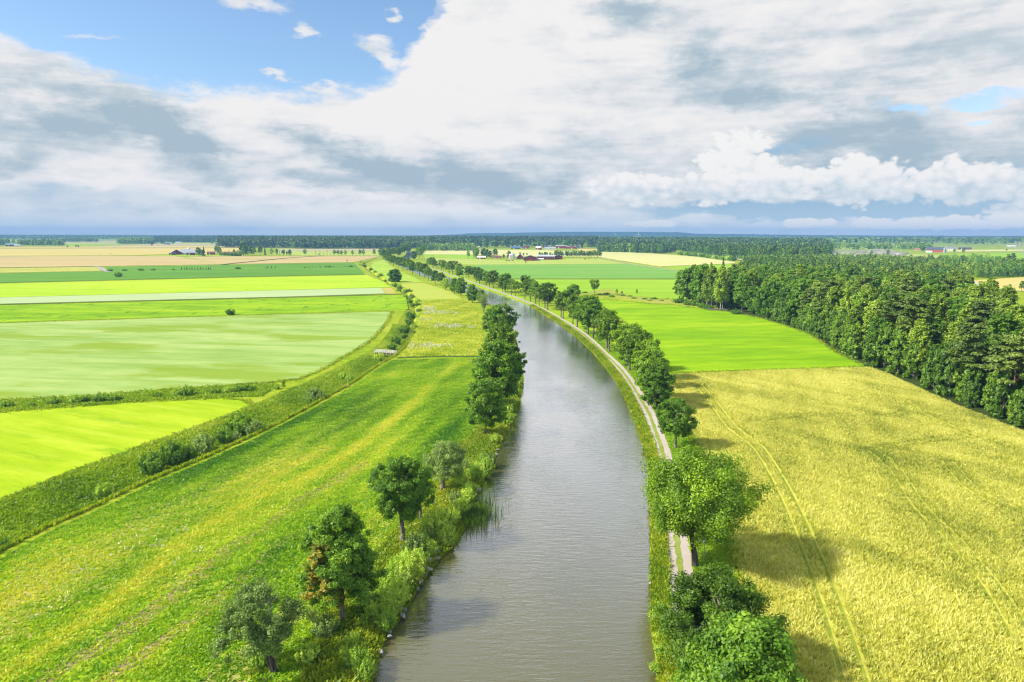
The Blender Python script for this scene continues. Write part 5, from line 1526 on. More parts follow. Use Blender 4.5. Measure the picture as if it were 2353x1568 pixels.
for i, (x, yb, yt, k) in enumerate([(945, 197, 145, 0), (990, 197, 140, 0), (1025, 196, 150, 0), (1062, 280, 246, 0), (1195, 275, 236, 0), (1230, 276, 236, 0), (1560, 392, 376, 0), (1735, 386, 368, 0)]):
    X, Y = zL(x, yb); T = zL(x, yt)[1]
    place('distant_tree', FARP[k], X, Y, f'dark round tree, {ORD[i + 1]} from the left out in the far barley', h_proto=14, yt=T, group='dark trees out in the far barley')
X, Y = zI(35, 232)
place('distant_tree', FARP[0], X, Y, 'solitary dark bush on the beige stubble left of the far farm', h_proto=14, yt=zI(0, 188)[1])
for i, (x, yb, yt) in enumerate([(200, 205, 130), (245, 206, 140), (395, 203, 138)]):
    X, Y = zI(x, yb)
    place('distant_tree', FARP[0], X, Y, f'round tree, {ORD[i + 1]} from the left by the small far farm with a pale roof', h_proto=14, yt=zI(0, yt)[1], group='trees by the small far farm')
# railway-side scrub and scrub strip in the green field
rs = np.random.default_rng(33)
for i in range(16):
    t = (i + .5) / 16
    X = 1556 + t * 130; Y = 584.5 + t * 15
    bush('railway_bush', X, Y + rs.uniform(-.5, .8), 7 + 3 * rs.random(), 1 + i % 2, f'green bush, {ORD[i + 1]} from the left on the railway embankment', 'bushes on the railway embankment', hz=.8)
for i in range(14):
    t = (i + rs.random()) / 14
    X = 1340 + t * 200; Y = 676 + t * 17 + rs.uniform(-4, 3)
    bush('scrub_bush', X, Y, 5 + 4 * rs.random(), i % 3, f'low scrub, {ORD[i + 1]} from the left in the rough strip between green fields', 'scrub in the rough strip', hz=.45)

# ------------------------------------------------------------------ buildings
def pm(name, col, rough=0.7, **k):
    return plain(name, col, rough, **k)


M = {'red': pm('falu_red_boards', (0.30, 0.035, 0.03)), 'darkred': pm('dark_red_boards', (0.17, 0.03, 0.03)), 'orange': pm('orange_red_boards', (0.48, 0.12, 0.06)), 'white': pm('white_paint', (0.80, 0.79, 0.76)), 'yellow': pm('yellow_boards', (0.80, 0.62, 0.04)),
     'cream': pm('cream_boards', (0.72, 0.62, 0.38)), 'brown': pm('brown_boards', (0.12, 0.05, 0.04)), 'greyw': pm('grey_boards', (0.42, 0.42, 0.42)), 'blue': pm('blue_sheet', (0.10, 0.20, 0.38)), 'dark': pm('dark_boards_and_shade', (0.05, 0.03, 0.03)),
     'tile': pm('red_tiles', (0.42, 0.16, 0.10)), 'btile': pm('brown_tiles', (0.22, 0.09, 0.07)), 'steel': pm('galvanised_roof', (0.52, 0.55, 0.57), .45), 'pale': pm('pale_sheet_roof', (0.78, 0.78, 0.78), .5), 'greyr': pm('grey_roof', (0.22, 0.24, 0.27)), 'slate': pm('dark_roof', (0.10, 0.12, 0.15)),
     'greenr': pm('green_roof', (0.30, 0.46, 0.40)), 'glass': pm('window_glass', (0.05, 0.06, 0.08), .15, spec=.6), 'silo': pm('silo_steel', (0.66, 0.68, 0.70), .35, metal=.5), 'greensilo': pm('green_silo', (0.05, 0.12, 0.08)), 'pinkw': pm('pink_plaster', (0.72, 0.45, 0.33))}


def building(name, x0, x1, yb, yt_eave, yt_ridge, wall, roof, label, cat='barn', depth=None, gable=False, windows=3, door=True, doorcol='white', rot=None, chimney=False, overhang=.5):
    """gabled house set out from where its foot spans x0..x1 in the photograph.
    gable: its gable end faces the viewer, else its long side"""
    xc = (x0 + x1) / 2
    p = at(xc, yb)
    w = (x1 - x0) * mpp(xc, yb)
    he = max(2.2, height_at(xc, yb, yt_eave)); hr = max(he + .6, height_at(xc, yb, yt_ridge))
    dp = depth or max(8.0, w * .5)
    az_ = math.atan2(p[0], p[1])
    o = empty(name, (p[0], p[1], 0), label, cat, None, (-az_ if rot is None else rot))
    k = w / 2
    wb = MB()
    e = 0.0
    if gable:
        v = [(-k, 0, 0), (k, 0, 0), (k, dp, 0), (-k, dp, 0), (-k, 0, he), (k, 0, he), (k, dp, he), (-k, dp, he), (0, 0, hr), (0, dp, hr)]
        wb.add(v, [(0, 1, 5, 4), (1, 2, 6, 5), (2, 3, 7, 6), (3, 0, 4, 7), (4, 5, 8), (6, 7, 9)])
        rf = MB(); g = overhang; sl = (hr - he) / k
        for s_ in (-1, 1):
            a = [(s_ * (k + g), -g, he - sl * g + .06), (0, -g, hr + .06), (0, dp + g, hr + .06), (s_ * (k + g), dp + g, he - sl * g + .06)]
            b_ = [(q[0], q[1], q[2] + .22) for q in a]
            rf.add(a + b_, [(0, 1, 2, 3), (4, 5, 6, 7), (0, 1, 5, 4), (1, 2, 6, 5), (2, 3, 7, 6), (3, 0, 4, 7)])
    else:
        v = [(-k, 0, 0), (k, 0, 0), (k, dp, 0), (-k, dp, 0), (-k, 0, he), (k, 0, he), (k, dp, he), (-k, dp, he), (-k, dp / 2, hr), (k, dp / 2, hr)]
        wb.add(v, [(0, 1, 5, 4), (1, 2, 6, 5), (2, 3, 7, 6), (3, 0, 4, 7), (5, 6, 9), (7, 4, 8)])
        rf = MB(); g = overhang; sl = (hr - he) / (dp / 2)
        for s_ in (0, 1):
            ye = -g if s_ == 0 else dp + g
            a = [(-k - g, ye, he - sl * g + .06), (k + g, ye, he - sl * g + .06), (k + g, dp / 2, hr + .06), (-k - g, dp / 2, hr + .06)]
            b_ = [(q[0], q[1], q[2] + .22) for q in a]
            rf.add(a + b_, [(0, 1, 2, 3), (4, 5, 6, 7), (0, 1, 5, 4), (1, 2, 6, 5), (2, 3, 7, 6), (3, 0, 4, 7)])
    obj('wall', wb.mesh('wall', M[wall]), o)
    r_ = obj('roof', rf.mesh('roof', M[roof]), o)
    if chimney:
        obj('chimney', MB().box(-.5, .5, dp * .4, dp * .4 + 1, hr - 1, hr + 1.4).mesh('chimney', M['tile']), r_)
    if door:
        dw = min(3.6, w * .16) if cat != 'house' else 1.1
        dh = min(he * .8, 3.4) if cat != 'house' else 2.1
        dx = -k * .45 if not gable else 0
        obj('door', MB().box(dx - dw / 2, dx + dw / 2, -.06, .04, 0, dh).mesh('door', M[doorcol]), o)
    for i in range(windows):
        wx = -k + (i + .5) * w / windows
        if door and abs(wx - (-k * .45 if not gable else 0)) < w * .13: wx += w * .16
        ww, wh = min(1.3, w / windows * .4), min(1.2, he * .35)
        z = he * .42
        f_ = obj('window', MB().box(wx - ww / 2 - .12, wx + ww / 2 + .12, -.07, .02, z - .12, z + wh + .12).mesh('window', M['white']), o)
        obj('pane', MB().box(wx - ww / 2, wx + ww / 2, -.10, -.05, z, z + wh).mesh('pane', M['glass']), f_)
    return o


def silo(name, x, yb, yt, r_px, mat, label, dome=True, domemat=None, n=20):
    p = at(x, yb); H = height_at(x, yb, yt); r = r_px * mpp(x, yb)
    o = empty(name, (p[0], p[1], 0), label, 'silo')
    hb = H - r * .7
    prof = []
    for i in range(int(hb / 1.1) + 1):
        z = min(hb, i * 1.1); prof += [(r, z), (r * .985, min(hb, z + .55))]
    obj('tank', MB().lathe([(0.01, 0)] + prof + [(r, hb)], n).mesh('tank', mat, False), o)
    obj('roof', MB().lathe([(r * 1.03, hb + .02), (r * .8, hb + r * .35), (r * .4, hb + r * .6), (0.05, H)], n).mesh('roof', domemat or mat), o)
    ld = MB(); ld.box(-.25, -.2, -r - .2, -r - .12, .3, hb); ld.box(.2, .25, -r - .2, -r - .12, .3, hb)
    for i in range(int(hb / .6)): ld.box(-.2, .2, -r - .19, -r - .14, .5 + i * .6, .55 + i * .6)
    obj('ladder', ld.mesh('ladder', M['greyw']), o)
    return o


def B(zf, name, x0, x1, yb, ye, yr, *a, **k):
    X0, Y = zf(x0, yb); X1 = zf(x1, yb)[0]
    return building(name, X0, X1, Y, zf(0, ye)[1], zf(0, yr)[1], *a, **k)


# farm with silver silos
B(zK, 'tool_shed', 42, 180, 368, 345, 322, 'darkred', 'pale', 'small dark red shed with a pale roof left of the yellow house', 'shed', windows=2)
B(zK, 'farmhouse', 278, 408, 358, 325, 276, 'cream', 'tile', 'cream farmhouse with a red tiled gable roof', 'house', gable=True, depth=12, chimney=True)
B(zK, 'house_wing', 330, 452, 365, 345, 320, 'cream', 'btile', 'low cream wing with a brown roof before the farmhouse', 'house', windows=3, depth=7)
B(zK, 'grain_shed', 545, 605, 360, 315, 285, 'orange', 'pale', 'narrow orange-red shed against the silver silos', 'shed', windows=1, gable=True)
for x, yt, r, l in ((612, 280, 32, 'left silver grain silo partly behind its neighbour'), (645, 268, 38, 'right and larger silver grain silo')):
    X, Y = zK(x, 376); silo('grain_silo', X, Y, zK(0, yt)[1], r * .2337 * .5745, M['silo'], l)
B(zK, 'machine_barn', 710, 832, 372, 345, 283, 'darkred', 'pale', 'red barn with a broad pale sheet roof right of the silos', 'barn', depth=22, gable=True, doorcol='dark')
B(zK, 'red_barn', 832, 1058, 402, 350, 312, 'darkred', 'greyr', 'large dark red barn with its gable towards the viewer', 'barn', depth=26, gable=True, windows=0, doorcol='red')
B(zK, 'long_barn', 1060, 1358, 382, 328, 304, 'darkred', 'steel', 'long low red barn with a light grey roof', 'barn', depth=20, windows=6, doorcol='red')
B(zK, 'open_barn', 1362, 1498, 376, 330, 302, 'darkred', 'greyr', 'red gabled barn with a wide dark opening', 'barn', depth=20, gable=True, windows=0, doorcol='dark')  # its dark door box stands in for shade inside the open doorway
B(zK, 'white_tent', 1066, 1172, 394, 376, 360, 'white', 'pale', 'white tarpaulin shelter before the long red barn', 'shelter', depth=6, windows=0, door=False)
# the farm beyond it
B(zK, 'small_house', 52, 110, 170, 158, 148, 'white', 'pale', 'small white cottage at the wood edge', 'house', windows=2)
B(zK, 'red_roofed_house', 156, 220, 166, 150, 131, 'pinkw', 'tile', 'cottage with a red tiled roof at the wood edge', 'house', windows=2, chimney=True)
B(zK, 'implement_shed', 620, 780, 196, 178, 156, 'dark', 'blue', 'long dark shed with a blue roof left of the far red barn', 'shed', windows=0, depth=14)
B(zK, 'red_barn', 816, 920, 192, 168, 139, 'red', 'pale', 'small red barn with a pale roof beside the white tower', 'barn', depth=16, gable=True, windows=0)
X, Y = zK(922, 165); silo('white_tower', X, Y, zK(0, 90)[1], 8 * .2337 * .5745 * 1.3, M['white'], 'tall thin white tower silo at the wood edge')
X, Y = zK(1110, 212); silo('red_tank', X, Y, zK(0, 158)[1], 30 * .2337 * .5745, M['red'], 'round dark red tank at the left of the far dairy', True, M['pale'])
B(zK, 'dairy_barn', 1040, 1135, 205, 178, 155, 'red', 'pale', 'red shed with a pale roof at the left end of the far dairy', 'barn', windows=0)
B(zK, 'dairy_barn', 1112, 1172, 168, 150, 130, 'orange', 'tile', 'orange-roofed building at the top left of the far dairy', 'barn', windows=0)
B(zK, 'dairy_barn', 1172, 1305, 180, 158, 132, 'greyw', 'greyr', 'grey-roofed long building in the middle of the far dairy', 'barn', windows=0)
B(zK, 'dairy_barn', 1190, 1382, 210, 180, 170, 'white', 'steel', 'long white front building of the far dairy', 'barn', windows=4, depth=16)
B(zK, 'dairy_barn', 1380, 1570, 190, 150, 140, 'red', 'steel', 'long red building with a light roof edge in the far dairy', 'barn', windows=0, depth=24)
B(zK, 'dairy_barn', 1558, 1748, 195, 168, 150, 'red', 'pale', 'wide red gabled hall at the right of the far dairy', 'barn', windows=0, depth=30, gable=True)
B(zK, 'dairy_barn', 1742, 1790, 192, 150, 140, 'blue', 'slate', 'narrow blue-grey building at the right end of the far dairy', 'barn', windows=0)
# old farm on the left
B(zI, 'old_barn', 372, 540, 384, 348, 295, 'darkred', 'steel', 'big dark red barn gable with a grey metal roof on the left farm', 'barn', depth=24, gable=True, windows=0, doorcol='dark')
B(zI, 'cow_house', 540, 762, 380, 352, 292, 'white', 'steel', 'white-walled cow house under a broad grey roof on the left farm', 'barn', windows=5, depth=18)
B(zI, 'red_outhouse', 634, 772, 392, 356, 346, 'darkred', 'greyr', 'low dark red outhouse before the green silo', 'shed', windows=0, depth=7)
B(zI, 'lean_to_shed', 334, 440, 388, 362, 354, 'dark', 'slate', 'dark lean-to shed at the left end of the left farm', 'shed', windows=0, depth=7)
X, Y = zI(668, 372); silo('green_silo', X, Y, zI(0, 262)[1], 29 * .2337 * .5745, M['greensilo'], 'dark green silo with a white domed top on the left farm', True, M['white'])
B(zI, 'red_barn', 985, 1115, 384, 352, 332, 'red', 'btile', 'long low red barn between the trees of the left farm', 'barn', windows=2)
B(zI, 'brown_roofed_house', 1228, 1412, 368, 354, 334, 'brown', 'tile', 'low brown house with a red roof behind the garden hedge', 'house', windows=3)
B(zI, 'yellow_house', 1455, 1562, 370, 338, 308, 'yellow', 'btile', 'bright yellow house with a dark brown roof', 'house', gable=True, windows=2, depth=9)
B(zI, 'far_house', 264, 350, 208, 190, 163, 'darkred', 'greenr', 'far red house with a pale green roof among round trees', 'house', windows=2)
B(zI, 'far_shed', 444, 530, 186, 176, 163, 'greyw', 'pale', 'far grey shed with a pale roof beside round trees', 'shed', windows=0)
B(zI, 'far_barn', 985, 1062, 148, 138, 118, 'red', 'tile', 'far pinkish red barn before the blue woods', 'barn', windows=0)
B(zI, 'far_house', 1046, 1076, 196, 188, 178, 'white', 'slate', 'tiny white house at the left of the pine wood', 'house', windows=1)
B(zL, 'far_barn', 104, 230, 258, 234, 206, 'darkred', 'greenr', 'dark red barn with a green roof at the left edge', 'barn', windows=2)
B(zL, 'far_shed', 232, 310, 258, 246, 230, 'darkred', 'pale', 'small dark red shed beside the green-roofed barn', 'shed', windows=0)
B(zL, 'greenhouse', 286, 345, 152, 132, 124, 'white', 'pale', 'far white hall at the left on the horizon', 'hall', windows=0)
B(zL, 'greenhouse', 352, 402, 152, 136, 126, 'white', 'pale', 'second smaller far white hall on the left horizon', 'hall', windows=0)
# farms on the right
B(zR, 'red_barn', 1343, 1502, 236, 208, 182, 'orange', 'slate', 'bright red barn with a dark blue roof on the right-hand farm', 'barn', windows=0, depth=22)
for x, l in ((1514, 'left of two pale grey silos by the bright red barn'), (1534, 'right of two pale grey silos by the bright red barn')):
    X, Y = zR(x, 240); silo('grain_silo', X, Y, zR(0, 187)[1], 9 * .3808 * .5745, M['silo'], l)
B(zR, 'white_shed', 1326, 1378, 240, 230, 221, 'white', 'pale', 'low white shed at the left foot of the bright red barn', 'shed', windows=0)
B(zR, 'farmhouse', 1542, 1630, 208, 195, 178, 'white', 'greyr', 'white farmhouse behind the pale silos', 'house', windows=3)
B(zR, 'red_barn', 1672, 1790, 208, 196, 184, 'darkred', 'slate', 'long dark red barn right of the white farmhouse', 'barn', windows=0)
B(zR, 'far_barn', 948, 1045, 164, 152, 142, 'pinkw', 'pale', 'far barn with a broad pale roof above the quarry', 'barn', windows=0)
B(zR, 'far_barn', 548, 600, 165, 155, 144, 'red', 'pale', 'small far red barn with a pale roof left above the quarry', 'barn', windows=0)
B(zR, 'far_shed', 1258, 1318, 172, 164, 155, 'greyw', 'pale', 'far pale-roofed shed between trees on the right', 'shed', windows=0)
B(zR, 'far_house', 1205, 1252, 216, 206, 194, 'pinkw', 'tile', 'orange-roofed house left of the bright red barn', 'house', windows=2)
B(zR, 'far_shed', 2178, 2256, 182, 172, 165, 'greyw', 'pale', 'far pale shed near the pylons at the right edge', 'shed', windows=0)


# ------------------------------------------------------------------ footbridge over the ditch
def footbridge():
    a, b2 = at(863, 812.5), at(909, 815.5)
    d = b2 - a; L = float(np.hypot(d[0], d[1])); ang = math.atan2(d[1], d[0])
    o = empty('footbridge', (a[0], a[1], 0.25), 'white-railed wooden footbridge across the ditch', 'footbridge', None, ang)
    w = 1.5
    dk = MB()
    n = int(L / .3)
    for i in range(n): dk.box(i * L / n, (i + .86) * L / n, -w / 2, w / 2, .02, .08)
    dk.box(0, L, -w / 2 + .1, -w / 2 + .3, -.25, .018); dk.box(0, L, w / 2 - .3, w / 2 - .1, -.25, .018)
    obj('deck', dk.mesh('deck', pm('deck_boards', (.16, .12, .09))), o)
    wp_ = pm('bridge_white', (.82, .78, .74))
    for s_ in (-1, 1):
        rl = MB(); y = s_ * (w / 2 + .06)
        for i in range(6):
            x = .1 + i * (L - .2) / 5
            rl.box(x - .07, x + .07, y - .05, y + .05, -.2, 1.25)
        for z in (.55, 1.05): rl.box(0, L, y - s_ * .052 - .04, y - s_ * .052 + .04, z, z + .13)
        obj('railing', rl.mesh('railing', wp_), o)
    ab = MB()
    for x in (0, L - .5): ab.box(x, x + .5, -w / 2, w / 2, -1.2, -.26)
    obj('abutment', ab.mesh('abutment', M['greyr']), o)


footbridge()

# life ring on its post, tree stump, fence posts, boardwalk
p = at(993, 1166)
o = empty('life_ring_post', (p[0], p[1], 0), 'white life ring hung on a short post above the left bank', 'life ring', None, 0.3)
obj('post', MB().box(-.05, .05, .08, .18, 0, 1.35).mesh('post', B_grey), o)
ringm = MB()
rv, rf_ = [], []
for i in range(24):
    for j in range(8):
        a, b2 = 2 * math.pi * i / 24, 2 * math.pi * j / 8
        r = .36 + .09 * math.cos(b2)
        rv.append((r * math.cos(a), .09 * math.sin(b2) - .02, 1.0 + r * math.sin(a)))
        rf_.append((i * 8 + j, i * 8 + (j + 1) % 8, ((i + 1) % 24) * 8 + (j + 1) % 8, ((i + 1) % 24) * 8 + j))
obj('ring', ringm.add(rv, rf_).mesh('ring', M['white'], True), o)
p = at(*z6(695, 1425))
o = empty('tree_stump', (p[0], p[1], 0), 'pale sawn tree stump below the old grey willow', 'stump')
obj('stump_side', MB().lathe([(.42, -.1), (.36, .15), (.33, .55)], 12).mesh('stump_side', B_dark), o)
obj('cut_face', MB().lathe([(.33, .55), (.15, .57), (.001, .565)], 12).mesh('cut_face', pm('sawn_wood', (.55, .42, .28))), o)
for (x, y), h, l in ((zF(385, 1405), 2.6, 'left of two thin pale poles by the track'), (zF(422, 1445), 2.8, 'right of two thin pale poles by the track'), (zF(500, 1375), 2.4, 'pale pole between the two stems of the great ash')):
    p = at(x, y)
    tag(obj('marker_pole', MB().tube([(0, 0, 0), (0, 0, h)], .05, 6).mesh('marker_pole', M['greyw']), None, (p[0], p[1], 0)), l, 'pole')
a, b2 = at(1606, 1213), at(1613, 1252)
o = empty('boardwalk', (a[0], a[1], 0.25), 'grey slatted wooden platform behind the stems of the great ash', 'platform', None, math.atan2(b2[1] - a[1], b2[0] - a[0]))
L = float(np.hypot(*(b2 - a)[:2])); sm = MB()
for i in range(18): sm.box(i * L / 18, (i + .7) * L / 18, -.55, .55, .1, .16)
obj('slats', sm.mesh('slats', M['pale']), o)
obj('beams', MB().box(0, L, -.45, -.35, -.25, .09).box(0, L, .35, .45, -.25, .09).mesh('beams', M['greyw']), o)
X, Y = zC(1690, 628)
p = at(X, Y)
tag(obj('white_post', MB().tube([(0, 0, 0), (0, 0, height_at(X, Y, zC(0, 562)[1]))], .16, 8).mesh('white_post', M['white']), None, (p[0], p[1], 0)), 'white channel marker post beside the track among the towpath trees', 'post')
X, Y = zE(468, 716)
p = at(X, Y)
tag(obj('white_post', MB().tube([(0, 0, 0), (0, 0, 1.6)], .1, 8).mesh('white_post', M['white']), None, (p[0], p[1], 0)), 'thin white stake in the pasture strip on the left', 'post')

# ------------------------------------------------------------------ railway masts, pylons, turbines
zT = zm(2500, 920, .255)
MT = [(812, 362, 318), (858, 375, 310), (940, 378, 338), (993, 385, 338), (1080, 385, 338), (1143, 392, 345), (1230, 400, 352), (1278, 415, 350), (1373, 425, 365), (1451, 432, 375), (1550, 440, 380), (1640, 452, 385), (1745, 465, 400), (1852, 470, 402)]
proto = None
for i, (x, yb, yt) in enumerate(MT):
    X, Y = zT(x, yb); p = at(X, Y); H = height_at(X, Y, zT(0, yt)[1])
    if proto is None:
        proto = (MB().tube([(0, 0, 0), (0, 0, 10)], [.2, .14], 6).mesh('mast', M['greyw']), MB().tube([(0, 0, 8.6), (2.9, 0, 9.2)], .07, 5).tube([(0, 0, 7.4), (2.8, 0, 7.6)], .06, 5).tube([(2.8, 0, 7.6), (2.9, 0, 9.2)], .04, 4).mesh('arm', M['greyw']))
    o = empty('railway_mast', (p[0], p[1], 0), f'grey railway mast, {ORD[i + 1]} from the left along the pale railway line', 'railway mast', 'railway masts', math.pi if i % 2 else 0, (1.6, 1, H / 10))
    obj('mast', proto[0], o); obj('arm', proto[1], o)


def pylon(x, yb, yt, label):
    p = at(x, yb); H = height_at(x, yb, yt); o = empty('pylon', (p[0], p[1], 0), label, 'pylon', 'power pylons at the right edge')
    t = MB(); w0, w1 = H * .11, H * .02
    for a in (-1, 1):
        for b3 in (-1, 1): t.tube([(a * w0, b3 * w0, 0), (a * w1, b3 * w1, H)], .18, 4)
    n = 7
    for i in range(n):
        z0, z1_ = H * i / n, H * (i + 1) / n
        q0, q1 = w0 + (w1 - w0) * i / n, w0 + (w1 - w0) * (i + 1) / n
        for s_ in (-1, 1):
            t.tube([(-q0, s_ * q0, z0), (q1, s_ * q1, z1_)], .1, 4); t.tube([(q0, s_ * q0, z0), (-q1, s_ * q1, z1_)], .1, 4)
            t.tube([(s_ * q0, -q0, z0), (s_ * q1, q1, z1_)], .1, 4); t.tube([(s_ * q0, q0, z0), (s_ * q1, -q1, z1_)], .1, 4)
    obj('tower', t.mesh('tower', M['greyw']), o)
    for z in (.72, .86, .97):
        obj('crossarm', MB().tube([(-H * .16, 0, H * z), (0, 0, H * z + .6), (H * .16, 0, H * z)], .16, 4).tube([(-H * .16, 0, H * z), (H * .16, 0, H * z)], .14, 4).mesh('crossarm', M['greyw']), o)


for x, yb, yt, l in ((zR(2262, 0)[0], zR(0, 215)[1], zR(0, 118)[1], 'leftmost of three lattice pylons at the right edge'), (zR(2300, 0)[0], zR(0, 222)[1], zR(0, 125)[1], 'middle of three lattice pylons at the right edge'), (zR(2338, 0)[0], zR(0, 262)[1], zR(0, 118)[1], 'rightmost and nearest of three lattice pylons')):
    pylon(x, yb, yt, l)
X, Y = zR(1791, 522); p = at(X, Y); H = height_at(X, Y, zR(0, 472)[1])
o = empty('power_pole', (p[0], p[1], 0), 'wooden power pole with a crossarm at the left end of the tan field', 'power pole')
obj('pole', MB().tube([(0, 0, 0), (0, 0, H)], [.22, .15], 6).mesh('pole', M['greyw']), o)
obj('crossarm', MB().box(-1.6, 1.6, -.17, -.01, H - .9, H - .6).mesh('crossarm', M['greyw']), o)


def turbine(x, ytip, yhub, dist, label, rot0):
    d = ray(x, yhub); h = math.hypot(d[0], d[1])
    P = np.array([d[0], d[1]]) / h * dist
    zh = CAM_H + d[2] / h * dist
    z0 = -1.0; r = (yhub - ytip) / F * dist * 1.02
    o = empty('wind_turbine', (P[0], P[1], 0), label, 'wind turbine', None, -math.atan2(P[0], P[1]))
    obj('tower', MB().tube([(0, 0, z0), (0, 0, zh)], [r * .06, r * .035], 10).mesh('tower', M['white']), o)
    obj('nacelle', MB().box(-r * .05, r * .05, -r * .06, r * .14, zh - r * .045, zh + r * .05).mesh('nacelle', M['white']), o)
    for k in range(3):
        a = rot0 + k * 2.094
        bl = MB()
        c, s_ = math.sin(a), math.cos(a)
        prof = [(0.03, .03), (.2, .075), (.5, .05), (1.0, .012)]
        v = []
        for q, w_ in prof:
            for t_ in (-1, 1):
                for y in (-.012, .012):
                    v.append((r * (q * c + t_ * w_ / 2 * s_), -r * .08 + r * y, zh + r * (q * s_ - t_ * w_ / 2 * c)))
        f = []
        for i in range(3):
            o_ = i * 4
            f += [(o_, o_ + 2, o_ + 6, o_ + 4), (o_ + 1, o_ + 5, o_ + 7, o_ + 3), (o_, o_ + 4, o_ + 5, o_ + 1), (o_ + 2, o_ + 3, o_ + 7, o_ + 6)]
        obj('blade', bl.add(v, f).mesh('blade', M['white']), o)


turbine(1467, 529.5, 538, 4200, 'white wind turbine standing before the blue plateau', 0.1)
turbine(1414, 533, 537.6, 5200, 'smaller second wind turbine left of the first before the plateau', 0.5)

# ------------------------------------------------------------------ cattle
def cow_mesh(name, mat):
    me = bpy.data.meshes.new(name)
    V = [(0, 0, 1.15), (-.7, 0, 1.2), (.65, 0, 1.15), (1.0, 0, 1.35), (1.3, 0, 1.25), (1.55, 0, 1.0), (-.95, 0, 1.15), (-1.05, 0, .7),
         (-.65, .25, .95), (-.72, .25, .5), (-.66, .25, .02), (-.65, -.25, .95), (-.72, -.25, .5), (-.66, -.25, .02), (.6, .22, .9), (.6, .22, .45), (.6, .22, .02), (.6, -.22, .9), (.6, -.22, .45), (.6, -.22, .02), (1.25, .2, 1.4), (1.25, -.2, 1.4)]
    E = [(0, 1), (0, 2), (2, 3), (3, 4), (4, 5), (1, 6), (6, 7), (1, 8), (8, 9), (9, 10), (1, 11), (11, 12), (12, 13), (2, 14), (14, 15), (15, 16), (2, 17), (17, 18), (18, 19), (4, 20), (4, 21)]
    RD = [.40, .36, .36, .2, .17, .11, .07, .03, .17, .08, .07, .17, .08, .07, .14, .08, .06, .14, .08, .06, .05, .05]
    me.from_pydata(V, E, [])
    o = bpy.data.objects.new(name, me)
    COL.objects.link(o)
    o.modifiers.new('skin', 'SKIN')
    for i, sv in enumerate(me.skin_vertices[0].data if me.skin_vertices else []):
        pass
    bm_ok = True
    bpy.context.view_layer.objects.active = o
    if not me.skin_vertices:
        bpy.ops.mesh.customdata_skin_add()
    for i, sv in enumerate(me.skin_vertices[0].data):
        sv.radius = (RD[i], RD[i]); sv.use_root = (i == 0)
    dg = bpy.context.evaluated_depsgraph_get()
    m2 = bpy.data.meshes.new_from_object(o.evaluated_get(dg))
    m2.name = name
    m2.materials.clear(); m2.materials.append(mat)
    bpy.data.objects.remove(o)
    return m2


cm_ = [cow_mesh('cow', pm('brown_hide', (.42, .26, .12))), cow_mesh('cow', pm('pale_hide', (.72, .66, .55))), cow_mesh('cow', pm('black_hide', (.03, .03, .03)))]
for x, y, k, l in ((1880, 384, 2, 'dark cow grazing left of the others behind the red barns'), (1903, 386, 0, 'brown cow beside the dark cow behind the red barns'), (1950, 381, 0, 'single brown cow between the pair and the pale cow'), (2058, 386, 1, 'pale cow grazing alone at the right of the paddock'), (543, 412, 2, 'black cow on the yellow-green ley below the silver silos'), (585, 410, 2, 'second black cow right of the first below the silos'), (645, 410, 2, 'third black cow nearest the scattered machinery')):
    p = at(*zK(x, y))
    o = obj('cow', cm_[k], None, (p[0], p[1], .12)); o.rotation_euler.z = random.uniform(-.6, .6) + (math.pi if x % 2 else 0); o.scale = (1.3, 1.3, 1.3)
    tag(o, l, 'cow', 'cattle grazing by the red farm')

# ------------------------------------------------------------------ quarry mound, plateau
QP = W([(1905, 581), (1925, 577.5), (1990, 576), (2080, 578.5), (2092, 584), (2060, 592), (2000, 597), (1930, 597)])
qn = 60
lo, hi = QP.min(0), QP.max(0)
gx, gy = np.meshgrid(np.linspace(lo[0], hi[0], qn), np.linspace(lo[1], hi[1], qn))
gp = np.stack([gx.ravel(), gy.ravel()], 1)
ins = inside(QP, gp)
dq = dist_line(gp, np.vstack([QP, QP[:1]]))
rq = np.random.default_rng(3)
zq = np.where(ins, np.clip(dq / 60, 0, 1) * 3.5 + rq.uniform(0, 2.6, len(gp)) + 2.5 * np.sin(gp[:, 0] * .05) * np.sin(gp[:, 1] * .04), -1.0)
idx = np.arange(qn * qn).reshape(qn, qn)
fq = np.stack([idx[:-1, :-1], idx[:-1, 1:], idx[1:, 1:], idx[1:, :-1]], -1).reshape(-1, 4)
structure('quarry_mound', raw_mesh('quarry_mound', np.column_stack([gp, zq]), [fq], field_mat('quarry_rubble', [(.22, .19, .17), (.36, .31, .28), (.60, .53, .46)], .02, .08, 0, (1, 1), patch=(.20, .32, .05), patch_sc=.012, patch_lim=(.44, .54), contrast=1.6, bump=.5)))

pl_mat = field_mat('plateau_woods', [(.03, .07, .03), (.045, .09, .035), (.06, .11, .04)], .002, .01, 0, (1, 1), bump=0)
PD = 8200.0
prof = [(985, 541.5), (1050, 539), (1080, 536.8), (1130, 535.6), (1180, 535.4), (1300, 533.4), (1420, 533.4), (1500, 533.6), (1560, 534.2), (1583, 535.5), (1600, 537.6), (1680, 538.2), (1760, 539.2), (1850, 540.4), (1960, 541.3), (2100, 541.8), (2353, 542.4), (2700, 543)]
v, f = [], []
sm_ = cr([(a, b2, 0) for a, b2 in prof], 12)
for i, (x, y, _) in enumerate(sm_):
    d = ray(x, y); h = math.hypot(d[0], d[1]); u = np.array([d[0], d[1]]) / h
    zt = CAM_H + d[2] / h * PD
    for dist, z in ((PD - 420, -2), (PD - 230, zt * .45), (PD - 60, zt * .92), (PD, zt), (PD + 500, zt * .9), (PD + 900, -2)):
        q = u * dist
        v.append((q[0], q[1], z + (rq.uniform(-2, 2) if 0 < z else 0)))
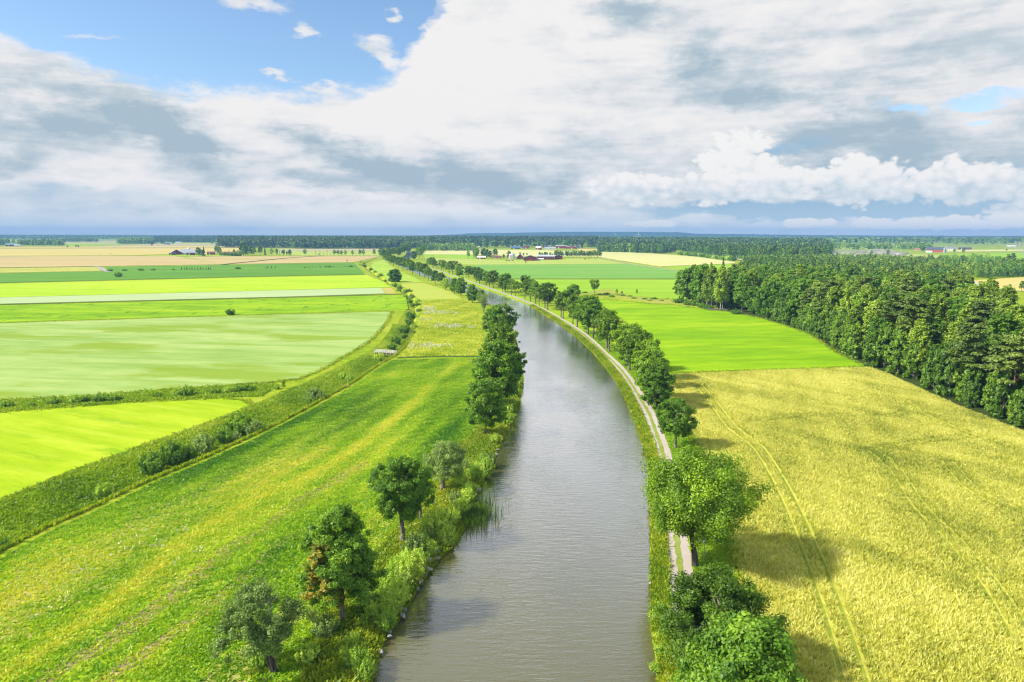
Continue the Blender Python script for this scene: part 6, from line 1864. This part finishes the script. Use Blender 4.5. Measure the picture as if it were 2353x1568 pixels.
n = len(sm_)
for i in range(n - 1):
    for k in range(5):
        f.append((i * 6 + k, (i + 1) * 6 + k, (i + 1) * 6 + k + 1, i * 6 + k + 1))
structure('plateau_hill', raw_mesh('plateau_hill', np.array(v), [np.array(f)], pl_mat, smooth=True))

# ------------------------------------------------------------------ standing crops and long grass, blade clumps
def blade_mesh(name, P, hgt, wid, k, mat, rng, lean=0.35, hvar=0.35, z0=0.0, wind=(0.15, 0.0), tone=None):
    """k leaning blades per clump"""
    n = len(P)
    H = hgt * rng.uniform(1 - hvar, 1 + hvar, (n, 1)) * rng.uniform(.8, 1.15, (n, k))
    a = rng.uniform(0, 6.28, (n, k))
    ba = rng.uniform(0, 6.28, (n, k))
    r = wid * .5 * rng.random((n, k))
    bx = P[:, 0, None] + r * np.cos(ba); by = P[:, 1, None] + r * np.sin(ba)
    w = wid * rng.uniform(.35, .65, (n, k)) * .5
    L = H * lean * rng.uniform(.2, 1, (n, k))
    la = rng.uniform(0, 6.28, (n, k))
    tx = bx + L * np.cos(la) + wind[0] * H; ty = by + L * np.sin(la) + wind[1] * H
    z = z0 if np.isscalar(z0) else z0[:, None] + np.zeros((n, k))
    z = np.zeros((n, k)) + z
    v = np.stack([np.stack([bx - w * np.cos(a), by - w * np.sin(a), z - .04], -1), np.stack([bx + w * np.cos(a), by + w * np.sin(a), z - .04], -1),
                  np.stack([tx + w * .55 * np.cos(a), ty + w * .55 * np.sin(a), z + H], -1), np.stack([tx - w * .55 * np.cos(a), ty - w * .55 * np.sin(a), z + H * .97], -1)], 2).reshape(-1, 3)
    t = np.clip((rng.normal(.5, .16, (n, 1)) if tone is None else tone[:, None]) + rng.normal(0, .1, (n, k)), 0, 1)
    f = np.arange(len(v)).reshape(-1, 4)
    o = obj(name, raw_mesh(name, v, [f], mat, tint=np.repeat(t.ravel(), 4)))
    return o


def vnoise(p, s, seed):
    r = np.random.default_rng(seed)
    out = np.zeros(len(p))
    for k in range(6):
        a = r.uniform(0, 6.28); f = s * r.uniform(.6, 1.8)
        out += np.sin(p[:, 0] * f * math.cos(a) + p[:, 1] * f * math.sin(a) + r.uniform(0, 6.28))
    return out / 3.0


def veg(name, dark, mid, light, trans=.35, var=0):
    return leaf_mat(name, dark, mid, light, trans, 0.0, (1.15, 1.1, .6), 1.0)


rt = np.random.default_rng(55)
V_wheat = veg('wheat_ears', (0.20, 0.28, 0.020), (0.72, 0.71, 0.12), (0.93, 0.88, 0.32), .4)
V_mead = veg('meadow_herbs', (0.08, 0.26, 0.002), (0.36, 0.60, 0.004), (0.78, 0.76, 0.07), .45)
V_verge = veg('verge_herbs', (0.14, 0.27, 0.005), (0.36, 0.49, 0.010), (0.66, 0.66, 0.06), .45)
V_slope = veg('slope_grass', (0.12, 0.25, 0.005), (0.33, 0.52, 0.010), (0.60, 0.66, 0.05), .45)
V_dry = veg('dry_grass', (0.40, 0.42, 0.06), (0.60, 0.53, 0.13), (0.76, 0.64, 0.25), .4)
V_green = veg('towpath_grass_blades', (0.16, 0.36, 0.003), (0.35, 0.57, 0.006), (0.55, 0.66, 0.02), .45)
V_rough = veg('rough_meadow', (0.26, 0.42, 0.008), (0.60, 0.68, 0.03), (0.88, 0.85, 0.22), .45)
V_flower = veg('white_umbels', (0.55, 0.58, 0.36), (0.72, 0.72, 0.52), (0.84, 0.83, 0.68), .1)
V_reed = veg('reed_blades', (0.07, 0.16, 0.02), (0.14, 0.26, 0.03), (0.24, 0.34, 0.05))

# tramlines of the tractor in the wheat
TL1 = cr(W([(1592, 884), (1619, 916), (1668, 983), (1723, 1014 + 12), (1770, 1100), (1811, 1189), (1860, 1316), (1905, 1450), (1945, 1600)]), 3)
TL2 = cr(W([(1960, 1600), (1925, 1500), (1880, 1380)]), 3)
z8 = zm(3000, 1400, .8483)
TRAMS = [TL1, offset(TL1, 2.1)]
for q in ([(540, 470), (640, 550), (760, 740), (900, 880), (1100, 1130), (1250, 1400)], [(1060, 405), (920, 415), (800, 432), (650, 455), (540, 470)], [(1292, 480), (1180, 440), (1060, 405), (760, 275), (650, 200), (530, 150)], [(1000, 380), (860, 330), (740, 240)], [(1292, 560), (1200, 520), (1150, 520)],
          [(0, 345), (60, 340), (300, 318), (480, 320)], [(900, 530), (1000, 650), (1140, 730), (1292, 790)], [(740, 240), (720, 290), (640, 318), (560, 300)]):
    c = cr(W([z8(*k) for k in q]), 3)
    TRAMS += [c, offset(c, 2.0)]
n_w = int(area(WHEAT) * 9)
P = scatter(WHEAT, 200000)
P = P[(P[:, 0] < P[:, 1] * .80 + 6) & (P[:, 1] > 52)]
dk = np.full(len(P), 1e9)
for i, t_ in enumerate(TRAMS):
    dk = np.minimum(dk, dist_line(P, t_[::2]) + (0.0 if i < 2 else .14))
tn = .50 + .11 * vnoise(P, .06, 1) + .10 * vnoise(P, .22, 2) + .08 * vnoise(P, .9, 3) + rt.normal(0, .13, len(P))
thin = (vnoise(P, .10, 8) > 1.05)
tn = tn - .22 * np.exp(-(dk / 1.0) ** 2)
keep = (dk > .50) & ~(thin & (rt.random(len(P)) < .35))
P, tn, dk = P[keep], tn[keep], dk[keep]
tag(blade_mesh('wheat_crop', P, .42, .26, 3, V_wheat, rt, 1.1, .3, .10, (.10, .03), np.clip(tn, 0, 1)), 'ripening yellow wheat filling the field right of the track', 'wheat', kind='stuff')

# the tractor's wheelings show as thin open lines of green undergrowth
M_tram = field_mat('wheeling_ground', [(0.22, 0.29, 0.02), (0.30, 0.35, 0.035), (0.42, 0.42, 0.07)], 0.1, 0.8, 0, (1, 1), bump=.5)
for i_, t_ in enumerate(TRAMS):
    ok_ = inside(WHEAT, t_)
    if ok_.sum() > 4:
        ribbon('tractor_wheeling', t_[ok_], .42, .106 + .0015 * i_, M_tram)

# ragged margins where field meets grass
FD = {q[0]: q[1] for q in FIELDS}
MP = []
for q in (FD['lime_field'], FD['pale_oat_field'], FD['bright_ley_field']):
    c_ = W(q); c_ = np.vstack([c_, c_[:1]])
    for a, b in zip(c_[:-1], c_[1:]):
        L_ = float(np.hypot(*(b - a))); d_ = float(np.hypot(*((a + b) / 2)))
        if d_ > 480 or abs((a + b)[0] / 2) > (a + b)[1] / 2 * .8 + 20: continue
        n_ = int(L_ * 7)
        MP.append(a + (b - a) * rt.random(n_)[:, None] + rt.normal(0, .55, (n_, 2)))
c_ = WHEAT_L[iw0:iw1]
n_ = 4500
ii = rt.integers(0, len(c_) - 1, n_); ff = rt.random(n_)[:, None]
MP.append(c_[ii] * (1 - ff) + c_[ii + 1] * ff + rt.normal(0, .45, (n_, 2)))
MP = np.concatenate(MP)
tn_ = .5 + .15 * vnoise(MP, .2, 31) + rt.normal(0, .14, len(MP))
tag(blade_mesh('margin_grass', MP, .42, .5, 3, V_verge, rt, 1.1, .5, 0.0, (0, 0), np.clip(tn_, 0, 1)), 'uneven grass along the margins of the nearer fields', 'grass', kind='stuff')

# the near meadow: herbs in drills along the ditch
dA = math.atan2(*(at(513, 1034) - at(102, 1217))[:2][::-1])
P = scatter(MEADOW, 210000)
P = P[(P[:, 1] > 48) & (P[:, 0] > -P[:, 1] * .80 - 6)]
al = P @ np.array([-math.sin(dA), math.cos(dA)])
bare_ = vnoise(np.column_stack([P @ np.array([math.cos(dA), math.sin(dA)]) * .35, al * 1.5]), .12, 4) + .5 * vnoise(P, .5, 5)
row_ = .5 + .5 * np.sin(al * 2 * math.pi / 1.15 + vnoise(P, .1, 6))
dd_ = dist_line(P, dr[dr[:, 1] < 260]) + 1.6 * vnoise(P, .07, 26)
gb = lambda c, w_: np.exp(-((dd_ - c) / w_) ** 2)
sparse = .62 * gb(14, 6.5) + .75 * gb(30, 2.2) + .45 * gb(35, 2.0) + .35 * gb(46, 4)
sparse = sparse * np.clip(1.15 - P[:, 1] / 260, .3, 1)
lush = gb(24.5, 2.2)
keep = rt.random(len(P)) < np.clip(1.05 - .35 * np.clip(bare_ - .25, 0, 2) - .25 * row_ - .80 * sparse, .08, 1)
P, bare_, al, sparse, lush, dd_ = P[keep], bare_[keep], al[keep], sparse[keep], lush[keep], dd_[keep]
Ps = np.column_stack([P @ np.array([math.cos(dA), math.sin(dA)]) * .22, al * 1.2])
tn = .42 + .17 * vnoise(Ps, .12, 7) + .15 * vnoise(Ps, .55, 8) + .07 * vnoise(P, .35, 28) + .08 * vnoise(P, 1.3, 27) + .10 * np.clip(bare_, -1, 1.5) + rt.normal(0, .12, len(P)) + .22 * sparse + .34 * lush - .22 * np.exp(-(dd_ / 4.5) ** 2)
hm = .34 * (1 - .3 * np.clip(bare_, 0, 1))
tag(blade_mesh('meadow_grass', P, .17, .36, 3, V_mead, rt, 2.0, .6, .06, (0, 0), np.clip(tn, 0, 1)), 'lush green herbs and grass covering the meadow by the canal', 'meadow grass', kind='stuff')

# flowering rough meadow further up
P = scatter(ROUGH, 42000)
tn = .52 + .16 * vnoise(P, .06, 9) + .12 * vnoise(P, .4, 10) + rt.normal(0, .14, len(P))
tag(blade_mesh('rough_meadow_grass', P, .34, .7, 3, V_rough, rt, 1.3, .5, .04, (0, 0), np.clip(tn, 0, 1)), 'tall yellowish meadow grass beside the upper ditch', 'meadow grass', kind='stuff')
P = scatter(ROUGH, 9000)
P = P[(vnoise(P, .16, 11) + .4 * vnoise(P, .9, 14)) > .75]
tag(blade_mesh('white_meadow_flowers', P, .95, .5, 2, V_flower, rt, .5, .25, .04, (0, 0)), 'white umbel flowers scattered over the upper meadow', 'wild flowers', kind='stuff')
wf = [z5(q[0], q[1]) for q in ((820, 650), (870, 675), (1000, 640), (1060, 650), (1090, 620), (900, 610), (730, 720), (530, 825), (555, 820), (500, 830), (1215, 755), (1220, 550), (980, 540), (430, 1010), (460, 1000), (190, 1110), (225, 1135), (360, 1080), (1120, 380), (1330, 680), (1240, 545), (1040, 660))]
P = np.concatenate([at(*q)[:2] + rt.normal(0, .5, (4, 2)) for q in wf])
tag(blade_mesh('white_meadow_flowers', P, .30, .36, 2, V_flower, rt, 1.6, .3, .05, (0, 0)), 'patches of white flowers in the near green meadow', 'wild flowers', kind='stuff')

# ditch slopes
sel = dr[:, 1] < 330
k2 = np.where(sel)[0]
top_, bot_ = ditch_top[k2], ditch_bot[k2]
n = 46000
wts = np.linalg.norm(np.gradient(dr[k2], axis=0), axis=1) / (1 + dr[k2][:, 1] / 300)
ii = rt.choice(len(k2) - 1, n, p=wts[:-1] / wts[:-1].sum())
ff = rt.random(n)[:, None]; ss_ = rt.uniform(-.28, 1, n)[:, None]
A = top_[ii] * (1 - ff) + top_[ii + 1] * ff; Bq = bot_[ii] * (1 - ff) + bot_[ii + 1] * ff
P = A * (1 - ss_) + Bq * ss_
zs = -1.7 * np.clip(ss_[:, 0], 0, 1)
tn = .50 + .14 * vnoise(P, .15, 12) + .1 * vnoise(P, .6, 13) + rt.normal(0, .13, n) + .08 * (ss_[:, 0] < .1)
tag(blade_mesh('ditch_grass', P, .32, .5, 3, V_slope, rt, 1.5, .5, zs, (0, 0), np.clip(tn, 0, 1)), 'olive grass on the long slope of the ditch', 'grass', kind='stuff')
n = 15000
ii = rt.choice(len(k2) - 1, n, p=wts[:-1] / wts[:-1].sum())
ff = rt.random(n)[:, None]; ss_ = rt.uniform(0.0, 1, n)[:, None]
drn = dr[k2]
A = drn[ii] * (1 - ff) + drn[ii + 1] * ff; Bq = bot_[ii] * (1 - ff) + bot_[ii + 1] * ff
P = A * (1 - ss_) + Bq * ss_
tag(blade_mesh('ditch_weeds', P, .6, .6, 3, V_verge, rt, .6, .4, -1.7 * ss_[:, 0], (0, 0)), 'green weeds on the steep inner side of the ditch', 'weeds', kind='stuff')
n = 9000
ii = rt.choice(len(k2) - 1, n, p=wts[:-1] / wts[:-1].sum())
ff = rt.random(n)[:, None]
A = drn[ii] * (1 - ff) + drn[ii + 1] * ff
P = A + rt.normal(0, .42, (n, 2))
keep = (vnoise(P, .07, 15) > .15) & (P[:, 1] < 190)
tag(blade_mesh('dry_grass_fringe', P[keep], .55, .42, 3, V_dry, rt, .6, .3, -.1, (0, 0)), 'straw-coloured dry grass along the lip of the ditch', 'grass', kind='stuff')

# left bank between meadow and water
LV = np.concatenate([mr, bank_l[int(np.argmin(np.hypot(*(lw - at(1200, 850, WZ)[:2]).T)))::-1]])
P = scatter(LV, 42000); P = P[P[:, 1] > 45]
tn = .48 + .18 * vnoise(P, .12, 16) + .12 * vnoise(P, .6, 17) + rt.normal(0, .14, len(P))
tag(blade_mesh('bank_grass', P, .38, .45, 3, V_verge, rt, 1.3, .5, 0.0, (0, 0), np.clip(tn, 0, 1)), 'tall yellow-green grass on the left canal bank', 'grass', kind='stuff')


def bank_strip(name, line, top, n, h, mat, label, ymax, zlo=-.68):
    s = np.where((line[:, 1] < ymax) & (line[:, 1] > 42))[0]
    s = s[s < len(line) - 1]
    w_ = np.linalg.norm(line[s + 1] - line[s], axis=1) / (1 + line[s, 1] / 180)
    ii = rt.choice(s, n, p=w_ / w_.sum()); ff = rt.random(n)[:, None]; t_ = rt.uniform(.06, 1.25, n)[:, None]
    P = (line[ii] * (1 - ff) + line[ii + 1] * ff) * (1 - t_) + (top[ii] * (1 - ff) + top[ii + 1] * ff) * t_
    tn = .5 + .16 * vnoise(P, .3, 18) + .1 * vnoise(P, 1.1, 19) + rt.normal(0, .13, n)
    z = np.clip(zlo * (1 - t_[:, 0]), -.7, 0)
    return tag(blade_mesh(name, P, h * .7, .45, 3, mat, rt, 1.2, .5, z, (0, 0), np.clip(tn, 0, 1)), label, 'grass', kind='stuff')


bank_strip('bank_grass', lw, bank_l, 16000, .6, V_verge, 'rank grass at the water edge of the left bank', 420)
bank_strip('bank_grass', rw, bank_r, 26000, .55, V_verge, 'yellow-green weeds along the stony right water edge', 420)
# towpath grass both sides of the track
RV = np.concatenate([bank_r[:len(bank_r)], offset(tk, 1.7)[::-1]])
s = np.where((tk[:, 1] < 300) & (tk[:, 1] > 44))[0]; s = s[s < len(tk) - 1]
w_ = np.linalg.norm(tk[s + 1] - tk[s], axis=1) / (1 + tk[s, 1] / 150)
n = 84000
ii = rt.choice(s, n, p=w_ / w_.sum()); ff = rt.random(n)[:, None]
side = rt.random(n) < .5
off = np.where(side, rt.uniform(1.62, 9.0, n), -rt.uniform(1.62, 7.1, n))
T0 = np.gradient(tk, axis=0); T0 /= np.linalg.norm(T0, axis=1, keepdims=True)
Nn = np.stack([-T0[:, 1], T0[:, 0]], 1)
P = tk[ii] * (1 - ff) + tk[ii + 1] * ff + Nn[ii] * off[:, None]
P = P[inside(np.concatenate([bank_r[6:kv], vr[::-1]]), P)]
tn = .52 + .14 * vnoise(P, .12, 20) + .1 * vnoise(P, .7, 21) + rt.normal(0, .12, len(P))
tag(blade_mesh('towpath_grass', P, .16, .4, 3, V_green, rt, 1.6, .5, .015, (0, 0), np.clip(tn, 0, 1)), 'bright short grass beside the gravel track', 'grass', kind='stuff')
# reeds standing out into the water
for q, nn, lab in (((1086, 1180), 700, 'reed bed reaching into the canal from the left bank'), ((1096, 1188), 300, 'thin outer reeds in the canal off the left bank')):
    P = at(*q, WZ)[:2] + rt.normal(0, 1, (nn, 2)) * np.array([1.5, 2.6])
    tag(blade_mesh('reeds', P, 1.3, .12, 2, V_reed, rt, .25, .25, WZ, (.05, 0)), lab, 'reeds', kind='stuff')
# hedge strip and rough strip grass
HS = np.array(list(W([(-300, 962), (0, 946), (293, 924.5), (513, 913.5), (600, 912), (640, 884), (528, 888), (337, 901.5), (205, 914), (0, 923), (-300, 935)])))
P = scatter(HS, 12000)
tag(blade_mesh('strip_grass', P, .4, .7, 3, V_slope, rt, 1.2, .5, 0, (0, 0)), 'rough olive grass in the strip between lime and pale fields', 'grass', kind='stuff')

# ------------------------------------------------------------------ bank stones, each its own
def stone_mesh(seed, mat):
    r = np.random.default_rng(seed)
    import bmesh
    bm = bmesh.new()
    bmesh.ops.create_icosphere(bm, subdivisions=2, radius=.5)
    ax = r.uniform(.6, 1.1, 3)
    pl_ = unit(r.normal(0, 1, (7, 3)))
    for v in bm.verts:
        c = np.array(v.co)
        for q in pl_:
            d_ = c @ q
            if d_ > .36: c = c - q * (d_ - .36)
        v.co = Vector(c * ax + r.normal(0, .012, 3))
    me = bpy.data.meshes.new('boulder')
    bm.to_mesh(me); bm.free()
    me.materials.append(mat)
    return me


M_stone = bark_mat('bank_stone', (.22, .20, .18), (.50, .47, .43), (3, 3, 3))
M_stone2 = bark_mat('bank_stone_pale', (.34, .31, .28), (.66, .62, .57), (3, 3, 3))
ST = [stone_mesh(i, M_stone) for i in range(4)]; ST2 = [stone_mesh(10 + i, M_stone2) for i in range(4)]
big = [(1450, 790, 1.5), (1420, 825, 1.2), (1400, 870, 1.2), (1465, 808, .8), (1440, 830, .8), (1395, 900, .7), (1350, 940, .9), (1340, 965, .8), (1370, 920, .7), (1310, 1020, .7), (1270, 1115, .8), (1255, 1145, .6), (1225, 1180, .8), (1175, 1270, .7), (1160, 1300, .6), (1690, 400, 1.1), (1670, 430, 1.0), (1655, 445, .8), (1700, 380, .8), (1830, 150, .9), (1810, 190, .9), (1850, 120, .8), (1795, 215, .7), (1845, 60, .8), (1870, 40, .7), (1560, 640, .7), (1575, 620, .6), (1090, 1330, .6), (1075, 1400, .6), (1240, 1150, .5)]
for x, y, s_ in big:
    p = at(*z6(x, y), -.5)
    o = obj('boulder', ST[random.randrange(4)], None, (p[0] + random.uniform(-.5, .45), p[1] + random.uniform(-.8, .8), -.45 + .15 * s_)); o.scale = (s_ * random.uniform(.9, 1.5), s_ * random.uniform(.8, 1.2), s_ * random.uniform(.7, 1.2)); o.rotation_euler = (random.uniform(-.3, .3), random.uniform(-.3, .3), rz())
    tag(o, 'grey rough boulder at the foot of the left bank', 'boulder', 'boulders along the left bank')
m_ = 0
for i in range(len(rw) - 1):
    y = rw[i, 1]
    if not 45 < y < 240: continue
    for _ in range(3 if y < 110 else 1):
        if rt.random() < (.2 if y < 90 else .35): continue
        t_ = rt.random(); q = rw[i] * (1 - t_) + rw[i + 1] * t_
        nrm_ = (bank_r[i] - rw[i]); q = q + nrm_ * rt.uniform(-.05, .75)
        s_ = rt.uniform(.3, .75)
        o = obj('boulder', ST2[random.randrange(4)], None, (q[0], q[1], -.62 + .25 * rt.random())); o.scale = (s_, s_ * .9, s_ * .75); o.rotation_euler = (random.uniform(-.3, .3), random.uniform(-.3, .3), rz())
        tag(o, 'pale stone of the rip-rap along the right bank', 'boulder', 'rip-rap stones along the right bank'); m_ += 1

# ------------------------------------------------------------------ the air
def build_haze():
    mb = MB()
    mb.box(-9000, 9000, -60, 9000, -3.2, HAZE_TOP)
    m = bpy.data.materials.new('haze_air')
    m.use_nodes = True
    m.node_tree.nodes.clear()
    N = NT(m.node_tree)
    pv = N.new('ShaderNodeVolumePrincipled')
    pv.inputs['Color'].default_value = HAZE_COL
    pv.inputs['Density'].default_value = HAZE_DENS
    pv.inputs['Density Attribute'].default_value = ''
    pv.inputs['Anisotropy'].default_value = 0.0
    o = N.new('ShaderNodeOutputMaterial')
    N.put(o.inputs['Volume'], pv.outputs[0])
    m.cycles.homogeneous_volume = True
    tag(obj('haze', mb.mesh('haze', m)), kind='stuff')


HAZE_TOP, HAZE_DENS, HAZE_COL = 120.0, 1.2e-4, (0.25, 0.52, 0.95, 1)
build_haze()
